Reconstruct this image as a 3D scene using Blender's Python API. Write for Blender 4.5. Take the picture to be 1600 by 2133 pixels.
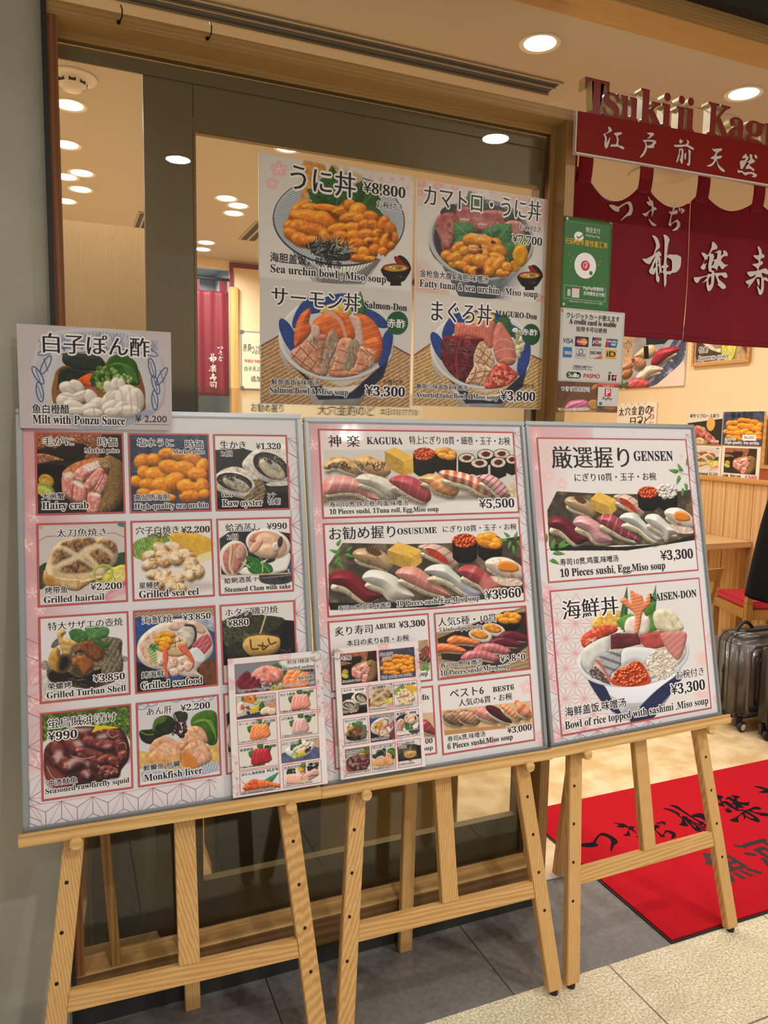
import bpy, bmesh, math, random
import numpy as np
from mathutils import Vector, Matrix
PI = math.pi
for o in list(bpy.data.objects): bpy.data.objects.remove(o)
S = bpy.context.scene
COL = S.collection

# ---------------------------------------------------------------- camera
cam = bpy.data.cameras.new('camera'); cam_ob = bpy.data.objects.new('camera', cam); COL.objects.link(cam_ob)
cam.sensor_fit = 'HORIZONTAL'; cam.sensor_width = 36; cam.lens = 36 * 1579.1 / 1600; cam.clip_start = .02
def _cam(loc, pitch, yaw, roll):
    f = Vector((math.sin(yaw) * math.cos(pitch), math.cos(yaw) * math.cos(pitch), -math.sin(pitch)))
    r = Vector((math.cos(yaw), -math.sin(yaw), 0)); u = r.cross(f)
    r2 = r * math.cos(roll) + u * math.sin(roll); u2 = u * math.cos(roll) - r * math.sin(roll)
    M = Matrix((r2, u2, -f)).transposed().to_4x4(); M.translation = loc
    return M
cam_ob.matrix_world = _cam((-.4662, -1.9319, 1.5), .1115, .3994, .0167)
S.camera = cam_ob

# ---------------------------------------------------------------- world, lamps, exposure
w = bpy.data.worlds.new('mall_light'); S.world = w; w.use_nodes = True
w.node_tree.nodes['Background'].inputs[0].default_value = (1, .95, .89, 1); w.node_tree.nodes['Background'].inputs[1].default_value = .42
S.view_settings.view_transform = 'Standard'; S.view_settings.look = 'None'; S.view_settings.gamma = 1; S.view_settings.use_curve_mapping = False
S.view_settings.exposure = 0.0
S.cycles.max_bounces = 8; S.cycles.transparent_max_bounces = 16; S.cycles.caustics_reflective = False; S.cycles.caustics_refractive = False
S.cycles.sample_clamp_indirect = 4
CEIL, MALL = 2.75, 2.95
WARM, NEUT = (1, .955, .90), (1, .96, .92)
def lamp(name, loc, power, size, color, spread=PI, aim=None):
    l = bpy.data.lights.new(name, 'AREA'); l.shape = 'DISK'; l.size = size; l.energy = power; l.color = color; l.spread = spread
    o = bpy.data.objects.new(name, l); COL.objects.link(o); o.location = loc
    if aim: o.rotation_euler = (Vector(aim) - Vector(loc)).to_track_quat('-Z', 'Y').to_euler()
    return o
# the corridor's recessed ceiling lamps (the one outside the frame that the easels throw their shadows from, and its row)
for (x, y, p) in ((1.55, -1.5, 22), (.15, -2.5, 24), (2.9, -2.2, 22), (-1.3, -1.9, 9), (1.4, -3.6, 24)):
    lamp('corridor_lamp', (x, y, MALL - .02), p, .13, NEUT, 2.6)
# the shop's ceiling lamps, seen and added, get their light in their builder below
SHOP_P = 8.0
SHOP_LIGHTS = [(.998, .297), (1.892, .293), (-.41, 1.483), (-.42, 1.957), (-.42, 2.45), (-.42, 2.918), (.506, 1.562), (.404, 2.458), (.492, 2.568), (.502, 2.738), (.48, 3.554), (.49, 3.773), (-.347, 2.35), (-.346, 2.643), (2.9, .9), (2.2, 1.9), (3.3, 1.7), (3.2, 2.7), (1.4, 2.6), (2.4, 3.3), (-.36, .27), (.47, 4.45)]  # last entries: unseen downlights added to light room, partition and alcove
# ---------------------------------------------------------------- materials
def lin(c):
    c = [int(c[i:i + 2], 16) / 255 for i in (0, 2, 4)] if isinstance(c, str) else c
    return tuple(x / 12.92 if x <= .04045 else ((x + .055) / 1.055) ** 2.4 for x in c) + (1,)
MATS = {}
def mat(name, col, rough=.5, metal=0, emit=0, ecol=None, noise=0, nscale=20, bump=0, bscale=200, spec=.5, alpha=1, stretch=None, col2=None, coat=0, trans=0):
    if name in MATS: return MATS[name]
    m = bpy.data.materials.new(name); m.use_nodes = True; nt = m.node_tree; b = nt.nodes['Principled BSDF']
    b.inputs['Base Color'].default_value = lin(col); b.inputs['Roughness'].default_value = rough; b.inputs['Metallic'].default_value = metal
    b.inputs['Specular IOR Level'].default_value = spec; b.inputs['Coat Weight'].default_value = coat; b.inputs['Coat Roughness'].default_value = .12
    if emit: b.inputs['Emission Color'].default_value = lin(ecol or col); b.inputs['Emission Strength'].default_value = emit
    if noise or bump:
        tc = nt.nodes.new('ShaderNodeTexCoord'); mp = nt.nodes.new('ShaderNodeMapping'); nt.links.new(tc.outputs['Object'], mp.inputs[0])
        if stretch: mp.inputs['Scale'].default_value = stretch
        if noise:
            n = nt.nodes.new('ShaderNodeTexNoise'); n.inputs['Scale'].default_value = nscale; n.inputs['Detail'].default_value = 6; nt.links.new(mp.outputs[0], n.inputs['Vector'])
            r = nt.nodes.new('ShaderNodeValToRGB'); c = np.array(lin(col)[:3]); d = np.array(lin(col2)[:3]) if col2 else c * (1 - noise)
            r.color_ramp.elements[0].position = .32; r.color_ramp.elements[1].position = .68
            r.color_ramp.elements[0].color = (*d, 1); r.color_ramp.elements[1].color = (*(c if col2 else np.clip(c * (1 + noise * .5), 0, 1)), 1)
            nt.links.new(n.outputs['Fac'], r.inputs[0]); nt.links.new(r.outputs[0], b.inputs['Base Color'])
        if bump:
            n2 = nt.nodes.new('ShaderNodeTexNoise'); n2.inputs['Scale'].default_value = bscale; n2.inputs['Detail'].default_value = 3; nt.links.new(mp.outputs[0], n2.inputs['Vector'])
            bp = nt.nodes.new('ShaderNodeBump'); bp.inputs['Strength'].default_value = bump; bp.inputs['Distance'].default_value = .004
            nt.links.new(n2.outputs['Fac'], bp.inputs['Height']); nt.links.new(bp.outputs[0], b.inputs['Normal'])
    MATS[name] = m; return m
def wood(name, light, dark, axis='Z', rings=26, rough=.42, knots=0, coat=.1, fine=1., amp=.5):
    """straight-grained timber, grain along the given axis"""
    if name in MATS: return MATS[name]
    m = bpy.data.materials.new(name); m.use_nodes = True; nt = m.node_tree; b = nt.nodes['Principled BSDF']; L = nt.links.new
    tc = nt.nodes.new('ShaderNodeTexCoord'); mp = nt.nodes.new('ShaderNodeMapping'); L(tc.outputs['Object'], mp.inputs[0])
    s = {'X': (.07, 1, 1), 'Y': (1, .07, 1), 'Z': (1, 1, .07)}[axis]; mp.inputs['Scale'].default_value = s
    n0 = nt.nodes.new('ShaderNodeTexNoise'); n0.inputs['Scale'].default_value = 6; n0.inputs['Detail'].default_value = 3; L(mp.outputs[0], n0.inputs['Vector'])
    wv = nt.nodes.new('ShaderNodeTexWave'); wv.wave_type = 'RINGS'; wv.rings_direction = axis; wv.inputs['Scale'].default_value = rings; wv.inputs['Distortion'].default_value = 3.2; wv.inputs['Detail'].default_value = 2; wv.inputs['Detail Scale'].default_value = 1.4
    L(mp.outputs[0], wv.inputs['Vector'])
    n1 = nt.nodes.new('ShaderNodeTexNoise'); n1.inputs['Scale'].default_value = 120 * fine; n1.inputs['Detail'].default_value = 4; L(mp.outputs[0], n1.inputs['Vector'])
    a = nt.nodes.new('ShaderNodeMath'); a.operation = 'MULTIPLY_ADD'; a.inputs[1].default_value = amp; L(wv.outputs['Fac'], a.inputs[0])
    a2 = nt.nodes.new('ShaderNodeMath'); a2.operation = 'MULTIPLY'; a2.inputs[1].default_value = .45; L(n1.outputs['Fac'], a2.inputs[0]); L(a2.outputs[0], a.inputs[2])
    a3 = nt.nodes.new('ShaderNodeMath'); a3.operation = 'MULTIPLY_ADD'; a3.inputs[1].default_value = .4; L(n0.outputs['Fac'], a3.inputs[0]); L(a.outputs[0], a3.inputs[2])
    r = nt.nodes.new('ShaderNodeValToRGB'); e = r.color_ramp.elements; e[0].position = .25; e[0].color = lin(light); e[1].position = 1.0; e[1].color = lin(dark)
    L(a3.outputs[0], r.inputs[0]); out = r.outputs[0]
    if knots:
        v = nt.nodes.new('ShaderNodeTexVoronoi'); v.inputs['Scale'].default_value = knots; mp2 = nt.nodes.new('ShaderNodeMapping'); mp2.inputs['Scale'].default_value = {'X': (.35, 1, 1), 'Y': (1, .35, 1), 'Z': (1, 1, .35)}[axis]
        L(tc.outputs['Object'], mp2.inputs[0]); L(mp2.outputs[0], v.inputs['Vector'])
        kr = nt.nodes.new('ShaderNodeValToRGB'); kr.color_ramp.elements[0].position = .04; kr.color_ramp.elements[1].position = .16; kr.color_ramp.elements[0].color = (1, 1, 1, 1); kr.color_ramp.elements[1].color = (0, 0, 0, 1); L(v.outputs['Distance'], kr.inputs[0])
        mx = nt.nodes.new('ShaderNodeMixRGB'); mx.inputs[2].default_value = lin('8a5226'); L(kr.outputs[0], mx.inputs[0]); L(out, mx.inputs[1]); out = mx.outputs[0]
    L(out, b.inputs['Base Color']); b.inputs['Roughness'].default_value = rough; b.inputs['Coat Weight'].default_value = coat; b.inputs['Coat Roughness'].default_value = .25
    MATS[name] = m; return m
def print_mat(name, rough=.3, coat=.0, spec=.4, bump=0):
    """printed sheet: colours come from the mesh's own print, under a gloss film"""
    if name in MATS: return MATS[name]
    m = bpy.data.materials.new(name); m.use_nodes = True; nt = m.node_tree; b = nt.nodes['Principled BSDF']
    a = nt.nodes.new('ShaderNodeVertexColor'); a.layer_name = 'print'; nt.links.new(a.outputs[0], b.inputs['Base Color'])
    b.inputs['Roughness'].default_value = rough; b.inputs['Coat Weight'].default_value = coat; b.inputs['Coat Roughness'].default_value = .08; b.inputs['Specular IOR Level'].default_value = spec
    if bump:
        tc = nt.nodes.new('ShaderNodeTexCoord'); n = nt.nodes.new('ShaderNodeTexNoise'); n.inputs['Scale'].default_value = 9; nt.links.new(tc.outputs['Object'], n.inputs['Vector'])
        bp = nt.nodes.new('ShaderNodeBump'); bp.inputs['Strength'].default_value = bump; bp.inputs['Distance'].default_value = .01; nt.links.new(n.outputs['Fac'], bp.inputs['Height']); nt.links.new(bp.outputs[0], b.inputs['Coat Normal'])
    MATS[name] = m; return m
def glass_mat(name, tint=(.97, .98, .97), film=0):
    if name in MATS: return MATS[name]
    m = bpy.data.materials.new(name); m.use_nodes = True; nt = m.node_tree; nt.nodes.clear(); L = nt.links.new
    o = nt.nodes.new('ShaderNodeOutputMaterial'); t = nt.nodes.new('ShaderNodeBsdfTransparent'); t.inputs[0].default_value = (*tint, 1); g = nt.nodes.new('ShaderNodeBsdfGlossy'); g.inputs['Roughness'].default_value = .0
    f = nt.nodes.new('ShaderNodeFresnel'); f.inputs[0].default_value = 1.5; mx = nt.nodes.new('ShaderNodeMixShader')
    base = t.outputs[0]
    if film:
        rf = nt.nodes.new('ShaderNodeBsdfRefraction'); rf.inputs['IOR'].default_value = 1.01; rf.inputs['Roughness'].default_value = .22; rf.inputs[0].default_value = lin('dcd6be')
        d = nt.nodes.new('ShaderNodeBsdfTranslucent'); d.inputs[0].default_value = lin('b8ae90'); d2 = nt.nodes.new('ShaderNodeBsdfDiffuse'); d2.inputs[0].default_value = lin('8d8258')
        m1 = nt.nodes.new('ShaderNodeMixShader'); m1.inputs[0].default_value = .22; L(rf.outputs[0], m1.inputs[1]); L(d2.outputs[0], m1.inputs[2]); m3 = nt.nodes.new('ShaderNodeMixShader'); m3.inputs[0].default_value = .4; L(m1.outputs[0], m3.inputs[1]); L(t.outputs[0], m3.inputs[2]); base = m3.outputs[0]
    L(f.outputs[0], mx.inputs[0]); L(base, mx.inputs[1]); L(g.outputs[0], mx.inputs[2]); L(mx.outputs[0], o.inputs[0])
    MATS[name] = m; return m

# ---------------------------------------------------------------- meshes and things
def link(name, me, m=None, parent=None, smooth=False):
    o = bpy.data.objects.new(name, me); COL.objects.link(o)
    if m: me.materials.append(m)
    if smooth: me.shade_smooth()
    return keep2(o, parent)
class MB:
    """collects boxes, bars, tubes and prisms into ONE mesh"""
    def __init__(s): s.bm = bmesh.new()
    def box(s, x0, x1, y0, y1, z0, z1, M=None):
        vs = [s.bm.verts.new((M @ Vector(p)) if M else p) for p in ((x0, y0, z0), (x1, y0, z0), (x1, y1, z0), (x0, y1, z0), (x0, y0, z1), (x1, y0, z1), (x1, y1, z1), (x0, y1, z1))]
        for f in ((0, 3, 2, 1), (4, 5, 6, 7), (0, 1, 5, 4), (1, 2, 6, 5), (2, 3, 7, 6), (3, 0, 4, 7)): s.bm.faces.new([vs[i] for i in f])
        return s
    def hexa(s, P):
        vs = [s.bm.verts.new(p) for p in P]
        for f in ((0, 3, 2, 1), (4, 5, 6, 7), (0, 1, 5, 4), (1, 2, 6, 5), (2, 3, 7, 6), (3, 0, 4, 7)): s.bm.faces.new([vs[i] for i in f])
        return s
    def cyl(s, p, q, r, seg=20, r2=None):
        p, q = Vector(p), Vector(q); d = (q - p).normalized(); a = d.orthogonal().normalized(); b = d.cross(a); r2 = r if r2 is None else r2
        A = [s.bm.verts.new(p + (a * math.cos(t) + b * math.sin(t)) * r) for t in np.linspace(0, 2 * PI, seg, False)]
        B = [s.bm.verts.new(q + (a * math.cos(t) + b * math.sin(t)) * r2) for t in np.linspace(0, 2 * PI, seg, False)]
        for i in range(seg): s.bm.faces.new((A[i], A[(i + 1) % seg], B[(i + 1) % seg], B[i]))
        s.bm.faces.new(A[::-1]); s.bm.faces.new(B); return s
    def tube(s, pts, r, seg=8, closed=False):
        P = [Vector(p) for p in pts]; n = len(P); R = []
        for i in range(n):
            d = (P[(i + 1) % n] - P[i - 1]) if closed else (P[min(i + 1, n - 1)] - P[max(i - 1, 0)]); d.normalize()
            a = d.cross(Vector((.31, .17, .93))).normalized(); b = d.cross(a)
            R.append([s.bm.verts.new(P[i] + (a * math.cos(t) + b * math.sin(t)) * r) for t in np.linspace(0, 2 * PI, seg, False)])
        for i in range(n if closed else n - 1):
            for k in range(seg): s.bm.faces.new((R[i][k], R[i][(k + 1) % seg], R[(i + 1) % n][(k + 1) % seg], R[(i + 1) % n][k]))
        if not closed: s.bm.faces.new(R[0][::-1]); s.bm.faces.new(R[-1])
        return s
    def lathe(s, prof, c, seg=28, axis='Z'):
        R = []
        for (r, h) in prof:
            ring = []
            for t in np.linspace(0, 2 * PI, seg, False):
                v = {'Z': (r * math.cos(t), r * math.sin(t), h), 'Y': (r * math.cos(t), h, r * math.sin(t)), 'X': (h, r * math.cos(t), r * math.sin(t))}[axis]
                ring.append(s.bm.verts.new(Vector(v) + Vector(c)))
            R.append(ring)
        for i in range(len(R) - 1):
            for k in range(seg): s.bm.faces.new((R[i][k], R[i][(k + 1) % seg], R[i + 1][(k + 1) % seg], R[i + 1][k]))
        if prof[0][0] > 1e-5: s.bm.faces.new(R[0][::-1])
        if prof[-1][0] > 1e-5: s.bm.faces.new(R[-1])
        return s
    def grid(s, f, nu, nv):
        V = [[s.bm.verts.new(f(i / nu, j / nv)) for i in range(nu + 1)] for j in range(nv + 1)]
        for j in range(nv):
            for i in range(nu): s.bm.faces.new((V[j][i], V[j][i + 1], V[j + 1][i + 1], V[j + 1][i]))
        return s
    def build(s, name, m, parent=None, bevel=0, smooth=False, seg=2, solid=0):
        bmesh.ops.recalc_face_normals(s.bm, faces=s.bm.faces)
        if bevel: bmesh.ops.bevel(s.bm, geom=[e for e in s.bm.edges if len(e.link_faces) == 2 and e.calc_face_angle(0) > .5], offset=bevel, segments=seg, affect='EDGES', clamp_overlap=True)
        me = bpy.data.meshes.new(name); s.bm.to_mesh(me); s.bm.free()
        o = link(name, me, m, parent, smooth)
        if solid: md = o.modifiers.new('thick', 'SOLIDIFY'); md.thickness = solid; md.offset = 0
        return o
def tag(o, label, cat, group=None):
    o['label'] = label; o['category'] = cat
    if group: o['group'] = group
    return o
def thing(name, label, cat, loc=(0, 0, 0), group=None):
    o = bpy.data.objects.new(name, None); COL.objects.link(o); o.location = loc; o.empty_display_size = .05
    return tag(o, label, cat, group)
def keep(parent, *obs):
    """parent without moving: the parts are built in world coordinates"""
    for o in obs: o.parent = parent; o.matrix_parent_inverse = Matrix.Translation(-Vector(parent.location)) if not parent.rotation_euler.z else parent.matrix_basis.inverted()
    return obs[0]
def struct(o): o['kind'] = 'structure'; return o
class Frame:
    """a flat face in space: o = its top-left corner, u to the right, v down, n towards the viewer"""
    def __init__(s, o, u, v): s.o, s.u, s.v = Vector(o), Vector(u).normalized(), Vector(v).normalized(); s.n = s.u.cross(s.v); s.n = s.n if s.n.y < 0 or (abs(s.n.y) < 1e-6 and s.n.x < 0) or (abs(s.n.y) < 1e-6 and s.n.z > .5) else -s.n
    def __call__(s, a, b, c=0): return s.o + s.u * a + s.v * b + s.n * c
    def box(s, mb, a0, a1, b0, b1, c0, c1): return mb.hexa([s(a0, b0, c0), s(a1, b0, c0), s(a1, b1, c0), s(a0, b1, c0), s(a0, b0, c1), s(a1, b0, c1), s(a1, b1, c1), s(a0, b1, c1)])
def grid_print(name, fr, a0, b0, w, h, pic, c, m, parent, bend=None):
    """a printed picture: flat mesh whose colours are the print"""
    ny, nx = pic.C.shape[:2]; a = np.linspace(a0, a0 + w, nx); b = np.linspace(b0, b0 + h, ny); A, B = np.meshgrid(a, b)
    V = np.array(fr.o)[None, None] + A[..., None] * np.array(fr.u) + B[..., None] * np.array(fr.v) + c * np.array(fr.n)
    if bend: V = V + bend(A, B)[..., None] * np.array(fr.n)
    V = V.reshape(-1, 3); i = np.arange(nx * ny).reshape(ny, nx); F = np.stack([i[:-1, :-1], i[1:, :-1], i[1:, 1:], i[:-1, 1:]], -1).reshape(-1, 4)
    me = bpy.data.meshes.new(name); me.vertices.add(len(V)); me.vertices.foreach_set('co', V.ravel()); me.loops.add(F.size); me.loops.foreach_set('vertex_index', F.ravel()); me.polygons.add(len(F)); me.polygons.foreach_set('loop_start', np.arange(0, F.size, 4)); me.update(calc_edges=True)
    sr = np.clip(pic.C.reshape(-1, 3), 0, 1); ln = np.where(sr <= .04045, sr / 12.92, ((sr + .055) / 1.055) ** 2.4)
    at = me.color_attributes.new('print', 'FLOAT_COLOR', 'POINT'); at.data.foreach_set('color', np.concatenate([ln, np.ones((len(ln), 1))], 1).astype(np.float32).ravel())
    return link(name, me, m, parent)
def keep2(o, parent):
    if parent: keep(parent, o) if not parent.parent else setattr(o, 'parent', parent)
    return o
def flat_mesh(name, tris, m, parent=None):
    """tris: list of (verts Nx3, faces), or of (list, material) pairs, merged in one mesh"""
    groups = tris if tris and not isinstance(tris[0][1], list) else [(tris, m)]
    V = []; F = []; I = []; k = 0; me = bpy.data.meshes.new(name)
    for gi, (T, gm) in enumerate(groups):
        me.materials.append(gm)
        for v, f in T: V.append(np.asarray(v)); F += [tuple(i + k for i in q) for q in f]; I += [gi] * len(f); k += len(v)
    me.from_pydata(np.concatenate(V).tolist() if V else [], [], F); me.polygons.foreach_set('material_index', I); me.update()
    return link(name, me, None, parent)
def rects(fr, L, c):
    return [([fr(a0, b0, c), fr(a0, b1, c), fr(a1, b1, c), fr(a1, b0, c)], [(0, 1, 2, 3)]) for (a0, b0, a1, b1) in L]
def ring_rects(a0, b0, a1, b1, t): return [(a0, b0, a1, b0 + t), (a0, b1 - t, a1, b1), (a0, b0 + t, a0 + t, b1 - t), (a1 - t, b0 + t, a1, b1 - t)]
def strip(fr, pts, wd, c):
    out = []
    for (p, q) in zip(pts[:-1], pts[1:]):
        dx, dy = q[0] - p[0], q[1] - p[1]; L = math.hypot(dx, dy) or 1; nx, ny = -dy / L * wd / 2, dx / L * wd / 2
        out.append(([fr(p[0] + nx, p[1] + ny, c), fr(q[0] + nx, q[1] + ny, c), fr(q[0] - nx, q[1] - ny, c), fr(p[0] - nx, p[1] - ny, c)], [(0, 1, 2, 3)]))
    return out
def disc(fr, a, b, ra, rb, c, seg=36): return ([fr(a + ra * math.cos(t), b + rb * math.sin(t), c) for t in np.linspace(0, 2 * PI, seg, False)], [tuple(range(seg))])
def poly(fr, pts, c): return ([fr(p[0], p[1], c) for p in pts], [tuple(range(len(pts)))])
def outline_mesh(name, polys, to3, m, parent=None, depth=0):
    """filled outlines with holes; to3 maps outline units to space; depth in metres along the outline's own z"""
    cu = bpy.data.curves.new(name, 'CURVE'); cu.dimensions = '2D'; cu.fill_mode = 'BOTH' if depth else 'FRONT'; cu.extrude = 0
    for P in polys:
        P = smooth(P, 3); sp = cu.splines.new('POLY'); sp.points.add(len(P) - 1); sp.use_cyclic_u = True
        for q, p in zip(sp.points, P): q.co = (p[0], p[1], 0, 1)
    o = bpy.data.objects.new(name, cu); COL.objects.link(o); dg = bpy.context.evaluated_depsgraph_get(); me = o.evaluated_get(dg).to_mesh()
    V = [to3(v.co.x, v.co.y) for v in me.vertices]; F = [tuple(p.vertices) for p in me.polygons]; o.to_mesh_clear(); bpy.data.objects.remove(o); bpy.data.curves.remove(cu)
    return flat_mesh(name, [(V, F)], m, parent)

# ---------------------------------------------------------------- lettering: every string becomes flat mesh, fitted to the box it fills on its sheet
def serif(s):
    o = ''
    for ch in s: o += chr(0x1D400 + ord(ch) - 65) if 'A' <= ch <= 'Z' else chr(0x1D41A + ord(ch) - 97) if 'a' <= ch <= 'z' else chr(0x1D7CE + ord(ch) - 48) if '0' <= ch <= '9' else ch
    return o
GLY = {}
def load_text(jobs):
    obs = []
    for k in sorted(set(jobs)):
        s, off, ext = k; cu = bpy.data.curves.new('t', 'FONT'); cu.body = s; cu.offset = off; cu.resolution_u = 3; cu.extrude = ext
        o = bpy.data.objects.new('t', cu); COL.objects.link(o); obs.append((k, o, cu))
    dg = bpy.context.evaluated_depsgraph_get()
    for k, o, cu in obs:
        me = o.evaluated_get(dg).to_mesh(); n = len(me.vertices); V = np.zeros(n * 3); me.vertices.foreach_get('co', V); GLY[k] = (V.reshape(-1, 3), [tuple(p.vertices) for p in me.polygons]); o.to_mesh_clear()
    for k, o, cu in obs: bpy.data.objects.remove(o); bpy.data.curves.remove(cu)
def styled(st, s):
    """(glyph job, smear offsets in em) of a style letter"""
    k = st[0]
    if k == 'S': return (serif(s), .006, 0), [(0, 0), (.012, 0)]
    if k == 'M': return (s, -.004, 0), [(-.018, 0), (-.009, 0), (0, 0), (.009, 0), (.018, 0)]
    if k == 'B': return (s, 0, 0), [(-.017, 0), (.017, 0), (0, .014), (0, -.014), (0, 0)]
    return (s, 0, 0), [(0, 0)]
def letters(fr, items, c, parent, rename='lettering', zup=False, halo=.09):
    """items: (text, style, a0, b0, a1, b1) in metres on the face; returns the black, the halo and coloured meshes"""
    bag = {}
    for (s, st, a0, b0, a1, b1) in items:
        job, sm = styled(st, s); V, F = GLY[job]
        if not len(V): continue
        lo, hi = V.min(0), V.max(0); ex = (hi[0] - lo[0]) or 1; ey = (hi[1] - lo[1]) or 1; sx, sy = (a1 - a0) / ex, (b1 - b0) / ey     # b0 = bottom, b1 = top
        sl = .18 if st[0] == 'I' else 0
        nat = abs(a1 - a0) * ey / ex; hh = abs(b1 - b0)                     # keep the letters' own proportions within reason
        want = min(max(hh, nat * 1.1), nat * 1.5) if st[0] == 'S' and len(s) > 9 else min(max(hh, nat * .93), nat * 1.35) if len(s) > 3 else hh
        mid, k_ = (b0 + b1) / 2, want / hh; b0, b1 = mid + (b0 - mid) * k_, mid + (b1 - mid) * k_; sy = (b1 - b0) / ey
        def put(dx, dy, cc):
            A = a0 + (V[:, 0] - lo[0] + dx + sl * V[:, 1]) * sx; B = b0 + (V[:, 1] - lo[1] + dy) * sy
            return (np.array(fr.o) + A[:, None] * np.array(fr.u) + B[:, None] * np.array(fr.v) + cc * np.array(fr.n), F)
        col = next((x for x in st[1:] if x in 'wyrn'), 'k')
        for dx, dy in sm: bag.setdefault(col, []).append(put(dx, dy, c + .0003 + 2e-5 * len(bag.get(col, [])) % 2e-4))
        if 'h' in st:
            hx_ = halo * min(1, abs(sy) / (abs(sx) + 1e-9)); 
            for k in range(8): bag.setdefault('h', []).append(put(halo * math.cos(k * PI / 4) * min(1, abs(sy) / abs(sx)), halo * math.sin(k * PI / 4), c + .0001 + 1.6e-5 * k))
    M = dict(h='print_white', k='print_ink_black', w='print_white', y='print_yellow', r='print_red', n='print_navy')
    return flat_mesh(rename, [(bag[k], MATS[M[k]]) for k in M if k in bag], None, parent)
# brush characters traced as outlines, (x, z) in tenths of a millimetre where they hang
BRUSH = {
  'tsu': '11587,22162 11757,22191 11974,22165 12142,22264 12331,22363 12440,22377 12510,22318 12559,22172 12548,22070 12489,21961 12339,21910 12130,21764 12104,21768 12292,21955 12395,22068 12421,22172 12381,22268 12313,22302 12187,22236 12021,22115 12029,22057 11963,22008 11811,22023 11678,22082',
  'ki': '13156,22611 13200,22617 13273,22541 13365,22518 13394,22428 13412,22336 13468,22338 13539,22301 13538,22258 13442,22229 13405,22122 13366,22023 13349,22047 13346,22217 13233,22152 13173,22043 13120,21999 13041,22010 12953,22059 12969,22078 13080,22100 13187,22164 13338,22267 13297,22365 13231,22348 13124,22428 13110,22469 13220,22492;13227,21921 13272,21926 13367,21860 13565,21780 13511,21743 13398,21744 13302,21818',
  'ji': '14229,22592 14298,22592 14363,22514 14310,22438 14233,22290 14318,22335 14388,22335 14406,22259 14328,22206 14180,22163 14151,21934 14143,21889 14266,21956 14411,22042 14524,21942 14537,21856 14457,21742 14345,21686 14218,21667 14339,21764 14401,21858 14390,21944 14347,21956 14201,21887 14161,21805 14055,21836 14072,21907 14118,22069 14133,22174 14047,22250 14091,22273 14183,22275 14207,22425;14429,22409 14486,22425 14532,22291 14470,22336;14512,22393 14591,22429 14702,22364 14559,22239 14580,22332 14536,22379',
  'kami': '13410,21416 13465,21437 13582,21397 13677,21311 13744,21173 13750,21087 13734,21057 13649,20990 13557,20865 13728,20959 13810,20890 13830,20825 13754,20778 13809,20726 13807,20609 13875,20353 13908,20249 13888,20169 13857,20157 13807,20230 13790,20277 13734,20175 13795,20122 13801,19996 13763,19953 13669,20013 13628,20321 13596,20230 13542,20187 13427,20196 13353,20257 13367,20335 13434,20457 13499,20608 13600,20792 13482,20674 13402,20551 13336,20498 13189,20530 13084,20606 13074,20653 13205,20661 13314,20716 13485,20809 13539,20940 13589,21090 13571,21194 13499,21320;13510,20373 13535,20457 13592,20588 13619,20446;13690,20520 13698,20676 13730,20582 13727,20534;13701,20449 13743,20487 13779,20344 13783,20286 13732,20204;13880,21496 13956,21505 14049,21471 14135,21379 14125,21310 14090,21181 14069,20858 14156,20896 14311,20897 14480,20904 14615,20854 14643,20798 14637,20571 14593,20459 14509,20363 14421,20320 14305,20300 14231,20244 14096,20227 14104,19954 14066,19852 14036,19820 13997,20003 13974,20226 13931,20280 13928,20329 13966,20415 13908,20420 13858,20488 13950,20545 13954,20847 13942,21262 13913,21394;14068,20775 14139,20778 14246,20730 14286,20636 14295,20431 14261,20369 14095,20339 14080,20445 14160,20506 14070,20576',
  'raku': '16020,21484 16112,21494 16262,21382 16247,21287 16066,21226 15983,21107 16100,21102 16155,21005 16116,20916 16275,20966 16289,21070 16293,21156 16165,21151 16401,21269 16478,21191 16452,21086 16574,21167 16554,21267 16696,21265 16787,21171 16758,21099 16617,21085 16486,20970 16516,20895 16689,20809 16854,20819 16718,20751 16585,20644 16488,20678 16387,20754 16310,20567 16258,20622 16093,20641 16077,20554 16194,20548 16219,20482 16572,20523 16749,20539 16830,20434 16799,20379 16682,20360 16557,20426 16440,20416 16398,20360 16452,20279 16701,20145 16766,20082 16760,20012 16621,19974 16497,20042 16373,20109 16417,20138 16279,20384 16229,20414 16209,20103 16131,19925 15998,19845 15921,19924 15874,20074 15877,20177 15654,20081 15762,20167 15910,20334 15595,20238 15425,20070 15285,20109 15236,20206 15274,20243 15500,20272 15906,20376 15914,20420 16087,20435 16070,20502 15964,20518 15914,20692 15947,20985 15865,20994 15861,20908 15748,20880 15692,20722 15850,20771 15787,20697 15794,20613 15685,20535 15555,20574 15562,20625 15647,20718 15724,20895 15573,21049 15592,21093 15707,21096 15826,21049 15914,21109 16010,21331;16061,20740 16140,20902 16171,20819 16087,20709;15953,20235 16070,20365 16090,20127 16003,20051',
  'ju': '18131,21551 18216,21560 18326,21448 18362,21338 18477,21306 18473,21217 18329,21168 18313,21078 18413,21070 18422,20983 18304,20919 18246,20755 18559,20855 18705,20780 18726,20693 18643,20650 18402,20681 18467,20528 18628,20542 18737,20463 18692,20406 18525,20444 18535,20214 18494,19997 18403,19910 18312,19947 18223,20223 18360,20093 18408,20115 18396,20486 18368,20519 18171,20501 18017,20311 17862,20131 17836,20137 17919,20303 17852,20227 17723,20303 17766,20360 18050,20473 18136,20604 17924,20506 17781,20589 17786,20669 18174,20731 18139,20833 17984,20906 17980,20950 18197,20997 18213,21086 18058,21159 17976,21247 18219,21280 18179,21433;18190,20432 18301,20442 18321,20240 18257,20261',
}
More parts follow.
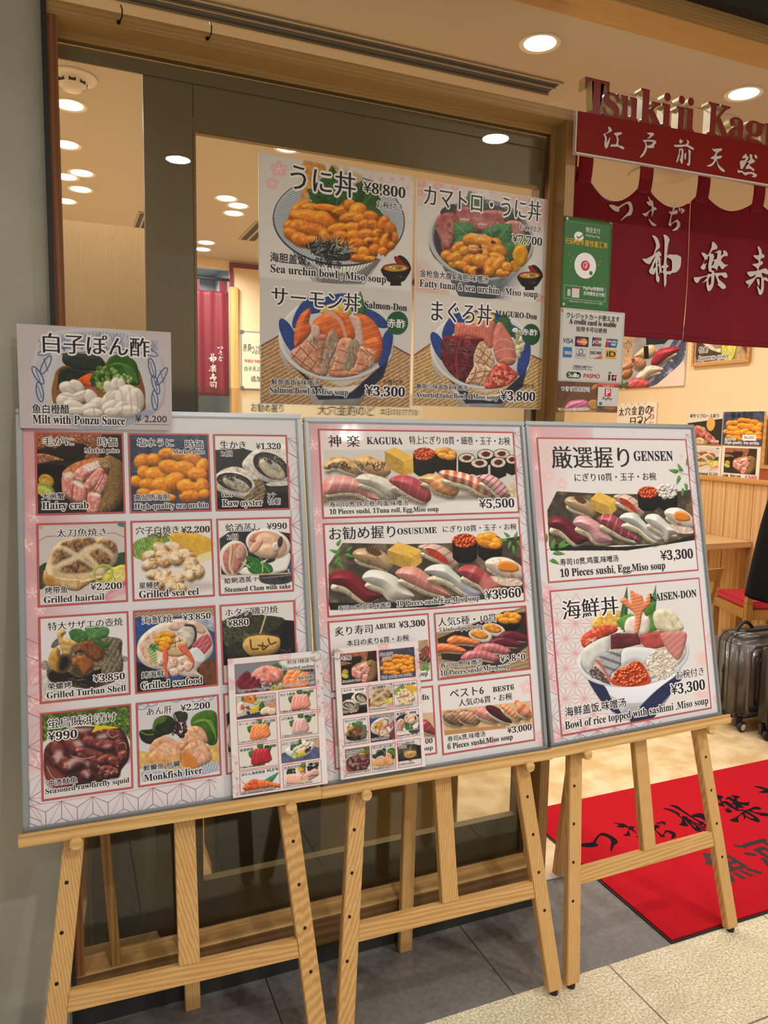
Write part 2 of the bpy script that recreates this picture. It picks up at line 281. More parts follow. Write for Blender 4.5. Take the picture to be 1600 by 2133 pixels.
BRUSH_SIGN = {
  'e': '9727,23505 9782,23526 9865,23469 9846,23415 9718,23344 9645,23304 9686,23252 9711,23154 9687,23070 9749,23145 9814,23257 9799,23109 9715,22929 9635,22997 9637,23128 9642,23201 9580,23293 9597,23313 9680,23345 9760,23423;9940,23364 10017,23406 10206,23450 10209,23399 10080,23328 10124,23232 10113,23099 10268,23078 10333,23036 10312,22999 10215,23011 10098,23038 9862,23009 9832,23034 9905,23074 10027,23100 10059,23208 10023,23319',
  'do': '11114,23571 11320,23614 11373,23567 11241,23457 11135,23415 11237,23524;11000,23360 11384,23419 11478,23366 11395,23264 11417,23237 11379,23204 11172,23170 11158,23228 11275,23268 11358,23363 11091,23330 11135,23269 11146,23121 11094,23009 11002,22906 10896,22863 11014,23012 11083,23172 11075,23275 11023,23319',
  'mae': '12377,23611 12411,23570 12484,23566 12387,23475 12331,23528;12146,23400 12379,23441 12568,23479 12638,23539 12613,23617 12717,23574 12683,23489 12804,23457 12909,23417 12891,23376 12792,23383 12609,23427 12404,23379 12200,23356;12348,23317 12470,23343 12511,23296 12516,23021 12484,22908 12416,22975 12391,23033 12438,23086 12427,23099 12365,23090 12324,22962 12264,22931 12304,23081 12346,23210;12392,23278 12442,23301 12435,23131 12373,23122;12556,23180 12613,23249 12624,23190 12617,23066 12575,23075;12695,23346 12786,23324 12788,23179 12795,22962 12741,22893 12658,22942 12724,22988 12725,23213',
  'ten': '13614,23528 13686,23517 13989,23580 14004,23528 13896,23460 13829,23406 13825,23331 14007,23373 14021,23330 13954,23276 13834,23236 13929,23094 14059,23024 14178,22966 14162,22919 14046,22932 13903,23031 13817,23197 13724,23080 13608,23004 13507,22990 13455,23005 13622,23080 13733,23214 13609,23226 13596,23261 13723,23331 13757,23410 13794,23452 13692,23452',
  'nen': '15008,23580 15047,23510 15123,23499 15097,23427 14986,23245 14912,23129 14829,23102 14800,23189 14769,23289 14847,23361 14933,23358 15010,23445 14863,23423 14880,23471;15149,23563 15254,23586 15275,23483 15354,23442 15401,23411 15300,23336 15216,23308 15178,23258 15313,23201 15404,23153 15343,23111 15230,23159 15103,23141 15040,23132 15054,23210 15171,23332 15074,23333 15193,23441;15351,23586 15414,23602 15484,23552 15468,23496 15402,23502;14704,23077 14749,23046 14876,23056 15007,23022 15154,23057 15325,23073 15480,23042 15517,22993 15446,22942 15306,22934 15376,22997 15223,23014 15140,22979 15015,22939 14881,23004 14724,22975',
}
# lettering: panel, text, style, box in mm (left, bottom, right, top; v runs down on the boards, z up elsewhere)
TEXTS = [
('P11','毛がに','Mh',53.6,81.6,115.9,62.9),
('P11','時価','Mh',166.8,82.9,207.0,63.3),
('P11','Market price','Sh',138.1,99.4,211.5,88.2),
('P11','大闸蟹','Bh',48.6,201.8,93.9,187.4),
('P11','Hairy crab','Sh',48.7,225.6,143.4,209.0),
('P12','塩水うに','Mh',250.7,82.7,331.3,64.0),
('P12','時価','Mh',358.3,87.2,398.2,67.2),
('P12','Market price','Sh',329.6,102.3,401.7,89.2),
('P12','高品质海胆','Bh',241.3,207.7,318.4,193.5),
('P12','High-quality sea urchin','Sh',240.7,228.0,405.7,216.5),
('P13','生かき','M',438.8,86.8,499.4,67.8),
('P13','2個','Mh',439.6,105.4,466.1,91.8),
('P13','¥1,320','Sh',523.9,90.4,585.3,72.1),
('P13','two','Sh',438.0,202.7,464.3,193.4),
('P13','Raw oyster','Sh',438.8,227.1,534.5,212.1),
('P13','2个','Bh',547.1,205.3,568.2,193.6),
('P13','牡蛎','Bh',547.6,223.4,578.1,208.1),
('P21','太刀魚焼き','Mh',76.4,285.1,179.3,268.0),
('P21','烤带鱼','Bh',51.3,407.3,96.6,392.5),
('P21','¥2,200','Sh',142.6,406.1,208.8,392.0),
('P21','Grilled hairtail','Sh',48.6,426.6,171.3,413.8),
('P22','穴子白焼き','M',242.2,284.9,336.1,267.6),
('P22','¥2,200','S',341.7,287.3,406.9,270.3),
('P22','星鳗烤','Bh',245.9,407.9,290.3,393.6),
('P22','Grilled sea eel','Sh',244.8,427.5,376.6,414.0),
('P23','蛤酒蒸し','Mh',443.6,283.8,525.8,267.9),
('P23','¥990','Sh',542.0,283.0,591.4,268.2),
('P23','2個','Mh',446.3,304.6,471.4,291.3),
('P23','蛤蜊酒蒸','Bh',435.8,407.0,499.8,393.7),
('P23','2个','G',506.4,405.7,524.8,394.3),
('P23','two','S',564.8,407.2,590.0,397.9),
('P23','Steamed Clam with sake','S',435.9,426.5,594.1,416.7),
('P31','特大サザエの壺焼','Mh',55.7,487.0,208.2,469.0),
('P31','荣螺烤','Bh',52.6,612.8,100.1,598.8),
('P31','¥3,850','Sh',144.4,606.5,209.5,591.5),
('P31','Grilled Turban Shell','Sh',50.3,630.4,210.9,617.7),
('P32','海鮮焼','Mh',249.3,487.9,315.4,470.2),
('P32','¥3,850','Sh',338.2,487.8,401.4,472.0),
('P32','烤海鲜','Bh',244.9,607.8,293.7,593.4),
('P32','Grilled seafood','Sh',243.5,630.2,377.7,617.4),
('P33','ホタテ磯辺焼','Mh',435.2,483.5,560.2,466.6),
('P33','¥880','Sh',438.9,507.4,488.9,492.6),
('P41','蛍烏賊沖漬け','Mh',51.9,693.1,189.3,675.7),
('P41','¥990','Sh',51.0,718.9,108.8,702.8),
('P41','冲渍鱿鱼','Bh',47.3,814.3,107.0,800.9),
('P41','Seasoned raw firefly squid','Sh',44.1,832.2,212.7,817.7),
('P42','あん肝','Mh',253.6,690.6,308.8,673.6),
('P42','¥2,200','Sh',326.5,689.2,392.3,676.8),
('P42','鮟鱇鱼 肝臓','Bh',243.0,809.4,321.7,796.9),
('P42','Monkfish liver','Sh',243.6,831.1,370.4,818.4),
('K','神','M',63.2,74.7,95.6,44.8),
('K','楽','M',112.0,74.4,145.4,45.0),
('K','KAGURA','S',165.4,67.5,266.0,48.4),
('K','特上にぎり10貫・細巻・玉子・お椀','M',285.4,66.6,589.6,44.1),
('K','寿司10贯,铁火卷,鸡蛋,味噌汤','Bh',56.5,226.8,270.6,214.9),
('K','10 Pieces sushi, 1Tuna roll, Egg,Miso soup','S',55.5,245.6,357.6,235.0),
('K','¥5,500','Sh',479.8,243.6,589.9,216.3),
('O','お勧め握り','M',52.1,306.8,229.9,281.5),
('O','OSUSUME','S',235.6,303.1,348.3,286.6),
('O','にぎり10貫・玉子・お椀','M',367.0,301.9,591.0,285.0),
('O','寿司10贯;鸡蛋,味噌汤','Bh',65.6,487.2,205.1,474.6),
('O','10 Pieces sushi,Egg,Miso soup','Sh',221.7,488.0,461.7,475.6),
('O','¥3,960','Sh',479.8,488.8,590.6,463.6),
('A','炙り寿司','M',52.9,548.2,152.5,525.6),
('A','ABURI','S',159.7,540.1,215.5,526.8),
('A','¥3,300','S',224.8,542.8,298.0,526.7),
('A','本日の炙り6貫・お椀','M',82.7,573.7,250.0,561.3),
('A','6 Pieces sushi,Miso soup','Sh',128.7,667.6,297.0,660.0),
('N','人気5種・10貫','Mh',335.4,546.0,508.7,525.8),
('N','5 kinds of popularity','Sh',337.4,560.9,463.0,553.5),
('N','寿司10贯,味噌汤','Bh',333.8,654.2,456.6,642.8),
('N','¥4,840','Sh',512.0,658.1,589.6,641.5),
('N','10 Pieces sushi,Miso soup','Sh',332.5,673.3,540.7,664.9),
('M','Mix','S',268.2,729.2,297.0,715.4),
('M','00','Sh',278.4,839.7,298.8,825.5),
('M','soup','Sh',263.6,859.1,298.1,848.1),
('B','ベスト6','M',356.6,729.8,455.5,715.5),
('B','BEST6','S',483.4,730.4,547.9,719.6),
('B','人気の6貫・お椀','M',380.2,753.7,539.9,743.4),
('B','寿司6贯,味噌汤','Bh',341.3,840.7,451.9,832.2),
('B','¥3,000','Sh',518.2,844.8,594.0,830.8),
('B','6 Pieces sushi,Miso soup','S',340.0,859.5,533.7,852.7),
('G','厳選握り','M',83.9,133.0,366.2,72.7),
('G','GENSEN','S',384.3,114.8,539.8,83.7),
('G','にぎり10貫・玉子・お椀','M',159.0,173.8,464.2,149.9),
('G','寿司10贯,鸡蛋,味噌汤','B',83.3,410.4,292.0,394.3),
('G','10 Pieces sushi, Egg,Miso soup','S',80.2,441.4,468.5,428.6),
('G','¥3,300','S',453.6,419.4,584.6,390.6),
('D','海鮮丼','Mh',77.8,563.3,275.7,509.7),
('D','KAISEN-DON','S',397.3,534.9,583.9,515.8),
('D','お椀付き','Mh',472.1,770.9,583.9,753.0),
('D','¥3,300','Sh',446.2,816.1,583.1,792.6),
('D','海鲜盖饭,味噌汤','Bh',58.9,825.0,273.5,807.0),
('D','Bowl of rice topped with sashimi ,Miso soup','Sh',54.5,860.2,590.3,848.0),
('Z','白子ぽん酢','Mh',55.8,-128.8,284.0,-174.5),
('Z','鱼白橙醋','Bh',29.3,9.7,105.7,-11.6),
('Z','Milt with Ponzu Sauce','Sh',28.9,33.6,226.0,12.8),
('Z','¥ 2,200','G',249.6,27.5,320.6,10.0),
('W1','うに丼','Mh',77.6,2091.2,251.7,2154.2),
('W1','¥8,800','Sh',273.1,2105.5,394.1,2136.9),
('W1','お椀付き','Mh',311.7,2074.8,386.0,2094.9),
('W1','海胆盖饭，味噌汤','B',25.2,1908.9,214.2,1933.2),
('W1','Sea urchin bowl , Miso soup','Sh',25.9,1878.5,342.1,1903.7),
('W2','カマトロ・うに丼','Mh',450.4,2098.5,825.0,2154.1),
('W2','お椀付き','Mh',753.9,2068.9,828.3,2084.5),
('W2','¥7,700','Sh',731.4,2028.3,832.8,2054.2),
('W2','金枪鱼大腹&海胆.味噌汤','Bh',442.0,1910.4,657.3,1930.2),
('W2','Fatty tuna & sea urchin , Miso soup','Sh',441.5,1878.0,824.3,1903.6),
('W3','サーモン丼','Mh',28.6,1802.6,268.2,1850.3),
('W3','Salmon-Don','S',281.2,1814.8,405.3,1833.0),
('W3','赤酢','Bw',347.6,1768.6,401.0,1791.9),
('W3','鮭鱼盖饭&味噌汤','Bh',27.8,1604.9,156.0,1618.9),
('W3','Salmon Bowl & Miso soup','Sh',23.3,1578.1,237.2,1599.2),
('W3','お椀付き','G',338.3,1616.4,395.9,1629.6),
('W3','¥3,300','Sh',286.7,1580.5,404.0,1609.7),
('W4','まぐろ丼','Mh',480.2,1793.8,671.2,1851.4),
('W4','MAGURO-Don','S',684.2,1822.1,824.8,1837.7),
('W4','赤酢','Bw',772.0,1774.3,828.8,1792.8),
('W4','鮪鱼三味盖饭&味噌汤','Bh',439.1,1608.1,599.2,1622.1),
('W4','Assorted tuna Bowl & Miso soup','Sh',436.2,1581.6,701.8,1597.8),
('W4','お椀付き','G',765.3,1621.3,823.5,1633.9),
('W4','¥3,800','Sh',709.2,1581.2,829.1,1609.2),
('C1','微信支付','Gw',940.3,2069.3,991.9,2085.2),
('C1','WeChat Pay','Gw',941.1,2056.4,992.2,2064.1),
('C1','扫码领专属惊喜汇率','By',872.5,2030.3,1020.7,2048.1),
('C1','PayPay收款码','Bw',941.3,1905.8,1013.1,1919.2),
('C1','支持微信支付啦','Bw',942.0,1892.6,1017.8,1904.2),
('C1','WeChat Payユーザーに向けたキャンペーン案内','Gw',893.6,1868.5,1012.0,1875.0),
('C2','クレジットカード使えます','M',886.7,1823.6,1078.0,1840.6),
('C2','A credit card is usable','S',897.5,1807.9,1067.1,1823.0),
('C2','信用卡可以使用','M',923.2,1788.3,1032.3,1802.7),
('C2','VISA','In',877.2,1751.9,913.5,1766.3),
('C2','JCB','Bw',982.8,1755.2,1015.1,1765.4),
('C2','UnionPay','Bw',1035.8,1762.2,1071.5,1768.2),
('C2','银联','Bw',1050.3,1753.5,1068.0,1760.6),
('C2','MasterCard','Bw',927.1,1755.6,962.9,1762.4),
('C2','AMERICAN','Bw',883.0,1724.1,907.8,1729.3),
('C2','EXPRESS','Bw',885.1,1719.5,908.1,1724.1),
('C2','Diners Club','G',928.5,1719.4,958.5,1725.7),
('C2','INTERNATIONAL','G',928.7,1715.5,958.9,1719.9),
('C2','DISC VER','B',977.3,1725.1,1017.6,1734.0),
('C2','iD','B',1037.7,1721.1,1068.9,1736.7),
('C2','ご利用頂ける電子マネー','Bn',916.1,1682.5,988.5,1690.5),
('C2','Accepted electronic money','Gn',917.4,1676.3,986.1,1682.1),
('C2','Suica','Bw',902.2,1655.8,940.1,1666.7),
('C2','PASMO','Br',957.2,1655.3,1015.6,1667.5),
('C3','つきぢ神楽寿司','Mh',878.6,1614.2,980.3,1628.0),
('C4','PayPay','G',1028.5,1591.4,1063.3,1599.4),
('C4','PayPay使えます','Gw',1025.1,1631.4,1067.1,1635.8),
('m1','刺身3種盛り','Mh',573.0,604.9,637.8,596.9),
('m1','3 assorted sashimi','Sh',560.8,617.2,640.0,612.6),
('m1','三种拼盘','B',604.0,627.4,636.2,622.3),
('m1','¥6,600','Sh',597.7,645.0,636.3,637.2),
('m1','大とろ3切(赤身3切)サーモン3切','Gh',547.1,656.2,637.4,653.1),
('m1','3 Fatty tuna / 3 Tuna / 3 Salmon','Sh',456.7,657.4,536.6,654.8),
('m1','貝刺盛合せ','Mh',498.8,678.9,538.7,673.9),
('m1','¥4,400','Sh',512.8,689.5,538.8,684.2),
('m1','大とろ刺身','M',553.2,678.9,589.2,672.4),
('m1','¥4,400','S',607.6,676.5,634.0,672.3),
('m1','5 slices of fatty tuna sashimi','S',552.3,715.6,623.9,713.5),
('m1','サーモン刺身','Mh',454.0,734.4,499.2,728.9),
('m1','¥2,200','Sh',512.0,734.2,538.8,729.4),
('m1','5 slices of salmon sashimi','Sh',453.1,772.7,517.4,770.9),
('m1','ぶり刺身','M',553.2,734.6,582.0,727.7),
('m1','¥2,750','S',608.8,733.4,635.9,728.8),
('m1','5 slices of yellowtail sashimi','Sh',554.2,772.2,626.9,769.9),
('m1','赤身刺身','M',454.0,792.9,484.6,787.4),
('m1','¥2,200','S',511.6,791.6,538.5,787.7),
('m1','5 slices of tuna sashimi','S',453.0,829.3,510.5,827.3),
('m1','ほたて刺身','Mh',553.8,790.9,591.8,786.4),
('m1','¥2,640','Sh',609.6,790.4,635.6,786.0),
('m1','ぼたん海老刺身','M',455.7,847.1,509.9,842.3),
('m1','¥1,540','S',514.0,846.3,540.9,841.7),
('m1','赤海老刺身','Mh',554.8,846.2,593.0,841.3),
('m1','¥2,200','S',612.2,845.7,639.3,841.7),
('m1','5 pieces of shrimp sashimi','Sh',554.7,885.0,621.2,883.3),
('m1','1 large botan shrimp sashimi','Sh',453.3,885.6,528.9,883.7),
('m2','毛蟹','Mh',60.7,606.9,87.6,596.9),
('m2','塩水雲丹','Mh',162.2,604.8,198.6,599.0),
('m2','つまみ','Mh',169.5,615.6,194.0,607.8),
('m2','Horsehair Crab','Sh',61.6,659.9,108.6,655.9),
('m2','High quality sea urchin','Sh',163.7,660.8,246.7,657.5),
('m2','生かき','M',62.2,682.3,83.5,677.5),
('m2','¥1,320','S',91.8,684.7,115.8,678.3),
('m2','Raw oyster','Sh',59.3,733.6,95.0,729.0),
('m2','太刀魚焼き','M',138.2,683.5,173.0,678.2),
('m2','Grilled hairtail','Sh',127.7,734.7,171.3,730.9),
('m2','穴子白焼き','M',195.7,685.3,229.3,678.8),
('m2','¥2,200','S',230.5,685.4,254.5,679.6),
('m2','Grilled sea eel','Sh',196.6,734.8,244.3,731.2),
('m2','特大サザエの壺焼','Mh',62.4,756.2,116.5,751.3),
('m2','Grilled turban shell','Sh',60.2,807.3,116.8,802.4),
('m2','海鮮焼','Mh',130.0,754.8,159.2,749.4),
('m2','¥3,850','Sh',160.7,756.8,184.9,751.6),
('m2','Grilled seafood','Sh',128.1,808.4,174.6,803.8),
('m2','蛤酒蒸し','M',198.7,756.0,230.4,749.8),
('m2','¥990','S',233.0,756.6,251.8,750.6),
('m2','Steamed Clam with sake','S',196.8,807.7,254.9,804.4),
('m2','蛍烏賊沖漬け','Mh',60.8,830.3,107.1,824.3),
('m2','¥990','Sh',61.6,837.4,83.2,831.7),
('m2','Seasoned raw squid','Sh',59.2,879.3,118.2,875.7),
('m2','あん肝','Mh',130.7,829.4,155.6,822.9),
('m2','¥2,200','Sh',158.2,829.6,182.3,823.9),
('m2','Monkfish liver','Sh',128.7,879.1,173.2,874.0),
('m2','ホタテ磯辺焼','Mh',197.0,828.6,242.8,823.8),
('m2','¥880','Sh',199.5,837.1,219.9,831.7),
('m2','Grilled scallop','Sh',197.4,879.3,238.4,874.4),
('I2','Japanese oyster','Sh',2533.0,2036.7,2243.3,2066.6),
('I5','Hairy crab','S',2161.3,1172.7,2069.2,1195.3),
]
# ---------------------------------------------------------------- printed pictures: a small painter for flat prints
def hx(c):
    return np.array([int(c[i:i+2], 16) for i in (0, 2, 4)], float) / 255 if isinstance(c, str) else np.array(c, float)

_NZ = np.random.RandomState(7).rand(64, 64)
def vnoise(x, y, s):
    x = x / s; y = y / s
    xi = np.floor(x).astype(int); yi = np.floor(y).astype(int)
    fx = x - xi; fy = y - yi
    fx = fx * fx * (3 - 2 * fx); fy = fy * fy * (3 - 2 * fy)
    g = lambda a, b: _NZ[b % 64, a % 64]
    return (g(xi, yi) * (1 - fx) + g(xi + 1, yi) * fx) * (1 - fy) + (g(xi, yi + 1) * (1 - fx) + g(xi + 1, yi + 1) * fx) * fy
def fnoise(x, y, s):
    return .5 * vnoise(x, y, s) + .3 * vnoise(x + 91, y + 37, s * .47) + .2 * vnoise(x + 17, y + 73, s * .21)

def smooth(pts, n=5, closed=True):
    P = np.array(pts, float); out = []; m = len(P)
    for i in range(m if closed else m - 1):
        if closed: a, b, c, d = P[i - 1], P[i], P[(i + 1) % m], P[(i + 2) % m]
        else: a, b, c, d = P[max(i - 1, 0)], P[i], P[i + 1], P[min(i + 2, m - 1)]
        for k in range(n):
            t = k / n
            out.append(.5 * (2 * b + (c - a) * t + (2 * a - 5 * b + 4 * c - d) * t * t + (3 * b - a - 3 * c + d) * t ** 3))
    if not closed: out.append(P[-1])
    return np.array(out)

class Pic:
    """flat printed picture: q = the sheet's corners (TL, TR, BL, BR) in the drawing's own units, w x h metres"""
    def __init__(s, q, w, h, bg='f4f1f0', res=.00112):
        s.w, s.h = w, h; s.nx, s.ny = max(8, int(w / res)), max(8, int(h / res))
        u, v = np.meshgrid(np.linspace(0, 1, s.nx), np.linspace(0, 1, s.ny))
        q = np.array(q, float)
        f = lambda k: (q[0][k] * (1 - u) + q[1][k] * u) * (1 - v) + (q[2][k] * (1 - u) + q[3][k] * u) * v
        s.X, s.Y = f(0), f(1); s.px = (np.hypot(*(q[1] - q[0])) / s.nx)
        s.C = np.ones((s.ny, s.nx, 3)) * hx(bg)
    def _box(s, x0, y0, x1, y1):
        m = (s.X >= x0) & (s.X <= x1) & (s.Y >= y0) & (s.Y <= y1)
        r = np.where(m.any(1))[0]; c = np.where(m.any(0))[0]
        return (slice(r[0], r[-1] + 1), slice(c[0], c[-1] + 1)) if len(r) and len(c) else None
    def _fill(s, sl, d, col, r=0, sh=.5, n=0, ns=20, sp=0, e=.8, o=1., m=None, st=None, rim=.35):
        X, Y = s.X[sl], s.Y[sl]
        A = np.clip(d / (e * s.px) + .5, 0, 1) * o
        c = np.ones(d.shape + (3,)) * hx(col)
        if m:
            k = np.clip((fnoise(X + 300, Y + 100, m[1]) - m[2]) * 6, 0, 1)[..., None]; c = c * (1 - k) + hx(m[0]) * k
        if st:
            a = math.radians(st[1]); t = (X * math.cos(a) + Y * math.sin(a) + 6 * vnoise(X, Y, st[2] * 2)) / st[2]
            k = np.clip(1.5 - abs((t % 1) - .5) / (st[3] * .5), 0, 1)[..., None] * (st[4] if len(st) > 4 else 1); c = c * (1 - k) + hx(st[0]) * k
        if n: c = c * (1 + n * 2 * (fnoise(X, Y, ns)[..., None] - .5))
        if r and min(d.shape) > 2:
            t = np.clip(d / r, 0, 1); gy, gx = np.gradient(d); g = np.hypot(gx, gy) + 1e-6
            dd = (.85 * gy + .45 * gx) / g; k = (1 - t)
            c = c * (1 + sh * k * dd - rim * sh * k * k)[..., None]
            if sp:
                hl = np.clip(1 - abs(t - .45) / .3, 0, 1) * np.clip(dd - .45, 0, 1) * 2 * np.clip(fnoise(X + 50, Y, ns * 1.5) * 2.2 - .5, 0, 1)
                c = c + (sp * hl)[..., None]
        s.C[sl] = s.C[sl] * (1 - A[..., None]) + np.clip(c, 0, 1) * A[..., None]
        return s
    def E(s, cx, cy, rx, ry, a=0, col='ffffff', **k):
        R = max(rx, ry) + 3 * s.px; sl = s._box(cx - R, cy - R, cx + R, cy + R)
        if sl is None: return s
        a = math.radians(a); dx, dy = s.X[sl] - cx, s.Y[sl] - cy
        u = (dx * math.cos(a) + dy * math.sin(a)) / rx; v = (-dx * math.sin(a) + dy * math.cos(a)) / ry
        q = np.hypot(u, v); gg = np.hypot(u / rx, v / ry) + 1e-9
        d = (1 - q) * q / gg
        d = np.where(q < .05, min(rx, ry), d)
        return s._fill(sl, np.minimum(d, min(rx, ry)), col, **k)
    def ring(s, cx, cy, rx, ry, a, w, col, **k):
        return s.L([(cx + rx * math.cos(t) * math.cos(math.radians(a)) - ry * math.sin(t) * math.sin(math.radians(a)),
                     cy + rx * math.cos(t) * math.sin(math.radians(a)) + ry * math.sin(t) * math.cos(math.radians(a))) for t in np.linspace(0, 2 * PI, 40)], w, col, **k)
    def G(s, pts, col, s_=1, **k):
        P = smooth(pts) if s_ else np.array(pts, float)
        sl = s._box(P[:, 0].min() - 4 * s.px, P[:, 1].min() - 4 * s.px, P[:, 0].max() + 4 * s.px, P[:, 1].max() + 4 * s.px)
        if sl is None: return s
        X, Y = s.X[sl], s.Y[sl]; d2 = np.full(X.shape, 1e12); ins = np.zeros(X.shape, bool)
        for (x0, y0), (x1, y1) in zip(P, np.roll(P, -1, 0)):
            dx, dy = x1 - x0, y1 - y0; L = dx * dx + dy * dy
            if L < 1e-9: continue
            t = np.clip(((X - x0) * dx + (Y - y0) * dy) / L, 0, 1)
            d2 = np.minimum(d2, (X - x0 - t * dx) ** 2 + (Y - y0 - t * dy) ** 2)
            if y0 != y1: ins ^= ((Y < y0) != (Y < y1)) & (X < (x1 - x0) * (Y - y0) / (y1 - y0) + x0)
        return s._fill(sl, np.where(ins, 1, -1) * np.sqrt(d2), col, **k)
    def L(s, pts, w, col, s_=0, o=1., **k):
        P = smooth(pts, 4, False) if s_ else np.array(pts, float)
        w0, w1 = (w if isinstance(w, tuple) else (w, w)); W = max(w0, w1) + 4 * s.px
        sl = s._box(P[:, 0].min() - W, P[:, 1].min() - W, P[:, 0].max() + W, P[:, 1].max() + W)
        if sl is None: return s
        X, Y = s.X[sl], s.Y[sl]; best = np.full(X.shape, -1e9); m = len(P) - 1
        for i in range(m):
            (x0, y0), (x1, y1) = P[i], P[i + 1]; dx, dy = x1 - x0, y1 - y0; L = dx * dx + dy * dy + 1e-9
            t = np.clip(((X - x0) * dx + (Y - y0) * dy) / L, 0, 1)
            best = np.maximum(best, (w0 + (w1 - w0) * (i + t) / m) / 2 - np.hypot(X - x0 - t * dx, Y - y0 - t * dy))
        return s._fill(sl, best, col, o=o, **k)
    def D(s, cx, cy, rx, ry, n, sz, col, seed=1, **k):
        R = random.Random(seed)
        for i in range(n):
            t = R.random() * 2 * PI; q = math.sqrt(R.random())
            c = col[i % len(col)] if isinstance(col, list) else col
            s.E(cx + rx * q * math.cos(t), cy + ry * q * math.sin(t), sz * R.uniform(.7, 1.2), sz * R.uniform(.6, 1.), R.random() * 180, c, **k)
        return s
    def H(s, cx, cy, rx, ry, n, l, w, col, seed=1, a=(0, 180), **k):       # scattered short strokes
        R = random.Random(seed)
        for i in range(n):
            t = R.random() * 2 * PI; q = math.sqrt(R.random()); x = cx + rx * q * math.cos(t); y = cy + ry * q * math.sin(t)
            b = math.radians(R.uniform(*a)); c = col[i % len(col)] if isinstance(col, list) else col
            s.L([(x, y), (x + l * math.cos(b), y + l * math.sin(b))], w, c, **k)
        return s

# --- pieces of food that recur in the printed pictures
def leaf(p, x0, y0, x1, y1, w, col='2f6a2c', vein='5d9450', jag=0, **k):
    dx, dy = x1 - x0, y1 - y0; L = math.hypot(dx, dy); nx, ny = -dy / L, dx / L; pts = []; n = 14 if jag else 6
    for sgn in (1, -1):
        for i in (range(n) if sgn > 0 else range(n, 0, -1)):
            t = i / n; ww = w * math.sin(PI * min(1, t * .85 + .15) ** .8) * (1 + (jag if i % 2 else 0))
            pts.append((x0 + dx * t + sgn * nx * ww, y0 + dy * t + sgn * ny * ww))
    p.G(pts, col, 0 if jag else 1, **dict(dict(r=w, sh=.25, n=.2, ns=w * .7), **k))
    p.L([(x0, y0), (x0 + dx * .93, y0 + dy * .93)], max(w * .07, p.px * .7), vein)
    for t in (.25, .45, .65):
        for sgn in (1, -1):
            p.L([(x0 + dx * t, y0 + dy * t), (x0 + dx * (t + .18) + sgn * nx * w * .7, y0 + dy * (t + .18) + sgn * ny * w * .7)], max(w * .04, p.px * .5), vein, o=.7)
def uni(p, blobs, base='d98a2b', seed=3, k=1.):
    R = random.Random(seed)
    for (x, y, rx, ry, a) in blobs:
        c = hx(base) * R.uniform(.93, 1.1); c = np.clip(c + np.array([.03, .02, 0]) * R.uniform(-1, 1), 0, 1)
        p.E(x + rx * .06, y + ry * .12, rx * 1.04, ry * 1.04, a, hx(base) * .52, o=.55, e=5)
        p.E(x, y, rx, ry, a, c, r=min(rx, ry) * .95, sh=.42, n=.22, ns=8 * k, sp=.28)
def ikura(p, cx, cy, rx, ry, r, seed=2, col='e2521d'):
    p.E(cx, cy, rx, ry, 0, 'a8330f'); R = random.Random(seed)
    for i in range(int(rx * ry / (r * r) * 1.5)):
        t = R.random() * 2 * PI; q = math.sqrt(R.random()); x = cx + rx * .95 * q * math.cos(t); y = cy + ry * .95 * q * math.sin(t)
        p.E(x, y, r, r, 0, hx(col) * R.uniform(.8, 1.12), r=r, sh=.6); p.E(x - r * .25, y - r * .3, r * .28, r * .25, 0, 'ffe2c4')
def nig(p, pts, col, rice=1, st=None, rd=10, sp=.35, dy=.5, **k):
    P = np.array(pts, float); c = P.mean(0); h = np.ptp(P[:, 1])
    if rice:
        Q = c + (P - c) * [.86, .75] + [-h * .04, h * .3 * dy + h * .06]
        p.G(Q + [0, h * .1], '3a3028', o=.45, e=8)
        p.G(Q, 'dccfb4', r=h * .2, sh=.5, m=('a8977a', h * .09, .56))
    p.G(pts, col, **dict(dict(r=h * .45, sh=.45, sp=sp, ns=h * .4, n=.08, st=st), **k))
def gunkan(p, cx, cy, rx, ry, h, seed=1):
    p.G([(cx - rx, cy), (cx + rx, cy), (cx + rx * .96, cy + h), (cx + rx * .5, cy + h + ry * .7), (cx - rx * .5, cy + h + ry * .7), (cx - rx * .96, cy + h)], '17150f', 0, n=.6, ns=rx * .3, r=rx * .4, sh=.5)
    p.E(cx, cy, rx, ry, 0, '0d0c0a')
def tamago(p, x0, y0, x1, y1, x2, y2, h, col='e3b44a'):
    # top face from (x0,y0) via (x1,y1) to (x2,y2), height h
    p.G([(x0, y0), (x1, y1), (x2, y2), ((x0 + x2 - x1), (y0 + y2 - y1))], hx(col) * 1.08, 0, n=.1, ns=h * .3)
    bx, by = x0 + x2 - x1, y0 + y2 - y1
    p.G([(x0, y0), (bx, by), (bx, by + h), (x0, y0 + h)], hx(col) * .82, 0, n=.16, ns=h * .25)
    p.G([(bx, by), (x2, y2), (x2, y2 + h), (bx, by + h)], hx(col) * .95, 0, n=.14, ns=h * .25)
def plate_mat(p, pts, a='c9a679', b='8a5a38', ang=70, per=26):
    p.G(pts, a, 0, st=(b, ang, per, .35, .75), n=.25, ns=per * .4)
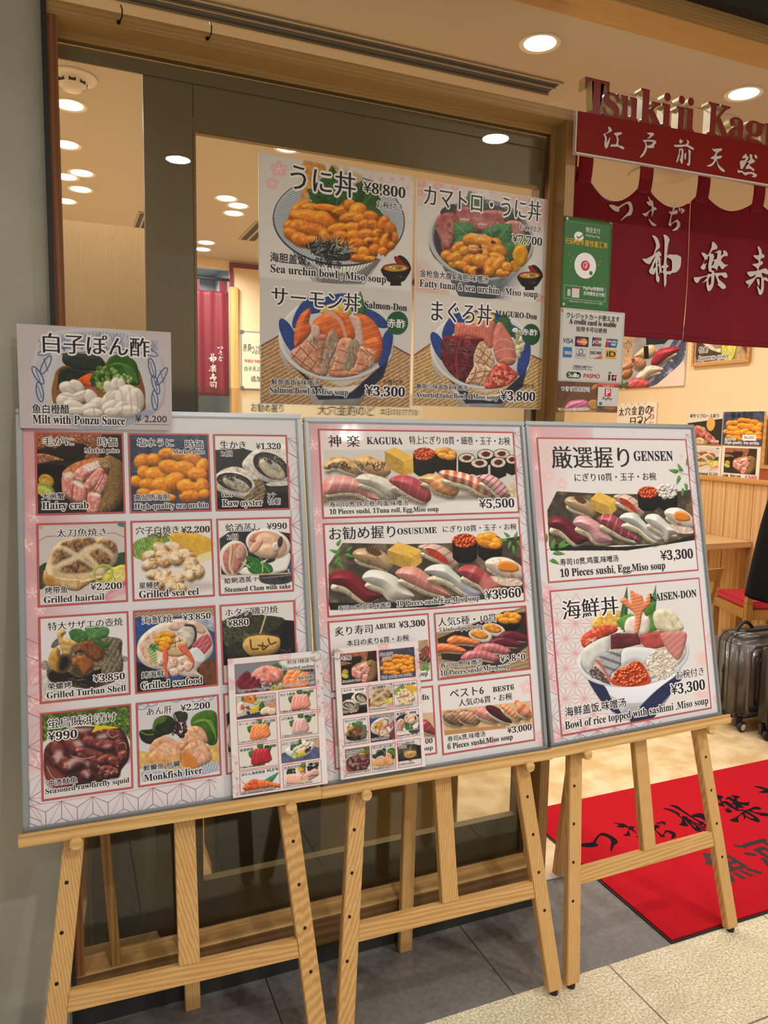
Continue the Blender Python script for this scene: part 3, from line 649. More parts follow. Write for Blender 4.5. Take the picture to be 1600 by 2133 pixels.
def misobowl(p, cx, cy, r):
    p.E(cx + r * .62, cy - r * .28, r * .72, r * .34, 50, '1d1716', r=r * .3, sh=.3); p.E(cx + r * .3, cy - r * .35, r * .6, r * .22, 48, '8e2219')
    p.G([(cx - r, cy), (cx + r, cy), (cx + r * .8, cy + r * .75), (cx + r * .4, cy + r * 1.05), (cx - r * .4, cy + r * 1.05), (cx - r * .8, cy + r * .75)], '1f1816', r=r * .5, sh=.25)
    p.G([(cx - r * .38, cy + r), (cx + r * .38, cy + r), (cx + r * .42, cy + r * 1.3), (cx - r * .42, cy + r * 1.3)], '171211', 0)
    p.E(cx, cy, r, r * .3, 0, '8e2a1c'); p.E(cx, cy + r * .04, r * .86, r * .23, 0, 'c69540'); p.E(cx + r * .25, cy + r * .02, r * .25, r * .1, 0, '6f8c3a', m=('3f5f26', r * .08, .5))
    p.E(cx - r * .4, cy - r * .03, r * .1, r * .05, 0, 'f2e6c8'); p.E(cx - r * .12, cy + r * .06, r * .1, r * .05, 0, 'f2e6c8'); p.E(cx + r * .62, cy + r * .08, r * .09, r * .05, 0, 'f2e6c8')
    p.D(cx + r * .35, cy + r * .7, r * .35, r * .22, 14, r * .02, 'b99a70', 5)
def asanoha(p, x0, y0, s, nx, ny, col, w, o=.6):
    for i in range(nx):
        for j in range(ny):
            cx, cy = x0 + (i + .5 * (j % 2)) * s, y0 + j * s * .866
            for k in range(6):
                a = k * PI / 3; b = a + PI / 6; ex, ey = cx + s * math.cos(a), cy + s * math.sin(a); mx, my = cx + s * .577 * math.cos(b), cy + s * .577 * math.sin(b)
                p.L([(cx, cy), (ex, ey)], w, col, o=o); p.L([(cx, cy), (mx, my)], w, col, o=o)
                if k < 3: p.L([(ex, ey), (mx, my)], w, col, o=o)
def blossom(p, x, y, r, col='eeb9bd', o=.75):
    for k in range(5):
        a = -PI / 2 + k * 2 * PI / 5; p.E(x + r * .55 * math.cos(a), y + r * .55 * math.sin(a), r * .52, r * .42, math.degrees(a), col, o=o, e=3)
    for k in range(5):
        a = -PI / 2 + k * 2 * PI / 5; p.L([(x, y), (x + r * .4 * math.cos(a), y + r * .4 * math.sin(a))], r * .06, 'fff4f2'); p.E(x + r * .44 * math.cos(a), y + r * .44 * math.sin(a), r * .07, r * .07, 0, 'fff4f2')
def bowl_side(p, cx, cy, rx, ry, h, fw, a=0, col='e9e9ea', **k):
    t = np.linspace(0, PI, 14); ca, sa = math.cos(math.radians(a)), math.sin(math.radians(a))
    pts = [(cx + rx * math.cos(q) * ca - ry * math.sin(q) * sa, cy + rx * math.cos(q) * sa + ry * math.sin(q) * ca) for q in t]
    pts += [(cx - rx * .62, cy + h * .62), (cx - fw, cy + h), (cx + fw, cy + h), (cx + rx * .62, cy + h * .62)]
    p.G(pts, col, 0, r=rx * .5, sh=.3, **k)
# ---------------------------------------------------------------- the dishes, drawn in units read off each printed panel
def pic_crab(w, h, **k):
    p = Pic([(168, 92), (1152, 112), (195, 1030), (1185, 1005)], w, h, '17140f', **k)
    p.G([(150, 80), (1200, 80), (1200, 330), (1000, 380), (700, 440), (560, 490), (150, 510)], '2b211a', n=.5, ns=40)
    p.G([(150, 80), (900, 80), (870, 170), (760, 250), (560, 235), (420, 290), (300, 265), (150, 300)], '8c5233', n=.6, ns=22, m=('c08058', 14, .5), r=40, sh=.4)
    p.G([(430, 250), (700, 230), (690, 350), (560, 430), (380, 400)], '241b15', n=.4, ns=30, r=60, sh=.5)
    p.G([(700, 170), (900, 120), (900, 330), (840, 400), (720, 400), (760, 290)], '85523a', n=.6, ns=18, m=('c48a68', 12, .52), r=30, sh=.4)
    p.G([(190, 345), (300, 345), (400, 375), (490, 415), (380, 425), (200, 450)], '8f5a40', n=.5, ns=16, m=('cc9878', 12, .5), r=20, sh=.5)
    p.G([(195, 470), (500, 480), (470, 560), (300, 540), (200, 560)], '0e0d0b')
    p.E(300, 650, 90, 75, 40, 'b98b2d', r=30, sh=.5, n=.2, ns=20); p.E(285, 665, 55, 45, 40, 'c9a54a', n=.3, ns=12)
    p.E(290, 750, 115, 70, 30, '7f9330', r=25, sh=.5); p.E(280, 765, 95, 58, 30, 'b9b95c', n=.3, ns=18)
    p.G([(195, 860), (420, 850), (700, 900), (760, 1010), (195, 1030)], '1c1d20', st=('45484c', 100, 22, .4, .5))
    p.G([(940, 380), (1080, 400), (1150, 480), (1165, 760), (1100, 930), (980, 1000), (880, 990), (860, 700)], '8c6c40', r=120, sh=.5, n=.35, ns=14, st=('6b5230', 8, 26, .4, .5))
    p.G([(470, 640), (480, 540), (600, 450), (760, 400), (950, 390), (1010, 480), (960, 640), (930, 800), (860, 980), (760, 1000), (600, 900), (480, 800)], 'a5673f', r=120, sh=.5, n=.4, ns=16)
    P = 'd98b84'
    for q in ([(470, 600), (520, 560), (590, 600), (600, 740), (580, 850), (490, 780), (465, 690)], [(590, 640), (700, 680), (745, 740), (740, 830), (690, 880), (600, 860), (580, 740)],
              [(590, 560), (700, 470), (830, 440), (880, 500), (760, 590), (690, 670), (600, 630)], [(720, 650), (820, 530), (900, 500), (935, 550), (880, 660), (790, 750), (740, 740)],
              [(930, 560), (975, 600), (960, 720), (890, 800), (830, 760), (870, 660)], [(750, 800), (820, 770), (900, 810), (900, 920), (850, 1010), (760, 1010), (740, 900)]):
        p.G(q, P, r=45, sh=.45, n=.3, ns=22, m=('e9b9ae', 30, .55), sp=.1); 
    for a in ([(600, 620), (690, 670), (740, 735)], [(700, 680), (790, 570), (860, 500)], [(830, 770), (900, 650), (940, 560)], [(595, 640), (580, 850)], [(745, 740), (745, 900)]): p.L(a, 12, '8e3a30', 1)
    for q in ([(490, 560), (570, 550), (590, 600), (500, 610)], [(580, 640), (660, 650), (730, 710), (690, 725), (600, 680)], [(790, 780), (890, 795), (890, 820), (800, 810)], [(700, 500), (850, 420), (900, 480), (760, 540)]):
        p.G(q, 'efe0d6', n=.3, ns=16, e=5)
    p.E(940, 455, 75, 45, 20, 'a98d5c', n=.5, ns=10); p.ring(950, 470, 45, 30, 10, 8, '5d4a2c'); p.ring(1040, 440, 35, 22, -20, 7, '6d5836')
    p.H(980, 880, 100, 90, 30, 60, 3, 'b09260', 4, (95, 130), o=.6)
    return p
def pic_uni(w, h, **k):
    p = Pic([(265, 901), (434, 906), (272, 1070), (441, 1066)], w, h, '3a4660', **k)
    p.G([(255, 890), (450, 890), (450, 1080), (255, 1080)], '37435c', 0, n=.35, ns=14, st=('4c5873', 92, 7, .4, .5))
    B = [(296, 962, 18, 17, 0), (320, 958, 17, 13, 20), (345, 945, 18, 12, -5), (372, 950, 20, 12, 15), (400, 958, 22, 15, 20), (420, 975, 14, 20, 20), (284, 1003, 15, 12, 10), (300, 985, 16, 14, 40), (325, 990, 26, 17, 10), (355, 975, 28, 16, 15), (385, 980, 26, 18, 20), (410, 990, 22, 15, 10),
         (310, 1012, 22, 14, 15), (340, 1012, 26, 16, 15), (362, 1003, 22, 18, -20), (390, 1015, 24, 16, 10), (418, 1015, 18, 18, 0), (300, 1028, 16, 10, 10), (330, 1032, 22, 11, 5), (395, 1035, 24, 13, 0), (425, 1030, 12, 10, 0), (352, 1038, 14, 8, 0)]
    uni(p, B, 'dc8526', 3, .5)
    p.E(402, 1002, 7, 4, 15, '7c4712', e=3); p.E(372, 1028, 6, 3, 15, '7c4712', e=3)
    return p
def oyster(p, cx, cy, rx, ry, a, s):
    ca, sa = math.cos(math.radians(a)), math.sin(math.radians(a)); T = lambda x, y: (cx + x * ca - y * sa, cy + x * sa + y * ca)
    p.E(cx, cy, rx * 1.16, ry * 1.2, a, 'd9d4cb', r=ry * .4, sh=.3, n=.25, ns=ry * .3)
    p.E(cx, cy, rx, ry, a, '2c2a28', n=.5, ns=ry * .2)
    p.H(*T(-rx * .2, -ry * .3), rx * .7, ry * .5, 60, ry * .2, ry * .04, ['77726a', 'b6b0a6', '15130f'], s, o=.8)
    p.E(*T(rx * .12, ry * .2), rx * .8, ry * .66, a + 8, 'c3b99e', r=ry * .5, sh=.35, n=.2, ns=ry * .4, sp=.25, m=('8b846e', ry * .35, .55))
    p.E(*T(rx * .1, -ry * .1), rx * .3, ry * .25, a, 'a2a4a0', r=ry * .2, sh=.3, sp=.3); p.E(*T(-rx * .35, -ry * .35), rx * .35, ry * .2, a + 15, '38362f', e=4)
    p.L([T(-rx * .8, -ry * .1), T(-rx * .4, -ry * .65), T(rx * .2, -ry * .75), T(rx * .75, -ry * .3)], ry * .1, '4d4a45', 1); p.D(*T(-rx * .3, -ry * .5), rx * .4, ry * .2, 9, ry * .05, 'e9e9e6', s)
def pic_oyster(w, h, **k):
    p = Pic([(583, 140), (1368, 165), (628, 960), (1415, 945)], w, h, 'ebe8e6', **k)
    p.G([(590, 310), (900, 300), (1010, 330), (1400, 500), (1450, 980), (590, 980)], '2a2b2d', 0, n=.3, ns=40)
    p.G([(620, 820), (900, 790), (1450, 780), (1450, 980), (620, 980)], '131110', n=.4, ns=40)
    p.G([(920, 410), (1020, 320), (1200, 270), (1400, 300), (1420, 640), (1300, 690), (1060, 620), (920, 520), (890, 470)], 'ddd8cf', r=60, sh=.3, n=.2, ns=30)
    oyster(p, 1200, 490, 210, 125, 28, 4)
    p.G([(640, 560), (800, 490), (960, 540), (1080, 640), (1140, 750), (1080, 860), (900, 830), (640, 740)], 'cfc7ba', r=50, sh=.3, n=.3, ns=30)
    p.G([(1000, 640), (1110, 640), (1140, 760), (1090, 860), (900, 830), (980, 760)], '8a7758', n=.5, ns=20, st=('5d4c34', 60, 40, .4, .7))
    oyster(p, 815, 655, 190, 92, 14, 9)
    p.G([(1160, 670), (1400, 650), (1400, 690), (1200, 700)], 'd8d0c4', n=.3, ns=20)
    return p
def pic_hairtail(w, h, **k):
    p = Pic([(192, 1115), (1187, 1098), (218, 2050), (1207, 1990)], w, h, 'd9d2cf', **k)
    p.G([(180, 1100), (1250, 1080), (1250, 1500), (900, 1900), (180, 1900)], 'cfc7c4', r=0); p.L([(220, 1310), (300, 1262), (1060, 1228), (1200, 1290)], 8, 'a06a6a')
    p.E(240, 1160, 22, 18, 0, 'd9a84a'); p.E(1140, 1140, 50, 22, 10, '3d7f86')
    p.G([(1000, 1500), (1200, 1440), (1200, 1560), (1060, 1620)], '2f4a33', n=.3, ns=30); p.G([(215, 1620), (330, 1560), (330, 1760), (230, 1850)], '2c4630', n=.3, ns=30)
    p.G([(290, 1640), (330, 1500), (400, 1360), (540, 1290), (760, 1280), (980, 1290), (1090, 1400), (1080, 1540), (1000, 1640), (950, 1720), (760, 1800), (640, 1870), (480, 1840), (300, 1790)], 'd8bf96', r=90, sh=.4, n=.15, ns=50, sp=.12)
    p.G([(280, 1640), (360, 1700), (640, 1740), (900, 1700), (930, 1740), (760, 1800), (640, 1870), (480, 1840), (290, 1790)], 'cfae7c', r=50, sh=.5, n=.2, ns=40); p.G([(285, 1710), (400, 1740), (380, 1800), (290, 1790)], 'b5772e', e=12)
    for q in ([(370, 1480), (400, 1410), (470, 1400), (590, 1470), (480, 1530), (380, 1590)], [(450, 1350), (600, 1300), (780, 1280), (840, 1330), (720, 1380), (650, 1450), (560, 1400)], [(850, 1340), (940, 1300), (1060, 1340), (1080, 1430), (1040, 1450), (950, 1370)],
              [(780, 1440), (860, 1400), (980, 1460), (1020, 1540), (920, 1600), (830, 1520)], [(440, 1630), (560, 1560), (700, 1500), (840, 1600), (760, 1660), (520, 1670)]):
        p.G(q, '9a734a', r=35, sh=.3, n=.6, ns=30, m=('574032', 34, .5), e=6); p.H(sum(a for a, b in q) / len(q), sum(b for a, b in q) / len(q), 60, 35, 12, 30, 5, ['3a2a24', 'c9a070', '6a5a66'], len(q), o=.7)
    for a in ([(500, 1390), (640, 1490), (760, 1560), (900, 1660)], [(380, 1600), (560, 1530), (700, 1440), (900, 1360)]): p.L(a, 38, 'dfcdb0', 1, e=8, n=.1)
    p.L([(660, 1750), (640, 1870)], 8, '8f6d44'); p.L([(600, 1690), (680, 1740), (820, 1720)], 6, 'a98656', 1); p.L([(330, 1700), (480, 1760), (640, 1770), (760, 1800)], 7, 'a98656', 1)
    p.G([(940, 1700), (1050, 1610), (1190, 1600), (1210, 1860), (1080, 1890), (960, 1830)], 'd8c45a', r=40, sh=.4, n=.15, ns=20); p.G([(1010, 1680), (1180, 1640), (1190, 1800), (1060, 1840)], 'e2d277', n=.2, ns=18)
    p.G([(950, 1920), (1200, 1740), (1215, 1790), (1010, 1960)], 'c9558a', e=6); p.G([(960, 1920), (1100, 1840), (1215, 1830), (1180, 1900), (1000, 1960)], 'd9b0b5', e=8)
    p.ring(930, 1680, 110, 95, -10, 20, 'b9c552'); p.ring(930, 1684, 100, 86, -10, 6, '6f8f2c'); p.ring(985, 1730, 70, 50, 30, 16, 'c9cf6a'); p.ring(985, 1735, 76, 55, 30, 5, '6f8f2c')
    return p
def pic_eel(w, h, **k):
    q = [(272, 1088), (443, 1082), (277, 1254), (448, 1242)]
    p = Pic(q, w, h, 'e4e1e2', **k)
    p.G([(278, 1135), (300, 1122), (345, 1118), (352, 1135), (320, 1150), (300, 1168), (278, 1160)], '6f9440', n=.3, ns=6, st=('a9c878', -15, 5, .4, .7)); p.D(330, 1118, 22, 5, 40, 2, ['5b3a1c', '8a6a3c'], 2)
    p.G([(352, 1116), (400, 1110), (448, 1130), (448, 1160), (420, 1168), (380, 1150)], 'd9ab3c', r=10, sh=.3, n=.12, ns=8); p.G([(410, 1160), (448, 1148), (448, 1162), (420, 1172)], 'e9d9a4')
    p.E(378, 1225, 80, 10, -4, 'b9b2ad', e=10, o=.7)
    R = random.Random(4)
    for (x, y, rx, ry, a) in [(310, 1160, 22, 14, -20), (312, 1178, 24, 16, -20), (335, 1145, 24, 16, 30), (340, 1165, 26, 22, 60), (362, 1142, 26, 14, 20), (366, 1162, 24, 22, 60), (388, 1158, 24, 16, 20), (398, 1178, 22, 22, -30), (412, 1192, 18, 20, 20), (396, 1200, 16, 16, 30), (320, 1198, 22, 14, -10), (340, 1205, 26, 18, -20), (365, 1208, 24, 18, -10), (350, 1222, 26, 15, -5), (372, 1226, 20, 14, 0), (328, 1220, 18, 13, 0)]:
        p.E(x + 1, y + 3, rx * .8, ry * .8, a, '7f4f1f', o=.45, e=4)
        p.E(x, y, rx * .78, ry * .78, a, 'd9b98c', r=12, sh=.45, n=.3, ns=9, m=('b97a30', 9, .57), sp=.15); p.E(x - 3, y - 3, rx * .4, ry * .45, a, 'efe2cc', o=.8, e=4, n=.15, ns=6)
    p.H(360, 1180, 55, 40, 40, 8, 2.2, ['c0782c', '8f5a22', 'f3e6d2'], 3, o=.7)
    return p
def pic_clam(w, h, **k):
    p = Pic([(628, 1035), (1425, 1020), (657, 1868), (1463, 1812)], w, h, 'e6e2e1', **k)
    p.G([(660, 1250), (760, 1180), (920, 1140), (1100, 1150), (1440, 1200), (1450, 1640), (1200, 1640), (680, 1640)], '2d3036', 0, n=.4, ns=40); p.G([(1150, 1480), (1440, 1380), (1450, 1700), (1100, 1720)], '3b3f47', n=.3, ns=40)
    p.G([(850, 1600), (1100, 1500), (1400, 1400), (1395, 1560), (1300, 1610), (1000, 1650)], 'e9e7e4', r=30, sh=.2); p.E(1420, 1570, 30, 60, 10, '3a4a72', m=('d8dce6', 20, .5))
    p.G([(670, 1400), (720, 1320), (820, 1270), (920, 1310), (960, 1420), (930, 1540), (830, 1640), (740, 1640), (680, 1560)], 'e0d6cb', r=40, sh=.3)
    p.G([(695, 1440), (760, 1340), (880, 1300), (945, 1400), (900, 1530), (820, 1630), (730, 1600)], 'b9746c', r=50, sh=.35, n=.25, ns=30)
    p.L([(790, 1320), (780, 1420), (770, 1540), (800, 1630)], 34, 'd9b596', 1, r=16, sh=.4); p.L([(825, 1330), (815, 1430), (800, 1560)], 20, 'caa083', 1, r=10, sh=.4); p.E(880, 1400, 55, 90, 15, 'c99d8c', r=40, sh=.4, n=.2, ns=25)
    p.E(1180, 1310, 245, 160, 12, 'e6dfd4', r=40, sh=.3); p.E(1175, 1320, 215, 145, 12, 'caa58e', r=60, sh=.2)
    p.E(1060, 1235, 90, 50, -20, 'cf8472', r=30, sh=.4, n=.2, ns=20); p.E(1170, 1290, 130, 95, 20, 'dfb79c', r=70, sh=.4, sp=.15, n=.12, ns=30); p.E(1180, 1390, 110, 85, 10, 'd3b094', r=70, sh=.45, sp=.2)
    p.G([(970, 1370), (1060, 1270), (1120, 1280), (1080, 1360), (1010, 1410)], 'd9a98c', r=25, sh=.4, sp=.2); p.E(1265, 1340, 48, 55, 30, 'cfc0b8', r=30, sh=.4, sp=.3); p.E(1310, 1290, 28, 60, 10, '3b332b', n=.4, ns=12)
    p.E(1200, 1490, 60, 20, -15, '2c2a2a', n=.4, ns=10)
    for q in ([(940, 1440), (1040, 1460), (1100, 1500), (1040, 1540), (960, 1500)], [(950, 1530), (1060, 1510), (1130, 1540), (1100, 1630), (990, 1620)], [(1110, 1510), (1200, 1530), (1230, 1600), (1150, 1630), (1080, 1600)]): p.G(q, '2f7030', r=25, sh=.3, n=.4, ns=20)
    p.L([(1120, 1490), (1115, 1610)], 14, 'a9c070'); p.L([(900, 1505), (980, 1560)], 14, 'bccb85'); p.L([(1060, 1410), (1120, 1500)], 7, '6f9a4a'); p.L([(1140, 1540), (1190, 1610)], 8, '8fb060')
    p.L([(670, 1655), (1000, 1640), (1420, 1620)], 14, 'c9b09a', 1); p.L([(680, 1680), (1050, 1680), (1440, 1640)], 7, '9c8672', 1)
    return p
def pic_turban(w, h, **k):
    p = Pic([(198, 122), (1103, 62), (218, 998), (1127, 890)], w, h, 'e2dee0', **k)
    p.G([(230, 680), (1100, 560), (1120, 900), (230, 980)], 'cfc8c6', 0, n=.2, ns=30); p.E(265, 610, 40, 50, 0, '9b9188', n=.4, ns=14); p.E(1060, 540, 40, 30, 0, '8f8578', n=.4, ns=14)
    p.G([(280, 690), (320, 600), (480, 440), (620, 330), (860, 330), (900, 320), (1030, 350), (1035, 480), (1050, 620), (1000, 740), (860, 800), (700, 840), (520, 820), (330, 780)], '594d3d', r=70, sh=.4, n=.6, ns=22, m=('8a7c66', 24, .52))
    p.G([(860, 320), (940, 330), (1035, 350), (1010, 450), (1040, 560), (960, 700), (740, 780), (700, 720), (820, 600), (900, 470)], '80735f', r=30, sh=.4, n=.5, ns=14, st=('4d4335', 30, 46, .4, .6)); p.H(980, 540, 60, 130, 50, 22, 5, ['3c342a', 'a99c86'], 3, (30, 120), o=.6)
    p.E(380, 380, 75, 30, -45, '5f6468', n=.5, ns=12); p.G([(310, 690), (430, 640), (600, 730), (820, 640), (760, 800), (560, 820), (330, 770)], '1d1712', n=.5, ns=20)
    p.G([(500, 270), (600, 240), (700, 310), (640, 380), (540, 370)], '3f7038', r=30, sh=.3, n=.35, ns=22); p.G([(660, 230), (780, 200), (900, 240), (880, 320), (760, 350), (690, 320)], '4f8347', r=40, sh=.3, n=.3, ns=26)
    p.G([(740, 350), (860, 370), (920, 390), (850, 440), (770, 400)], '39652f', r=25, sh=.3, n=.3, ns=20); p.L([(690, 350), (780, 270), (860, 230)], 5, '7ba56a'); p.L([(560, 350), (640, 290)], 5, '6d9a5e')
    Y = 'b98d3f'
    p.G([(380, 270), (440, 250), (470, 280), (440, 320), (500, 340), (580, 390), (530, 470), (500, 580), (450, 520), (410, 420)], 'cba665', r=45, sh=.5, n=.25, ns=30, sp=.15)
    p.G([(310, 500), (360, 430), (410, 450), (420, 560), (490, 640), (460, 690), (360, 670), (300, 580)], Y, r=45, sh=.5, n=.25, ns=30, sp=.15)
    p.E(450, 590, 50, 90, 20, '18120c', e=10)
    p.G([(570, 430), (620, 370), (740, 370), (830, 440), (850, 530), (780, 570), (700, 540), (640, 480), (570, 480)], '7d4a24', r=45, sh=.45, n=.4, ns=16, m=('5a3016', 16, .5), sp=.2)
    p.G([(530, 570), (560, 520), (640, 510), (730, 560), (740, 620), (690, 680), (640, 720), (560, 700), (600, 640), (540, 610)], '96592c', r=40, sh=.5, n=.35, ns=16, sp=.25); p.G([(540, 640), (600, 630), (640, 690), (640, 730), (560, 700)], '4a3a22', n=.3, ns=14)
    p.H(560, 780, 200, 40, 40, 60, 8, ['2b241c', '7d705c', '14100c'], 6, (-20, 20), o=.7)
    return p
def pic_seafood(w, h, **k):
    p = Pic([(33, 140), (772, 88), (57, 882), (797, 812)], w, h, '35507f', **k)
    p.G([(20, 80), (800, 80), (800, 200), (420, 190), (20, 220)], 'b9a58c', 0, st=('6f4a3a', 60, 20, .4, .7)); p.G([(40, 210), (400, 200), (200, 330), (40, 420)], '2d4f8c', n=.3, ns=30); p.G([(500, 200), (790, 190), (790, 330), (650, 280)], 'aab4c6', n=.3, ns=30)
    p.G([(40, 610), (240, 680), (400, 780), (800, 560), (800, 860), (50, 900)], '1e1f22', n=.4, ns=16); p.G([(620, 640), (790, 580), (800, 820), (680, 800)], '6b3f2a', n=.3, ns=20)
    p.G([(70, 470), (100, 380), (200, 290), (340, 230), (470, 210), (600, 240), (700, 310), (750, 440), (730, 540), (640, 620), (600, 680), (640, 730), (500, 730), (330, 680), (160, 640), (80, 560)], 'e3d3c6', r=50, sh=.3, n=.1, ns=40)
    p.G([(90, 470), (130, 400), (220, 320), (250, 380), (200, 470), (240, 640), (160, 600)], 'd9b9a0', n=.2, ns=24, m=('c08a5e', 30, .58))
    p.E(430, 270, 90, 50, -10, 'dcb9ae', r=30, sh=.4, n=.2, ns=18, sp=.2); p.G([(540, 290), (600, 240), (680, 310), (660, 350), (590, 330)], 'd3aa94', r=25, sh=.3, n=.2, ns=14)
    p.G([(420, 340), (470, 290), (540, 280), (590, 340), (580, 420), (530, 480), (460, 430)], 'b9b3a4', r=40, sh=.4, n=.2, ns=18); p.L([(500, 270), (570, 280), (592, 350), (570, 440), (530, 480)], 22, '38383c', 1); p.E(500, 350, 40, 30, 30, 'ddd9cc', e=6)
    p.G([(560, 450), (690, 350), (740, 430), (700, 500), (650, 530)], 'b0505a', r=30, sh=.2, n=.2, ns=14, st=('d99aa0', 35, 34, .2, .7)); p.L([(590, 470), (700, 400)], 4, 'd9a0a4'); p.L([(610, 500), (720, 430)], 4, 'd9a0a4')
    p.G([(540, 520), (600, 470), (680, 560), (640, 610), (560, 590)], 'd7dce2', r=20, sh=.25)
    p.E(430, 430, 90, 60, -10, 'dfc9a8', r=40, sh=.35, n=.1, ns=20); p.E(410, 510, 100, 45, 0, 'caa982', r=30, sh=.4)
    for a in ([(400, 390), (410, 480)], [(370, 440), (470, 400)], [(440, 380), (450, 420)], [(380, 470), (400, 460)]): p.L(a, 7, '6a4630')
    uni(p, [(290, 370, 60, 40, -20), (340, 360, 70, 32, 5), (270, 420, 50, 35, 20), (330, 410, 60, 40, 10), (310, 450, 55, 35, 30), (280, 480, 40, 25, 20)], 'e0921f', 4, 1.); p.D(320, 390, 70, 50, 14, 4, '6a3c10', 3)
    p.G([(160, 480), (210, 440), (240, 520), (240, 630), (210, 610)], '7fa05a', st=('d5deb6', 60, 24, .4, .8)); p.D(215, 470, 40, 30, 50, 8, ['3f7a3a', '2c5d2a', '6ba05a'], 8)
    for pts in ([(300, 490), (330, 480), (345, 560), (330, 650), (350, 730), (320, 740), (290, 620)], [(430, 450), (480, 440), (540, 510), (580, 600), (560, 660), (520, 560), (450, 500)]): p.G(pts, 'dc6a45', r=18, sh=.4, sp=.25, n=.15, ns=14)
    for (x, y, rx, ry, a) in [(280, 600, 30, 40, 10), (390, 610, 40, 50, 20), (400, 690, 45, 40, -10), (480, 590, 50, 40, 20), (520, 640, 45, 50, 10), (460, 660, 30, 30, 0)]: p.E(x, y, rx, ry, a, 'dfc2b2', r=28, sh=.4, n=.25, ns=14, m=('d98a6a', 18, .58), sp=.2)
    p.H(430, 640, 120, 70, 16, 26, 4, ['b98a74', 'c96a4a', '8a6a5a'], 6, o=.6)
    return p
def pic_scallop(w, h, **k):
    p = Pic([(810, 82), (1488, 32), (832, 790), (1510, 720)], w, h, 'ddd9d8', **k)
    p.G([(820, 225), (1100, 190), (1500, 220), (1520, 560), (1520, 640), (830, 640)], '17181a', 0, n=.4, ns=30); p.G([(835, 620), (1500, 560), (1510, 720), (835, 780)], 'd9d6d6', 0)
    N = '4a4c38'
    p.G([(835, 230), (1000, 160), (1100, 100), (1200, 170), (1390, 200), (1300, 300), (1200, 350), (1110, 410), (1050, 370), (1000, 470), (920, 500), (840, 400)], N, n=.6, ns=14, m=('2c3022', 20, .5), r=12, sh=.3)
    p.G([(1035, 290), (1180, 180), (1380, 205), (1250, 320), (1110, 410), (1070, 350)], '35382a', n=.5, ns=16, r=10, sh=.4); p.G([(870, 470), (980, 400), (1040, 540), (900, 560)], '2c3024', n=.5, ns=16)
    p.L([(1222, 170), (1170, 330)], 13, 'cbb890')
    p.G([(1010, 440), (1060, 370), (1200, 350), (1330, 370), (1350, 420), (1320, 500), (1220, 540), (1100, 540), (1040, 500)], 'd0a358', r=70, sh=.45, n=.12, ns=30, sp=.1); p.E(1180, 405, 150, 45, 0, 'd8b06a', e=20)
    for a in ([(1080, 390), (1090, 470), (1150, 470)], [(1190, 420), (1190, 480), (1240, 440)], [(1240, 380), (1260, 430), (1310, 410)], [(1150, 440), (1230, 450)]): p.L(a, 13, '4d3216', 1)
    p.D(1400, 480, 60, 40, 25, 6, ['5a5c5a', '3a3b3a'], 4); p.E(1180, 610, 60, 18, 0, 'c9512c')
    return p
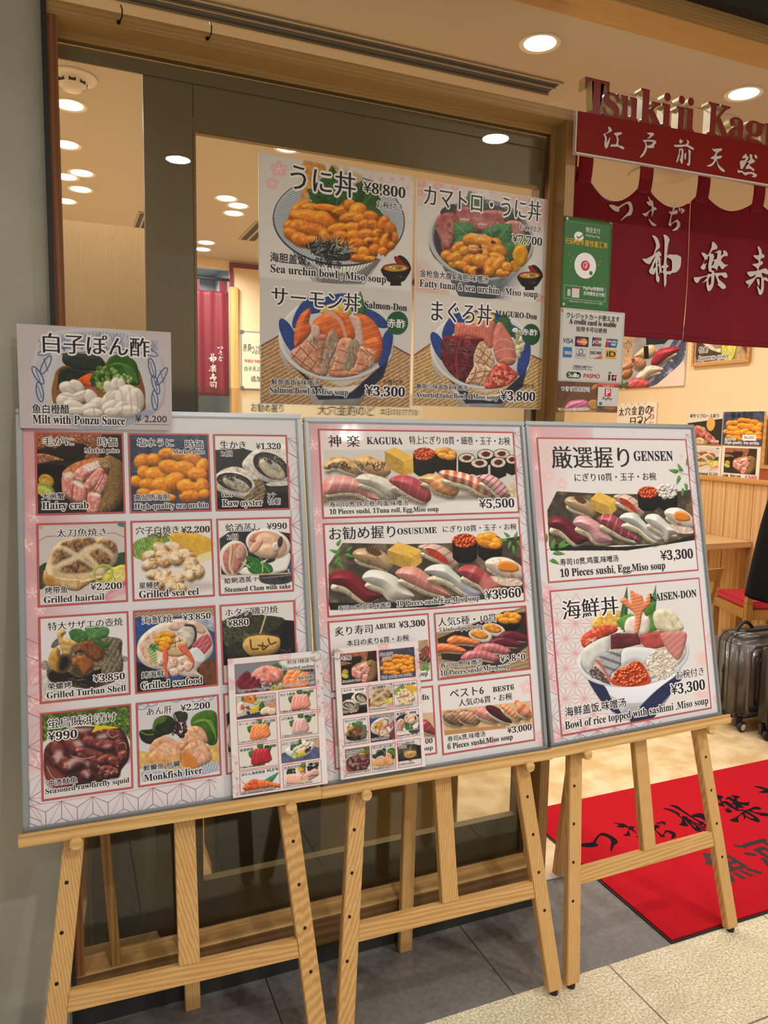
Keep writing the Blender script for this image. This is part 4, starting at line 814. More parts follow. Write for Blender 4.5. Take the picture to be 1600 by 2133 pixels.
def pic_squid(w, h, **k):
    p = Pic([(218, 1105), (1130, 992), (232, 1995), (1152, 1845)], w, h, 'dcd6d8', **k)
    p.G([(210, 1000), (1140, 980), (1140, 1400), (1040, 1250), (600, 1200), (400, 1300), (210, 1420)], '3f5a24', 0, n=.6, ns=26, m=('6d8a34', 26, .5)); p.H(700, 1110, 420, 90, 90, 40, 4, ['7f9c44', '27401a', '55772c'], 4, (10, 160), o=.6); p.D(880, 1130, 20, 14, 3, 12, 'c97a3a', 2)
    p.G([(250, 1560), (280, 1430), (420, 1330), (560, 1240), (760, 1230), (1020, 1240), (1110, 1420), (1100, 1560), (1030, 1660), (1000, 1740), (900, 1760), (760, 1830), (560, 1850), (400, 1870), (270, 1760)], '4c221f', r=60, sh=.4, n=.4, ns=30)
    p.G([(270, 1700), (300, 1620), (500, 1800), (420, 1870), (300, 1840)], '7a3a34', e=8)
    B = [(400, 1480, 110, 70, 60), (430, 1600, 120, 75, 30), (540, 1620, 130, 70, -30), (560, 1420, 120, 80, 40), (620, 1330, 110, 70, 20), (700, 1500, 150, 55, 10), (740, 1390, 110, 60, 15), (840, 1310, 120, 60, 10), (960, 1310, 100, 60, 30), (880, 1420, 120, 60, 0), (1020, 1430, 90, 70, 60), (760, 1600, 110, 60, 20), (860, 1560, 90, 50, -20), (960, 1580, 80, 55, 20), (900, 1680, 100, 60, 10), (680, 1720, 70, 60, 0), (1050, 1520, 60, 60, 0), (640, 1560, 80, 50, 50)]
    R = random.Random(9)
    for b in B: p.E(b[0] + 6, b[1] + 14, b[2], b[3], b[4], '220d0c', o=.6, e=10); p.E(*b, hx('67302d') * R.uniform(.85, 1.25), r=b[3] * .9, sh=.7, n=.35, ns=24, sp=.3, m=('8a4a3c', 40, .56))
    for q in ([(360, 1500), (420, 1480), (430, 1540), (380, 1600)], [(480, 1600), (560, 1550), (640, 1580), (560, 1600), (500, 1660)], [(540, 1390), (600, 1370), (640, 1420), (580, 1440)], [(780, 1330), (860, 1300), (880, 1340), (800, 1360)], [(660, 1600), (700, 1590), (690, 1640)], [(560, 1260), (660, 1250), (720, 1260), (620, 1290)], [(840, 1430), (920, 1410), (880, 1440)], [(640, 1690), (700, 1700), (680, 1750)]): p.G(q, 'cbb2b4', e=7, o=.85)
    for a in ([(1000, 1400), (1060, 1390), (1080, 1450)], [(840, 1640), (880, 1690), (950, 1680)], [(520, 1530), (640, 1560), (760, 1530)], [(280, 1640), (330, 1740), (420, 1800)], [(880, 1290), (930, 1340), (1000, 1310)]): p.L(a, 7, 'd9b9b4', 1, o=.8)
    p.D(900, 1650, 120, 90, 26, 13, ['3a1a16', '9a6048', 'b98068'], 4, r=8, sh=.5); p.G([(730, 1290), (770, 1240), (860, 1220), (1000, 1240), (860, 1255), (790, 1270)], 'd9c41c'); p.L([(750, 1270), (790, 1200)], 18, 'e0ca24')
    return p
def pic_monkfish(w, h, **k):
    p = Pic([(55, 970), (797, 885), (80, 1728), (822, 1612)], w, h, 'd2d0d6', **k)
    for i, (x, y) in enumerate([(120, 1000), (200, 970), (420, 930), (520, 910), (600, 930), (700, 920)]): p.ring(x, y, 50, 26, -20, 7, '5d6c9a', o=.8); p.L([(x - 40, y - 20), (x + 40, y + 10)], 4, '7483ac')
    p.G([(80, 1400), (420, 1440), (800, 1320), (800, 1520), (500, 1560), (90, 1560)], 'd3b468', 0, n=.2, ns=40); p.G([(100, 1590), (460, 1560), (790, 1490), (800, 1600), (500, 1660), (120, 1680)], 'bcc2d2', 0, st=('6a78a4', 20, 26, .3, .7)); p.G([(80, 1680), (500, 1650), (810, 1570), (815, 1620), (85, 1730)], 'e4e2e4', 0)
    p.G([(90, 1220), (200, 1200), (230, 1110), (330, 1080), (400, 1130), (380, 1230), (280, 1270), (200, 1340), (110, 1310)], '1f2a16', r=40, sh=.4, n=.4, ns=24); p.G([(200, 1190), (230, 1110), (330, 1090), (300, 1150), (240, 1170), (215, 1230)], '4f6b26', r=14, sh=.4); p.L([(95, 1225), (150, 1255), (210, 1250)], 10, '6f8a34', 1)
    p.G([(380, 1070), (440, 1040), (510, 1060), (500, 1130), (420, 1140)], '2a3520', n=.3, ns=20)
    p.G([(540, 1130), (580, 1070), (680, 1030), (770, 1050), (785, 1160), (780, 1320), (700, 1340), (660, 1240), (560, 1190)], '3f6a1e', r=50, sh=.4, n=.2, ns=30)
    for i in range(6): p.L([(560 + i * 14, 1150 - i * 4), (640 + i * 18, 1110 + i * 4), (730 + i * 8, 1160 + i * 26)], 8, '7da23c', 1, o=.75)
    p.E(700, 1270, 60, 60, 20, '2f5318', r=30, sh=.4)
    L = 'd8a684'
    p.G([(170, 1400), (220, 1300), (330, 1270), (440, 1320), (520, 1260), (490, 1360), (420, 1420), (240, 1450)], 'c99878', r=40, sh=.4, n=.2, ns=24)
    p.G([(440, 1350), (480, 1220), (560, 1175), (640, 1190), (690, 1270), (680, 1330), (560, 1340), (470, 1390)], L, r=50, sh=.4, n=.2, ns=24, m=('b97c58', 26, .6))
    p.G([(165, 1450), (260, 1360), (330, 1325), (420, 1370), (465, 1420), (440, 1520), (330, 1560), (210, 1530)], 'd69a62', r=40, sh=.35, n=.2, ns=24, sp=.15); p.G([(240, 1380), (330, 1330), (410, 1370), (440, 1420), (330, 1450), (250, 1430)], 'deb18c', n=.25, ns=16, e=8)
    p.G([(470, 1390), (560, 1310), (650, 1310), (720, 1400), (725, 1480), (640, 1530), (520, 1560), (470, 1480)], 'dba98c', r=45, sh=.35, n=.25, ns=22, m=('c48a68', 24, .6)); p.G([(470, 1400), (500, 1390), (600, 1500), (560, 1560), (470, 1530)], 'cd7f34', e=8)
    p.D(560, 1400, 160, 100, 26, 4, '8f5a3c', 7); p.D(440, 1200, 60, 80, 34, 18, ['3a1f24', '5f3038', '1e1214'], 3, r=9, sh=.6); p.D(400, 1240, 70, 26, 12, 10, ['2a171a', '4a2a2c'], 5); p.L([(385, 1060), (420, 1130)], 7, 'b9c0b4')
    return p
def pic_milt(w, h, **k):
    p = Pic([(60, 68), (1520, 138), (108, 1070), (1558, 1080)], w, h, 'c8bfc2', **k)
    p.G([(200, 520), (260, 260), (420, 140), (700, 105), (1000, 120), (1240, 180), (1390, 300), (1470, 500), (1475, 760), (1400, 900), (1180, 1010), (900, 1075), (640, 1060), (420, 980), (280, 860), (210, 700)], 'c4c3cb', r=40, sh=.15)
    p.G([(400, 980), (640, 950), (900, 985), (1180, 910), (1400, 880), (1200, 1010), (900, 1080), (640, 1065)], 'aeb2c4', st=('67749e', 8, 26, .3, .6))
    p.G([(330, 560), (400, 340), (620, 300), (1000, 310), (1250, 370), (1370, 600), (1360, 850), (1150, 900), (900, 940), (560, 930), (350, 840)], 'c9c8cb', r=80, sh=.1)
    for i in range(7):
        x = 330 + i * 165; p.G([(x - 70, 250 + abs(i - 3) * 14), (x, 140 + abs(i - 3) ** 2 * 8), (x + 80, 260 + abs(i - 3) * 14), (x, 290 + abs(i - 3) * 10)], '8d97b8', o=.5)
        for j in range(5): p.L([(x, 300 + abs(i - 3) * 14), (x - 70 + j * 35, 140 + abs(i - 3) ** 2 * 9)], 6, '4d5f95', o=.65)
        p.ring(x, 300 + abs(i - 3) * 12, 75, 26, (i - 3) * 6, 8, '33487f')
    for (x, y, a) in [(1340, 480, 75), (1380, 640, 70), (1375, 790, 85), (1440, 560, -60), (330, 460, 115), (260, 560, 60), (280, 720, 80)]: p.ring(x, y, 95, 30, a, 10, '33487f'); p.L([(x - 20, y - 60), (x + 20, y + 60)], 8, '4d5f95')
    p.G([(390, 760), (400, 620), (480, 470), (860, 430), (1160, 450), (1260, 640), (1280, 800), (1250, 900), (900, 940), (560, 930), (430, 860)], '8a5a22', r=60, sh=.2, n=.2, ns=60)
    p.G([(480, 390), (520, 345), (820, 370), (880, 500), (700, 510), (560, 480), (490, 440)], '273224', r=50, sh=.5, n=.3, ns=40, sp=.12); p.G([(440, 660), (470, 490), (640, 500), (800, 540), (700, 620), (560, 640), (450, 690)], '20271f', r=30, sh=.5, n=.4, ns=30, sp=.2)
    p.G([(890, 480), (930, 380), (1060, 350), (1180, 430), (1210, 560), (1220, 640), (1100, 640), (950, 540)], '2f5a17', r=40, sh=.4, n=.2, ns=30)
    for i in range(7): p.L([(900 + i * 14, 470 - i * 6), (1020 + i * 20, 430 + i * 8), (1110 + i * 16, 560 + i * 12)], 7, '62903a', 1, o=.7)
    p.G([(620, 610), (700, 550), (770, 540), (800, 620), (760, 670), (680, 650)], 'd95a1e', r=30, sh=.4, n=.3, ns=24); p.G([(690, 680), (790, 660), (800, 720), (720, 720)], 'a9614a', e=8)
    p.D(880, 590, 140, 110, 90, 24, ['3f6b26', '5b8a34', '284a1a', '86a84a'], 3, r=10, sh=.4); p.D(1050, 590, 90, 50, 40, 16, ['5f8f3c', '8ba85a', 'b9c48a'], 6, r=8, sh=.4); p.D(880, 660, 60, 50, 9, 22, ['a9b85a', '7d9a3c'], 8, r=9, sh=.4)
    M = 'd8cfc6'
    for (x, y, rx, ry, a) in [(560, 690, 110, 70, 20), (620, 660, 80, 50, 40), (520, 800, 90, 80, 0), (640, 770, 120, 55, -25), (600, 860, 110, 60, 20), (760, 780, 100, 60, 60), (820, 840, 80, 75, 0), (740, 880, 90, 60, -20), (620, 900, 90, 40, 0), (780, 920, 100, 45, 0),
                              (930, 680, 80, 50, 60), (985, 640, 50, 70, 10), (1045, 650, 40, 70, -10), (940, 770, 110, 60, -40), (960, 850, 110, 60, -20), (1100, 780, 120, 140, 10), (1180, 800, 90, 130, 0), (1030, 890, 100, 60, -60), (1120, 900, 120, 60, 0), (960, 910, 80, 45, 0)]:
        p.E(x + 4, y + 10, rx, ry, a, '8d7a6c', o=.45, e=8); p.E(x, y, rx, ry, a, M, r=min(rx, ry) * .9, sh=.32, n=.06, ns=30, sp=.1, rim=.2)
    for a in ([(480, 740), (600, 760), (700, 720)], [(1040, 700), (1060, 800), (1050, 920)], [(1120, 680), (1140, 800), (1150, 920)], [(1190, 720), (1210, 820), (1200, 900)], [(900, 760), (960, 700), (1020, 690)], [(780, 860), (790, 940)]): p.L(a, 9, 'a29184', 1, o=.7, e=4)
    return p
def pic_kagura(w, h, **k):
    p = Pic([(133, 78), (1440, 92), (165, 668), (1475, 640)], w, h, 'e9e5e4', **k)
    p.G([(130, 70), (420, 70), (380, 160), (150, 220)], 'e6cccd', e=60); p.G([(165, 215), (1440, 215), (1470, 420), (1460, 540), (1100, 540), (900, 575), (170, 590)], 'd3cfca', 0, e=6)
    p.G([(170, 500), (500, 530), (700, 560), (170, 575)], '8a7a66', e=14, n=.3, ns=20); p.G([(1000, 520), (1400, 500), (1380, 545), (1000, 550)], '9a8e80', e=10)
    for (x, y, s) in [(1390, 300, 3), (1215, 305, 4), (1190, 305, 1), (1330, 290, 2)]: pass
    def maki(x, y, rx, ry, hh):
        p.G([(x - rx, y), (x + rx, y), (x + rx, y + hh), (x, y + hh + ry * .6), (x - rx, y + hh)], '1b1a17', 0, r=20, sh=.4, n=.4, ns=16); p.E(x, y, rx, ry, 0, '2a2924'); p.E(x, y, rx * .92, ry * .88, 0, 'ddd3c0', n=.25, ns=8, m=('a89c86', 7, .58))
        p.G([(x - rx * .5, y - ry * .1), (x - rx * .1, y - ry * .5), (x + rx * .45, y - ry * .35), (x + rx * .5, y + ry * .2), (x + rx * .05, y + ry * .5), (x - rx * .35, y + ry * .3)], '5a1f24', n=.2, ns=10)
    for a in [(1235, 245, 60, 36, 60), (1350, 242, 60, 34, 70), (1425, 280, 45, 32, 90), (1100, 270, 60, 34, 100), (1325, 300, 58, 38, 90), (1190, 305, 62, 34, 70)]: maki(*a)
    tamago(p, 550, 225, 615, 198, 738, 268, 100); p.D(670, 350, 50, 30, 16, 5, 'c9983a', 3)
    gunkan(p, 955, 248, 76, 40, 110); gunkan(p, 810, 250, 76, 40, 115); ikura(p, 808, 243, 74, 42, 8.5)
    uni(p, [(915, 232, 34, 26, 20), (955, 225, 40, 26, 0), (1000, 245, 30, 26, 30), (940, 255, 40, 22, 10), (985, 265, 40, 20, 0)], 'df9438', 2, .8)
    st = ('3c3020', 30, 30, .16, .7)
    for q in ([(165, 325), (210, 270), (290, 262), (350, 290), (420, 340), (400, 385), (330, 370), (240, 335), (190, 350)], [(350, 280), (400, 255), (480, 268), (560, 310), (590, 360), (550, 392), (450, 370), (380, 330)]):
        nig(p, q, 'cfa066', m=('a87a48', 40, .58)); p.H(np.mean([a for a, b in q]), np.mean([b for a, b in q]) - 10, 90, 36, 22, 22, 6, '2c2a20', len(q), (20, 160))
    nig(p, [(165, 450), (190, 400), (270, 385), (350, 400), (420, 440), (470, 510), (520, 545), (460, 545), (380, 505), (280, 500), (180, 510)], 'd88a86', st=('ecc0b6', 18, 62, .18, .7))
    nig(p, [(365, 405), (420, 375), (510, 390), (590, 430), (655, 505), (640, 530), (570, 530), (480, 470), (400, 440)], 'd3cfbf', m=('b9b49e', 40, .55))
    nig(p, [(575, 420), (640, 385), (730, 395), (800, 440), (850, 500), (850, 550), (810, 565), (730, 530), (650, 480)], 'ab4650', st=('c9757a', 15, 60, .12, .7))
    nig(p, [(770, 410), (840, 375), (900, 385), (960, 410), (1040, 460), (1030, 520), (960, 520), (880, 490), (840, 450)], 'd08f58', st=('e3b98c', 60, 40, .3, .7), n=.3)
    nig(p, [(905, 365), (960, 350), (1060, 365), (1150, 395), (1230, 440), (1330, 490), (1290, 530), (1200, 510), (1110, 460), (1000, 430), (930, 400)], 'e9cdbb', st=('cf5a36', 10, 58, .5, .9))
    nig(p, [(1170, 400), (1240, 380), (1310, 400), (1370, 450), (1415, 520), (1340, 535), (1270, 480)], 'd9b0b0', st=('8f3f46', 50, 34, .25, .8)); p.G([(1395, 470), (1440, 440), (1470, 520), (1420, 530)], 'd3c3a0', n=.2, ns=20)
    return p
def tray(p, y0=0, x0=0):
    pass
def leaves(p, spots, k=1):
    for (x, y, l, a) in spots:
        b = math.radians(a); leaf(p, x, y, x + l * math.cos(b), y + l * math.sin(b), l * .2, '4f8f3c', '76ad5c')
def set_tray(p, S):
    p.G([(S(225, 195)), S(600, 205), S(900, 200), S(1290, 170), S(1440, 150), S(1450, 500), S(1130, 570), S(700, 590), S(400, 610), S(140, 610), S(140, 340)], '453d35', 0, n=.3, ns=30, m=('6f6249', 120, .5)); p.G([S(140, 590), S(700, 600), S(1130, 570), S(1440, 490), S(1440, 530), S(800, 625), S(150, 640)], '1f1b18', 0)
def pic_osusume(w, h, gensen=0, **k):
    q = [(107, 65), (1415, 25), (135, 688), (1450, 588)]
    p = Pic(q if not gensen else [(143, 162), (1327, 165), (238, 1315), (1427, 1212)], w, h, 'e7e4e4', **k)
    S = (lambda x, y: (x, y)) if not gensen else (lambda x, y: (216 + (x - 140) * .893 + (y - 190) * .06, 590 + (y - 195) * 1.06 + (x - 140) * .02))
    if gensen:
        p.G([(100, 150), (500, 150), (330, 300), (260, 700), (120, 800)], 'e3c3c6', e=80, o=.7)
        for (x, y, r) in [(230, 470, 40), (330, 535, 42), (250, 340, 34)]: blossom(p, x, y, r, o=.5)
        asanoha(p, 1280, 300, 90, 2, 6, 'd3bcc6', 3, .5)
    M = lambda L: [S(*a) for a in L]
    set_tray(p, S)
    nig(p, M([(285, 270), (330, 232), (430, 240), (500, 270), (540, 340), (520, 385), (430, 355), (330, 320)]), 'b59a74', m=('8f754f', 30, .55)); p.G(M([(370, 235), (420, 228), (470, 265), (440, 285), (390, 265)]), '3a1f12', st=('a8845c', 30, 16, .4, .7), e=4)
    tamago(p, *S(505, 245), *S(575, 188), *S(730, 245), 80, 'e0b553'); p.H(*S(640, 290), 70, 40, 24, 40, 4, 'c9973a', 3, (20, 40), o=.6)
    nig(p, M([(705, 225), (760, 205), (850, 212), (930, 260), (975, 330), (950, 365), (860, 320), (760, 275)]), 'c9aa9c', st=('8f5a4c', 60, 60, .14, .7)); p.G(M([(760, 230), (830, 250), (900, 310), (890, 340), (820, 300), (765, 260)]), 'b03a26', n=.3, ns=16)
    x, y = S(1200, 190); gunkan(p, x, y, 88, 48, 95); x2, y2 = S(1022, 190); gunkan(p, x2, y2, 88, 46, 110); ikura(p, x2, y2 - 8, 84, 46, 10)
    if gensen: p.D(x, y - 20, 82, 56, 120, 14, ['e0dad6', 'cfc6c0', 'ece8e4', 'd8bdb6'], 5, r=10, sh=.5)
    else: uni(p, [(1150, 175, 50, 40, 20), (1200, 160, 55, 36, 10), (1250, 195, 40, 34, 20), (1180, 205, 70, 28, 10), (1235, 215, 46, 24, 0)], 'd98b25', 5)
    F = [([(145, 410), (200, 378), (280, 390), (340, 440), (400, 500), (480, 540), (430, 575), (370, 590), (310, 550), (240, 490), (150, 460)], '7d2229' if not gensen else '6d2230', None),
         ([(345, 430), (390, 378), (480, 385), (570, 430), (620, 490), (680, 550), (640, 575), (530, 570), (470, 500), (400, 470)], 'd5d2c6' if not gensen else 'cf9a9c', None if not gensen else ('b98086', 80, 30, .3, .6)),
         ([(555, 400), (600, 362), (690, 358), (770, 410), (850, 480), (920, 550), (860, 550), (760, 520), (680, 480), (600, 440)], 'd08a7e' if not gensen else '9c4350', ('e3aea0', 20, 60, .16, .6)),
         ([(745, 385), (800, 345), (890, 345), (960, 400), (1050, 480), (1130, 530), (1080, 555), (1000, 520), (920, 460), (820, 420)], 'ced2ca', None),
         ([(975, 390), (1010, 350), (1100, 350), (1190, 410), (1290, 450), (1300, 490), (1220, 500), (1180, 540), (1120, 480), (1040, 440)], 'a8484e' if not gensen else 'cfcbc6', ('c97a78', 30, 90, .2, .6) if not gensen else None)]
    for (L, c, st) in F: nig(p, M(L), c, st=st, sp=.3)
    if not gensen: p.G(M([(1010, 480), (1060, 510), (1130, 530), (1080, 555), (1020, 530)]), '8a8fb8', e=14, o=.8); p.G(M([(1160, 430), (1250, 430), (1300, 470), (1220, 500), (1180, 540), (1130, 480)]), 'cc8078', e=14, o=.8)
    nig(p, M([(1160, 330), (1220, 295), (1330, 300), (1430, 360), (1440, 440), (1320, 440), (1200, 380)]), 'd9ccc0', m=('d08a5a', 60, .58)); p.G(M([(1260, 330), (1330, 320), (1400, 350), (1390, 390), (1270, 385)]), 'd98227', r=20, sh=.4, sp=.2)
    p.G(M([(1200, 420), (1300, 430), (1410, 440), (1420, 480), (1280, 480)]), 'd8c4b2', n=.3, ns=12)
    if gensen: leaves(p, [(330 - 70, 1050, 90, -75), (310, 1040, 90, -50), (330, 1030, 70, -20), (270, 1075, 90, 10), (200, 1080, 90, 100), (250, 1130, 80, 30), (210, 1000, 80, -80), (160, 960, 60, 40), (1340, 380, 60, -100), (1290, 430, 80, -120), (1260, 430, 90, 190), (1270, 460, 80, 110), (1340, 420, 50, -30), (1320, 520, 70, 80), (1300, 560, 70, 100), (1380, 380, 60, -50)]); p.L([(150, 1105), (240, 1050), (330, 1030)], 4, '6a5040', 1); p.L([(1220, 420), (1330, 450), (1420, 470)], 4, '6a5040', 1)
    else: leaves(p, [(190, 215, 55, -60), (200, 260, 60, 200), (210, 235, 60, 120), (250, 250, 50, -40), (240, 270, 60, 20), (210, 290, 60, 130), (200, 320, 50, 60), (1330, 175, 60, 170), (1350, 185, 60, 110), (1380, 170, 55, -70), (1400, 180, 60, 60), (1370, 215, 60, 90), (1340, 160, 55, -140)])
    return p
def pic_popular(w, h, **k):
    p = Pic([(778, 20), (1395, -25), (803, 467), (1420, 400)], w, h, 'dfdad5', **k)
    p.G([(790, 150), (1000, 100), (1390, -20), (1420, 400), (820, 470)], 'a98f6c', 0, st=('7d6648', 75, 26, .4, .6)); p.G([(800, 190), (1200, 30), (1400, 20), (1410, 200), (1150, 380), (830, 330)], '2e2622', 0, n=.3, ns=30); p.G([(1100, 400), (1410, 200), (1410, 240), (1160, 420)], '3a302a', 0)
    gunkan(p, 1275, 55, 82, 44, 60); uni(p, [(1220, 55, 40, 26, 0), (1270, 40, 40, 26, 0), (1310, 45, 38, 26, 0), (1250, 75, 50, 22, 0), (1310, 75, 40, 20, 0), (1340, 55, 20, 20, 0)], 'd98b25', 2)
    for (x, y) in ((1170, 130), (1080, 170)): p.E(x, y + 6, 80, 42, 15, 'd9cfc0', n=.2, ns=10, r=20, sh=.4); p.E(x - 8, y - 4, 62, 30, 15, 'd98f3c', r=20, sh=.4, n=.3, ns=14, sp=.3)
    for (x, y, c) in ((950, 205, 'd9743c'), (860, 255, 'd9743c')): nig(p, [(x - 90, y), (x - 50, y - 32), (x + 30, y - 25), (x + 120, y + 10), (x + 110, y + 35), (x, y + 25), (x - 60, y + 30)], c, st=('eaa57a', 60, 26, .2, .7))
    for (x, y) in ((1310, 180), (1250, 220)): nig(p, [(x - 110, y), (x - 60, y - 35), (x + 20, y - 30), (x + 110, y + 10), (x + 90, y + 35), (x, y + 30), (x - 70, y + 25)], '5f1f2c')
    for (x, y) in ((1160, 265), (1080, 310)): nig(p, [(x - 130, y + 10), (x - 80, y - 35), (x + 20, y - 38), (x + 120, y + 5), (x + 100, y + 40), (x, y + 25), (x - 100, y + 40)], 'b5646a', st=('d39a98', 20, 34, .2, .7))
    return p
def pic_best(w, h, **k):
    p = Pic([(808, 500), (1423, 432), (838, 965), (1453, 870)], w, h, 'e6e2e3', **k)
    for (x, y, r) in [(1395, 520, 46), (1150, 880, 40), (1060, 930, 36)]: blossom(p, x, y, r, o=.5)
    p.G([(830, 670), (1420, 610), (1440, 790), (1100, 800), (845, 810)], 'd9b98a', 0, n=.08, ns=60); p.G([(845, 805), (1250, 770), (1250, 790), (850, 835)], 'b98a5a', 0)
    for (x, y) in ((910, 720), (1005, 715)): nig(p, [(x - 75, y - 20), (x - 40, y - 48), (x + 30, y - 40), (x + 78, y + 15), (x + 55, y + 50), (x - 10, y + 48), (x - 60, y + 20)], 'a87f68', st=('5a3a2c', 50, 22, .2, .8), n=.4)
    for (pts, c, st) in (([(1040, 660), (1080, 648), (1140, 670), (1190, 720), (1210, 755), (1140, 745), (1060, 710)], 'd48780', ('eab8ac', 40, 40, .2, .6)), ([(1115, 645), (1160, 640), (1220, 670), (1280, 730), (1290, 758), (1220, 740), (1140, 690)], '4f1a26', None), ([(1210, 635), (1260, 640), (1320, 680), (1365, 725), (1330, 740), (1250, 690)], 'df8a58', ('f3c9a8', 50, 26, .35, .9)), ([(1310, 625), (1330, 605), (1390, 640), (1428, 690), (1425, 725), (1370, 715), (1325, 680)], 'e0a888', ('d2592c', 40, 60, .4, .8))): nig(p, pts, c, st=st)
    return p
def pic_aburi(w, h, **k):
    p = Pic([(70, 75), (745, 25), (92, 550), (768, 470)], w, h, 'e6e2e3', **k)
    p.G([(110, 270), (740, 200), (750, 400), (110, 450)], 'b39a74', 0, n=.2, ns=40); nig(p, [(640, 290), (690, 270), (740, 300), (750, 350), (690, 340)], '6a3f30', st=('c9a080', 40, 24, .3, .7)); p.G([(690, 270), (740, 240), (745, 300), (700, 310)], '8a4a3c', n=.4, ns=12); leaves(p, [(700, 370, 40, 30), (720, 340, 40, 60), (735, 380, 40, 100), (690, 400, 50, -20)])
    return p
def pic_mix(w, h, **k):
    p = Pic([(92, 585), (770, 507), (122, 1050), (803, 970)], w, h, 'e6e2e3', **k)
    p.G([(120, 720), (775, 690), (790, 860), (120, 900)], 'd3b394', 0); nig(p, [(690, 750), (730, 740), (780, 800), (790, 840), (730, 830), (690, 800)], '9a3a44', st=('c97a78', 60, 40, .2, .6))
    return p
def pic_kaisen(w, h, **k):
    p = Pic([(163, 148), (1325, 48), (258, 1278), (1420, 1062)], w, h, 'e2dedf', **k)
    asanoha(p, 150, 290, 135, 3, 9, 'dcaab2', 6, .8); p.E(1360, 680, 60, 60, 0, 'ecc9c6', e=30); p.E(1340, 950, 60, 50, 0, 'ecc9c6', e=30)
    bowl_side(p, 800, 690, 430, 200, 470, 130, -9, 'cfd3dc'); p.G([(440, 830), (560, 890), (620, 1000), (700, 1120), (640, 1100), (540, 1010)], '232c50', e=3); p.G([(1180, 790), (1130, 900), (980, 1060), (940, 1140), (760, 1170), (850, 1040), (1000, 900)], '202a50', e=3, n=.2, ns=30); p.G([(760, 1170), (940, 1120), (900, 1170), (820, 1190)], '1f2440')
    p.E(800, 670, 440, 228, -9, 'dfe2e8', r=24, sh=.2); p.E(802, 660, 415, 205, -9, '8f96a8')
    p.E(802, 650, 408, 195, -9, 'cbbfae', n=.2, ns=20)
    p.G([(480, 380), (560, 320), (680, 310), (700, 420), (560, 450), (480, 450)], 'd9ae52', r=30, sh=.4, n=.3, ns=16)
    leaf(p, 700, 440, 735, 120, 26, '3d5c3f'); leaf(p, 930, 380, 962, 105, 22, '4a8a4a'); p.G([(640, 400), (690, 340), (720, 290), (760, 330), (800, 400), (760, 450), (680, 430)], '55862f', 0, n=.3, ns=14, jag=0) if 0 else leaf(p, 800, 420, 650, 390, 70, '5a8c34', jag=.25)
    leaf(p, 880, 400, 1000, 440, 70, '5a8c34', jag=.25); leaf(p, 860, 320, 960, 250, 50, '4f8433', jag=.25)
    p.G([(940, 380), (960, 310), (1080, 300), (1150, 370), (1190, 450), (1100, 480), (980, 460)], 'd8d0b4', r=40, sh=.35, n=.15, ns=40, m=('bdb088', 40, .6))
    p.G([(715, 430), (740, 370), (800, 350), (900, 360), (915, 430), (880, 500), (740, 490)], 'e0d3cc', r=40, sh=.35, n=.1, ns=20)
    p.G([(680, 230), (720, 205), (760, 240), (760, 150), (800, 170), (850, 190), (870, 240), (900, 180), (935, 200), (920, 260), (860, 320), (840, 420), (820, 490), (790, 470), (795, 340), (730, 280)], 'd77a4c', 1, r=20, sh=.4, st=('f0b48c', 75, 26, .3, .7), sp=.3)
    p.G([(390, 540), (430, 480), (540, 425), (640, 430), (660, 470), (560, 520), (500, 560), (420, 600)], 'c4472f', r=40, sh=.45, n=.35, ns=14, m=('e3906a', 16, .58)); p.H(500, 550, 80, 30, 24, 30, 6, 'e3cbb6', 4, (-40, 40))
    p.G([(390, 640), (440, 580), (560, 515), (605, 530), (590, 640), (500, 700), (470, 770), (410, 740)], 'd3d3d0', r=40, sh=.25, n=.08, ns=40)
    p.G([(610, 500), (650, 485), (820, 490), (845, 570), (700, 605), (610, 610)], '642630', 0, r=30, sh=.4, n=.3, ns=30, sp=.12)
    p.G([(830, 510), (920, 480), (1030, 475), (1060, 560), (990, 600), (880, 600)], 'ac4a44', r=30, sh=.3, n=.2, ns=30, sp=.15); p.G([(1000, 490), (1100, 470), (1210, 480), (1200, 580), (1150, 690), (1090, 660), (1020, 560)], 'c47a74', r=30, sh=.3, st=('dba69c', 50, 40, .25, .6))
    p.G([(700, 620), (780, 595), (940, 605), (960, 640), (880, 720), (800, 700), (700, 730)], 'dadbe0', r=40, sh=.2)
    p.G([(500, 690), (560, 640), (640, 620), (690, 620), (690, 740), (620, 800), (600, 860)], 'a9aeb2', 0, r=20, sh=.3, st=('4f5862', 110, 60, .3, .8), m=('c76a66', 50, .62)); p.G([(450, 780), (500, 740), (560, 800), (620, 890), (560, 870), (470, 830)], '5a4446', 0, n=.5, ns=10, m=('b9b4b4', 10, .55)); p.L([(510, 700), (560, 760), (610, 860)], 20, 'b96a62')
    p.D(1000, 730, 110, 110, 220, 12, ['e4dbcf', 'd3c4b2', 'efe9e0', 'c9b59c'], 7, r=8, sh=.5); p.H(1010, 720, 110, 110, 60, 40, 5, ['e8e0d4', 'cbb9a4'], 5)
    p.G([(620, 840), (700, 780), (780, 710), (850, 720), (900, 800), (920, 870), (800, 900), (640, 890)], 'c4431c'); ikura(p, 765, 820, 130, 75, 13, 4); ikura(p, 800, 755, 60, 45, 13, 6)
    return p
def sheet(q, w, h, bg, **k):
    p = Pic(q, w, h, bg, **k); return p
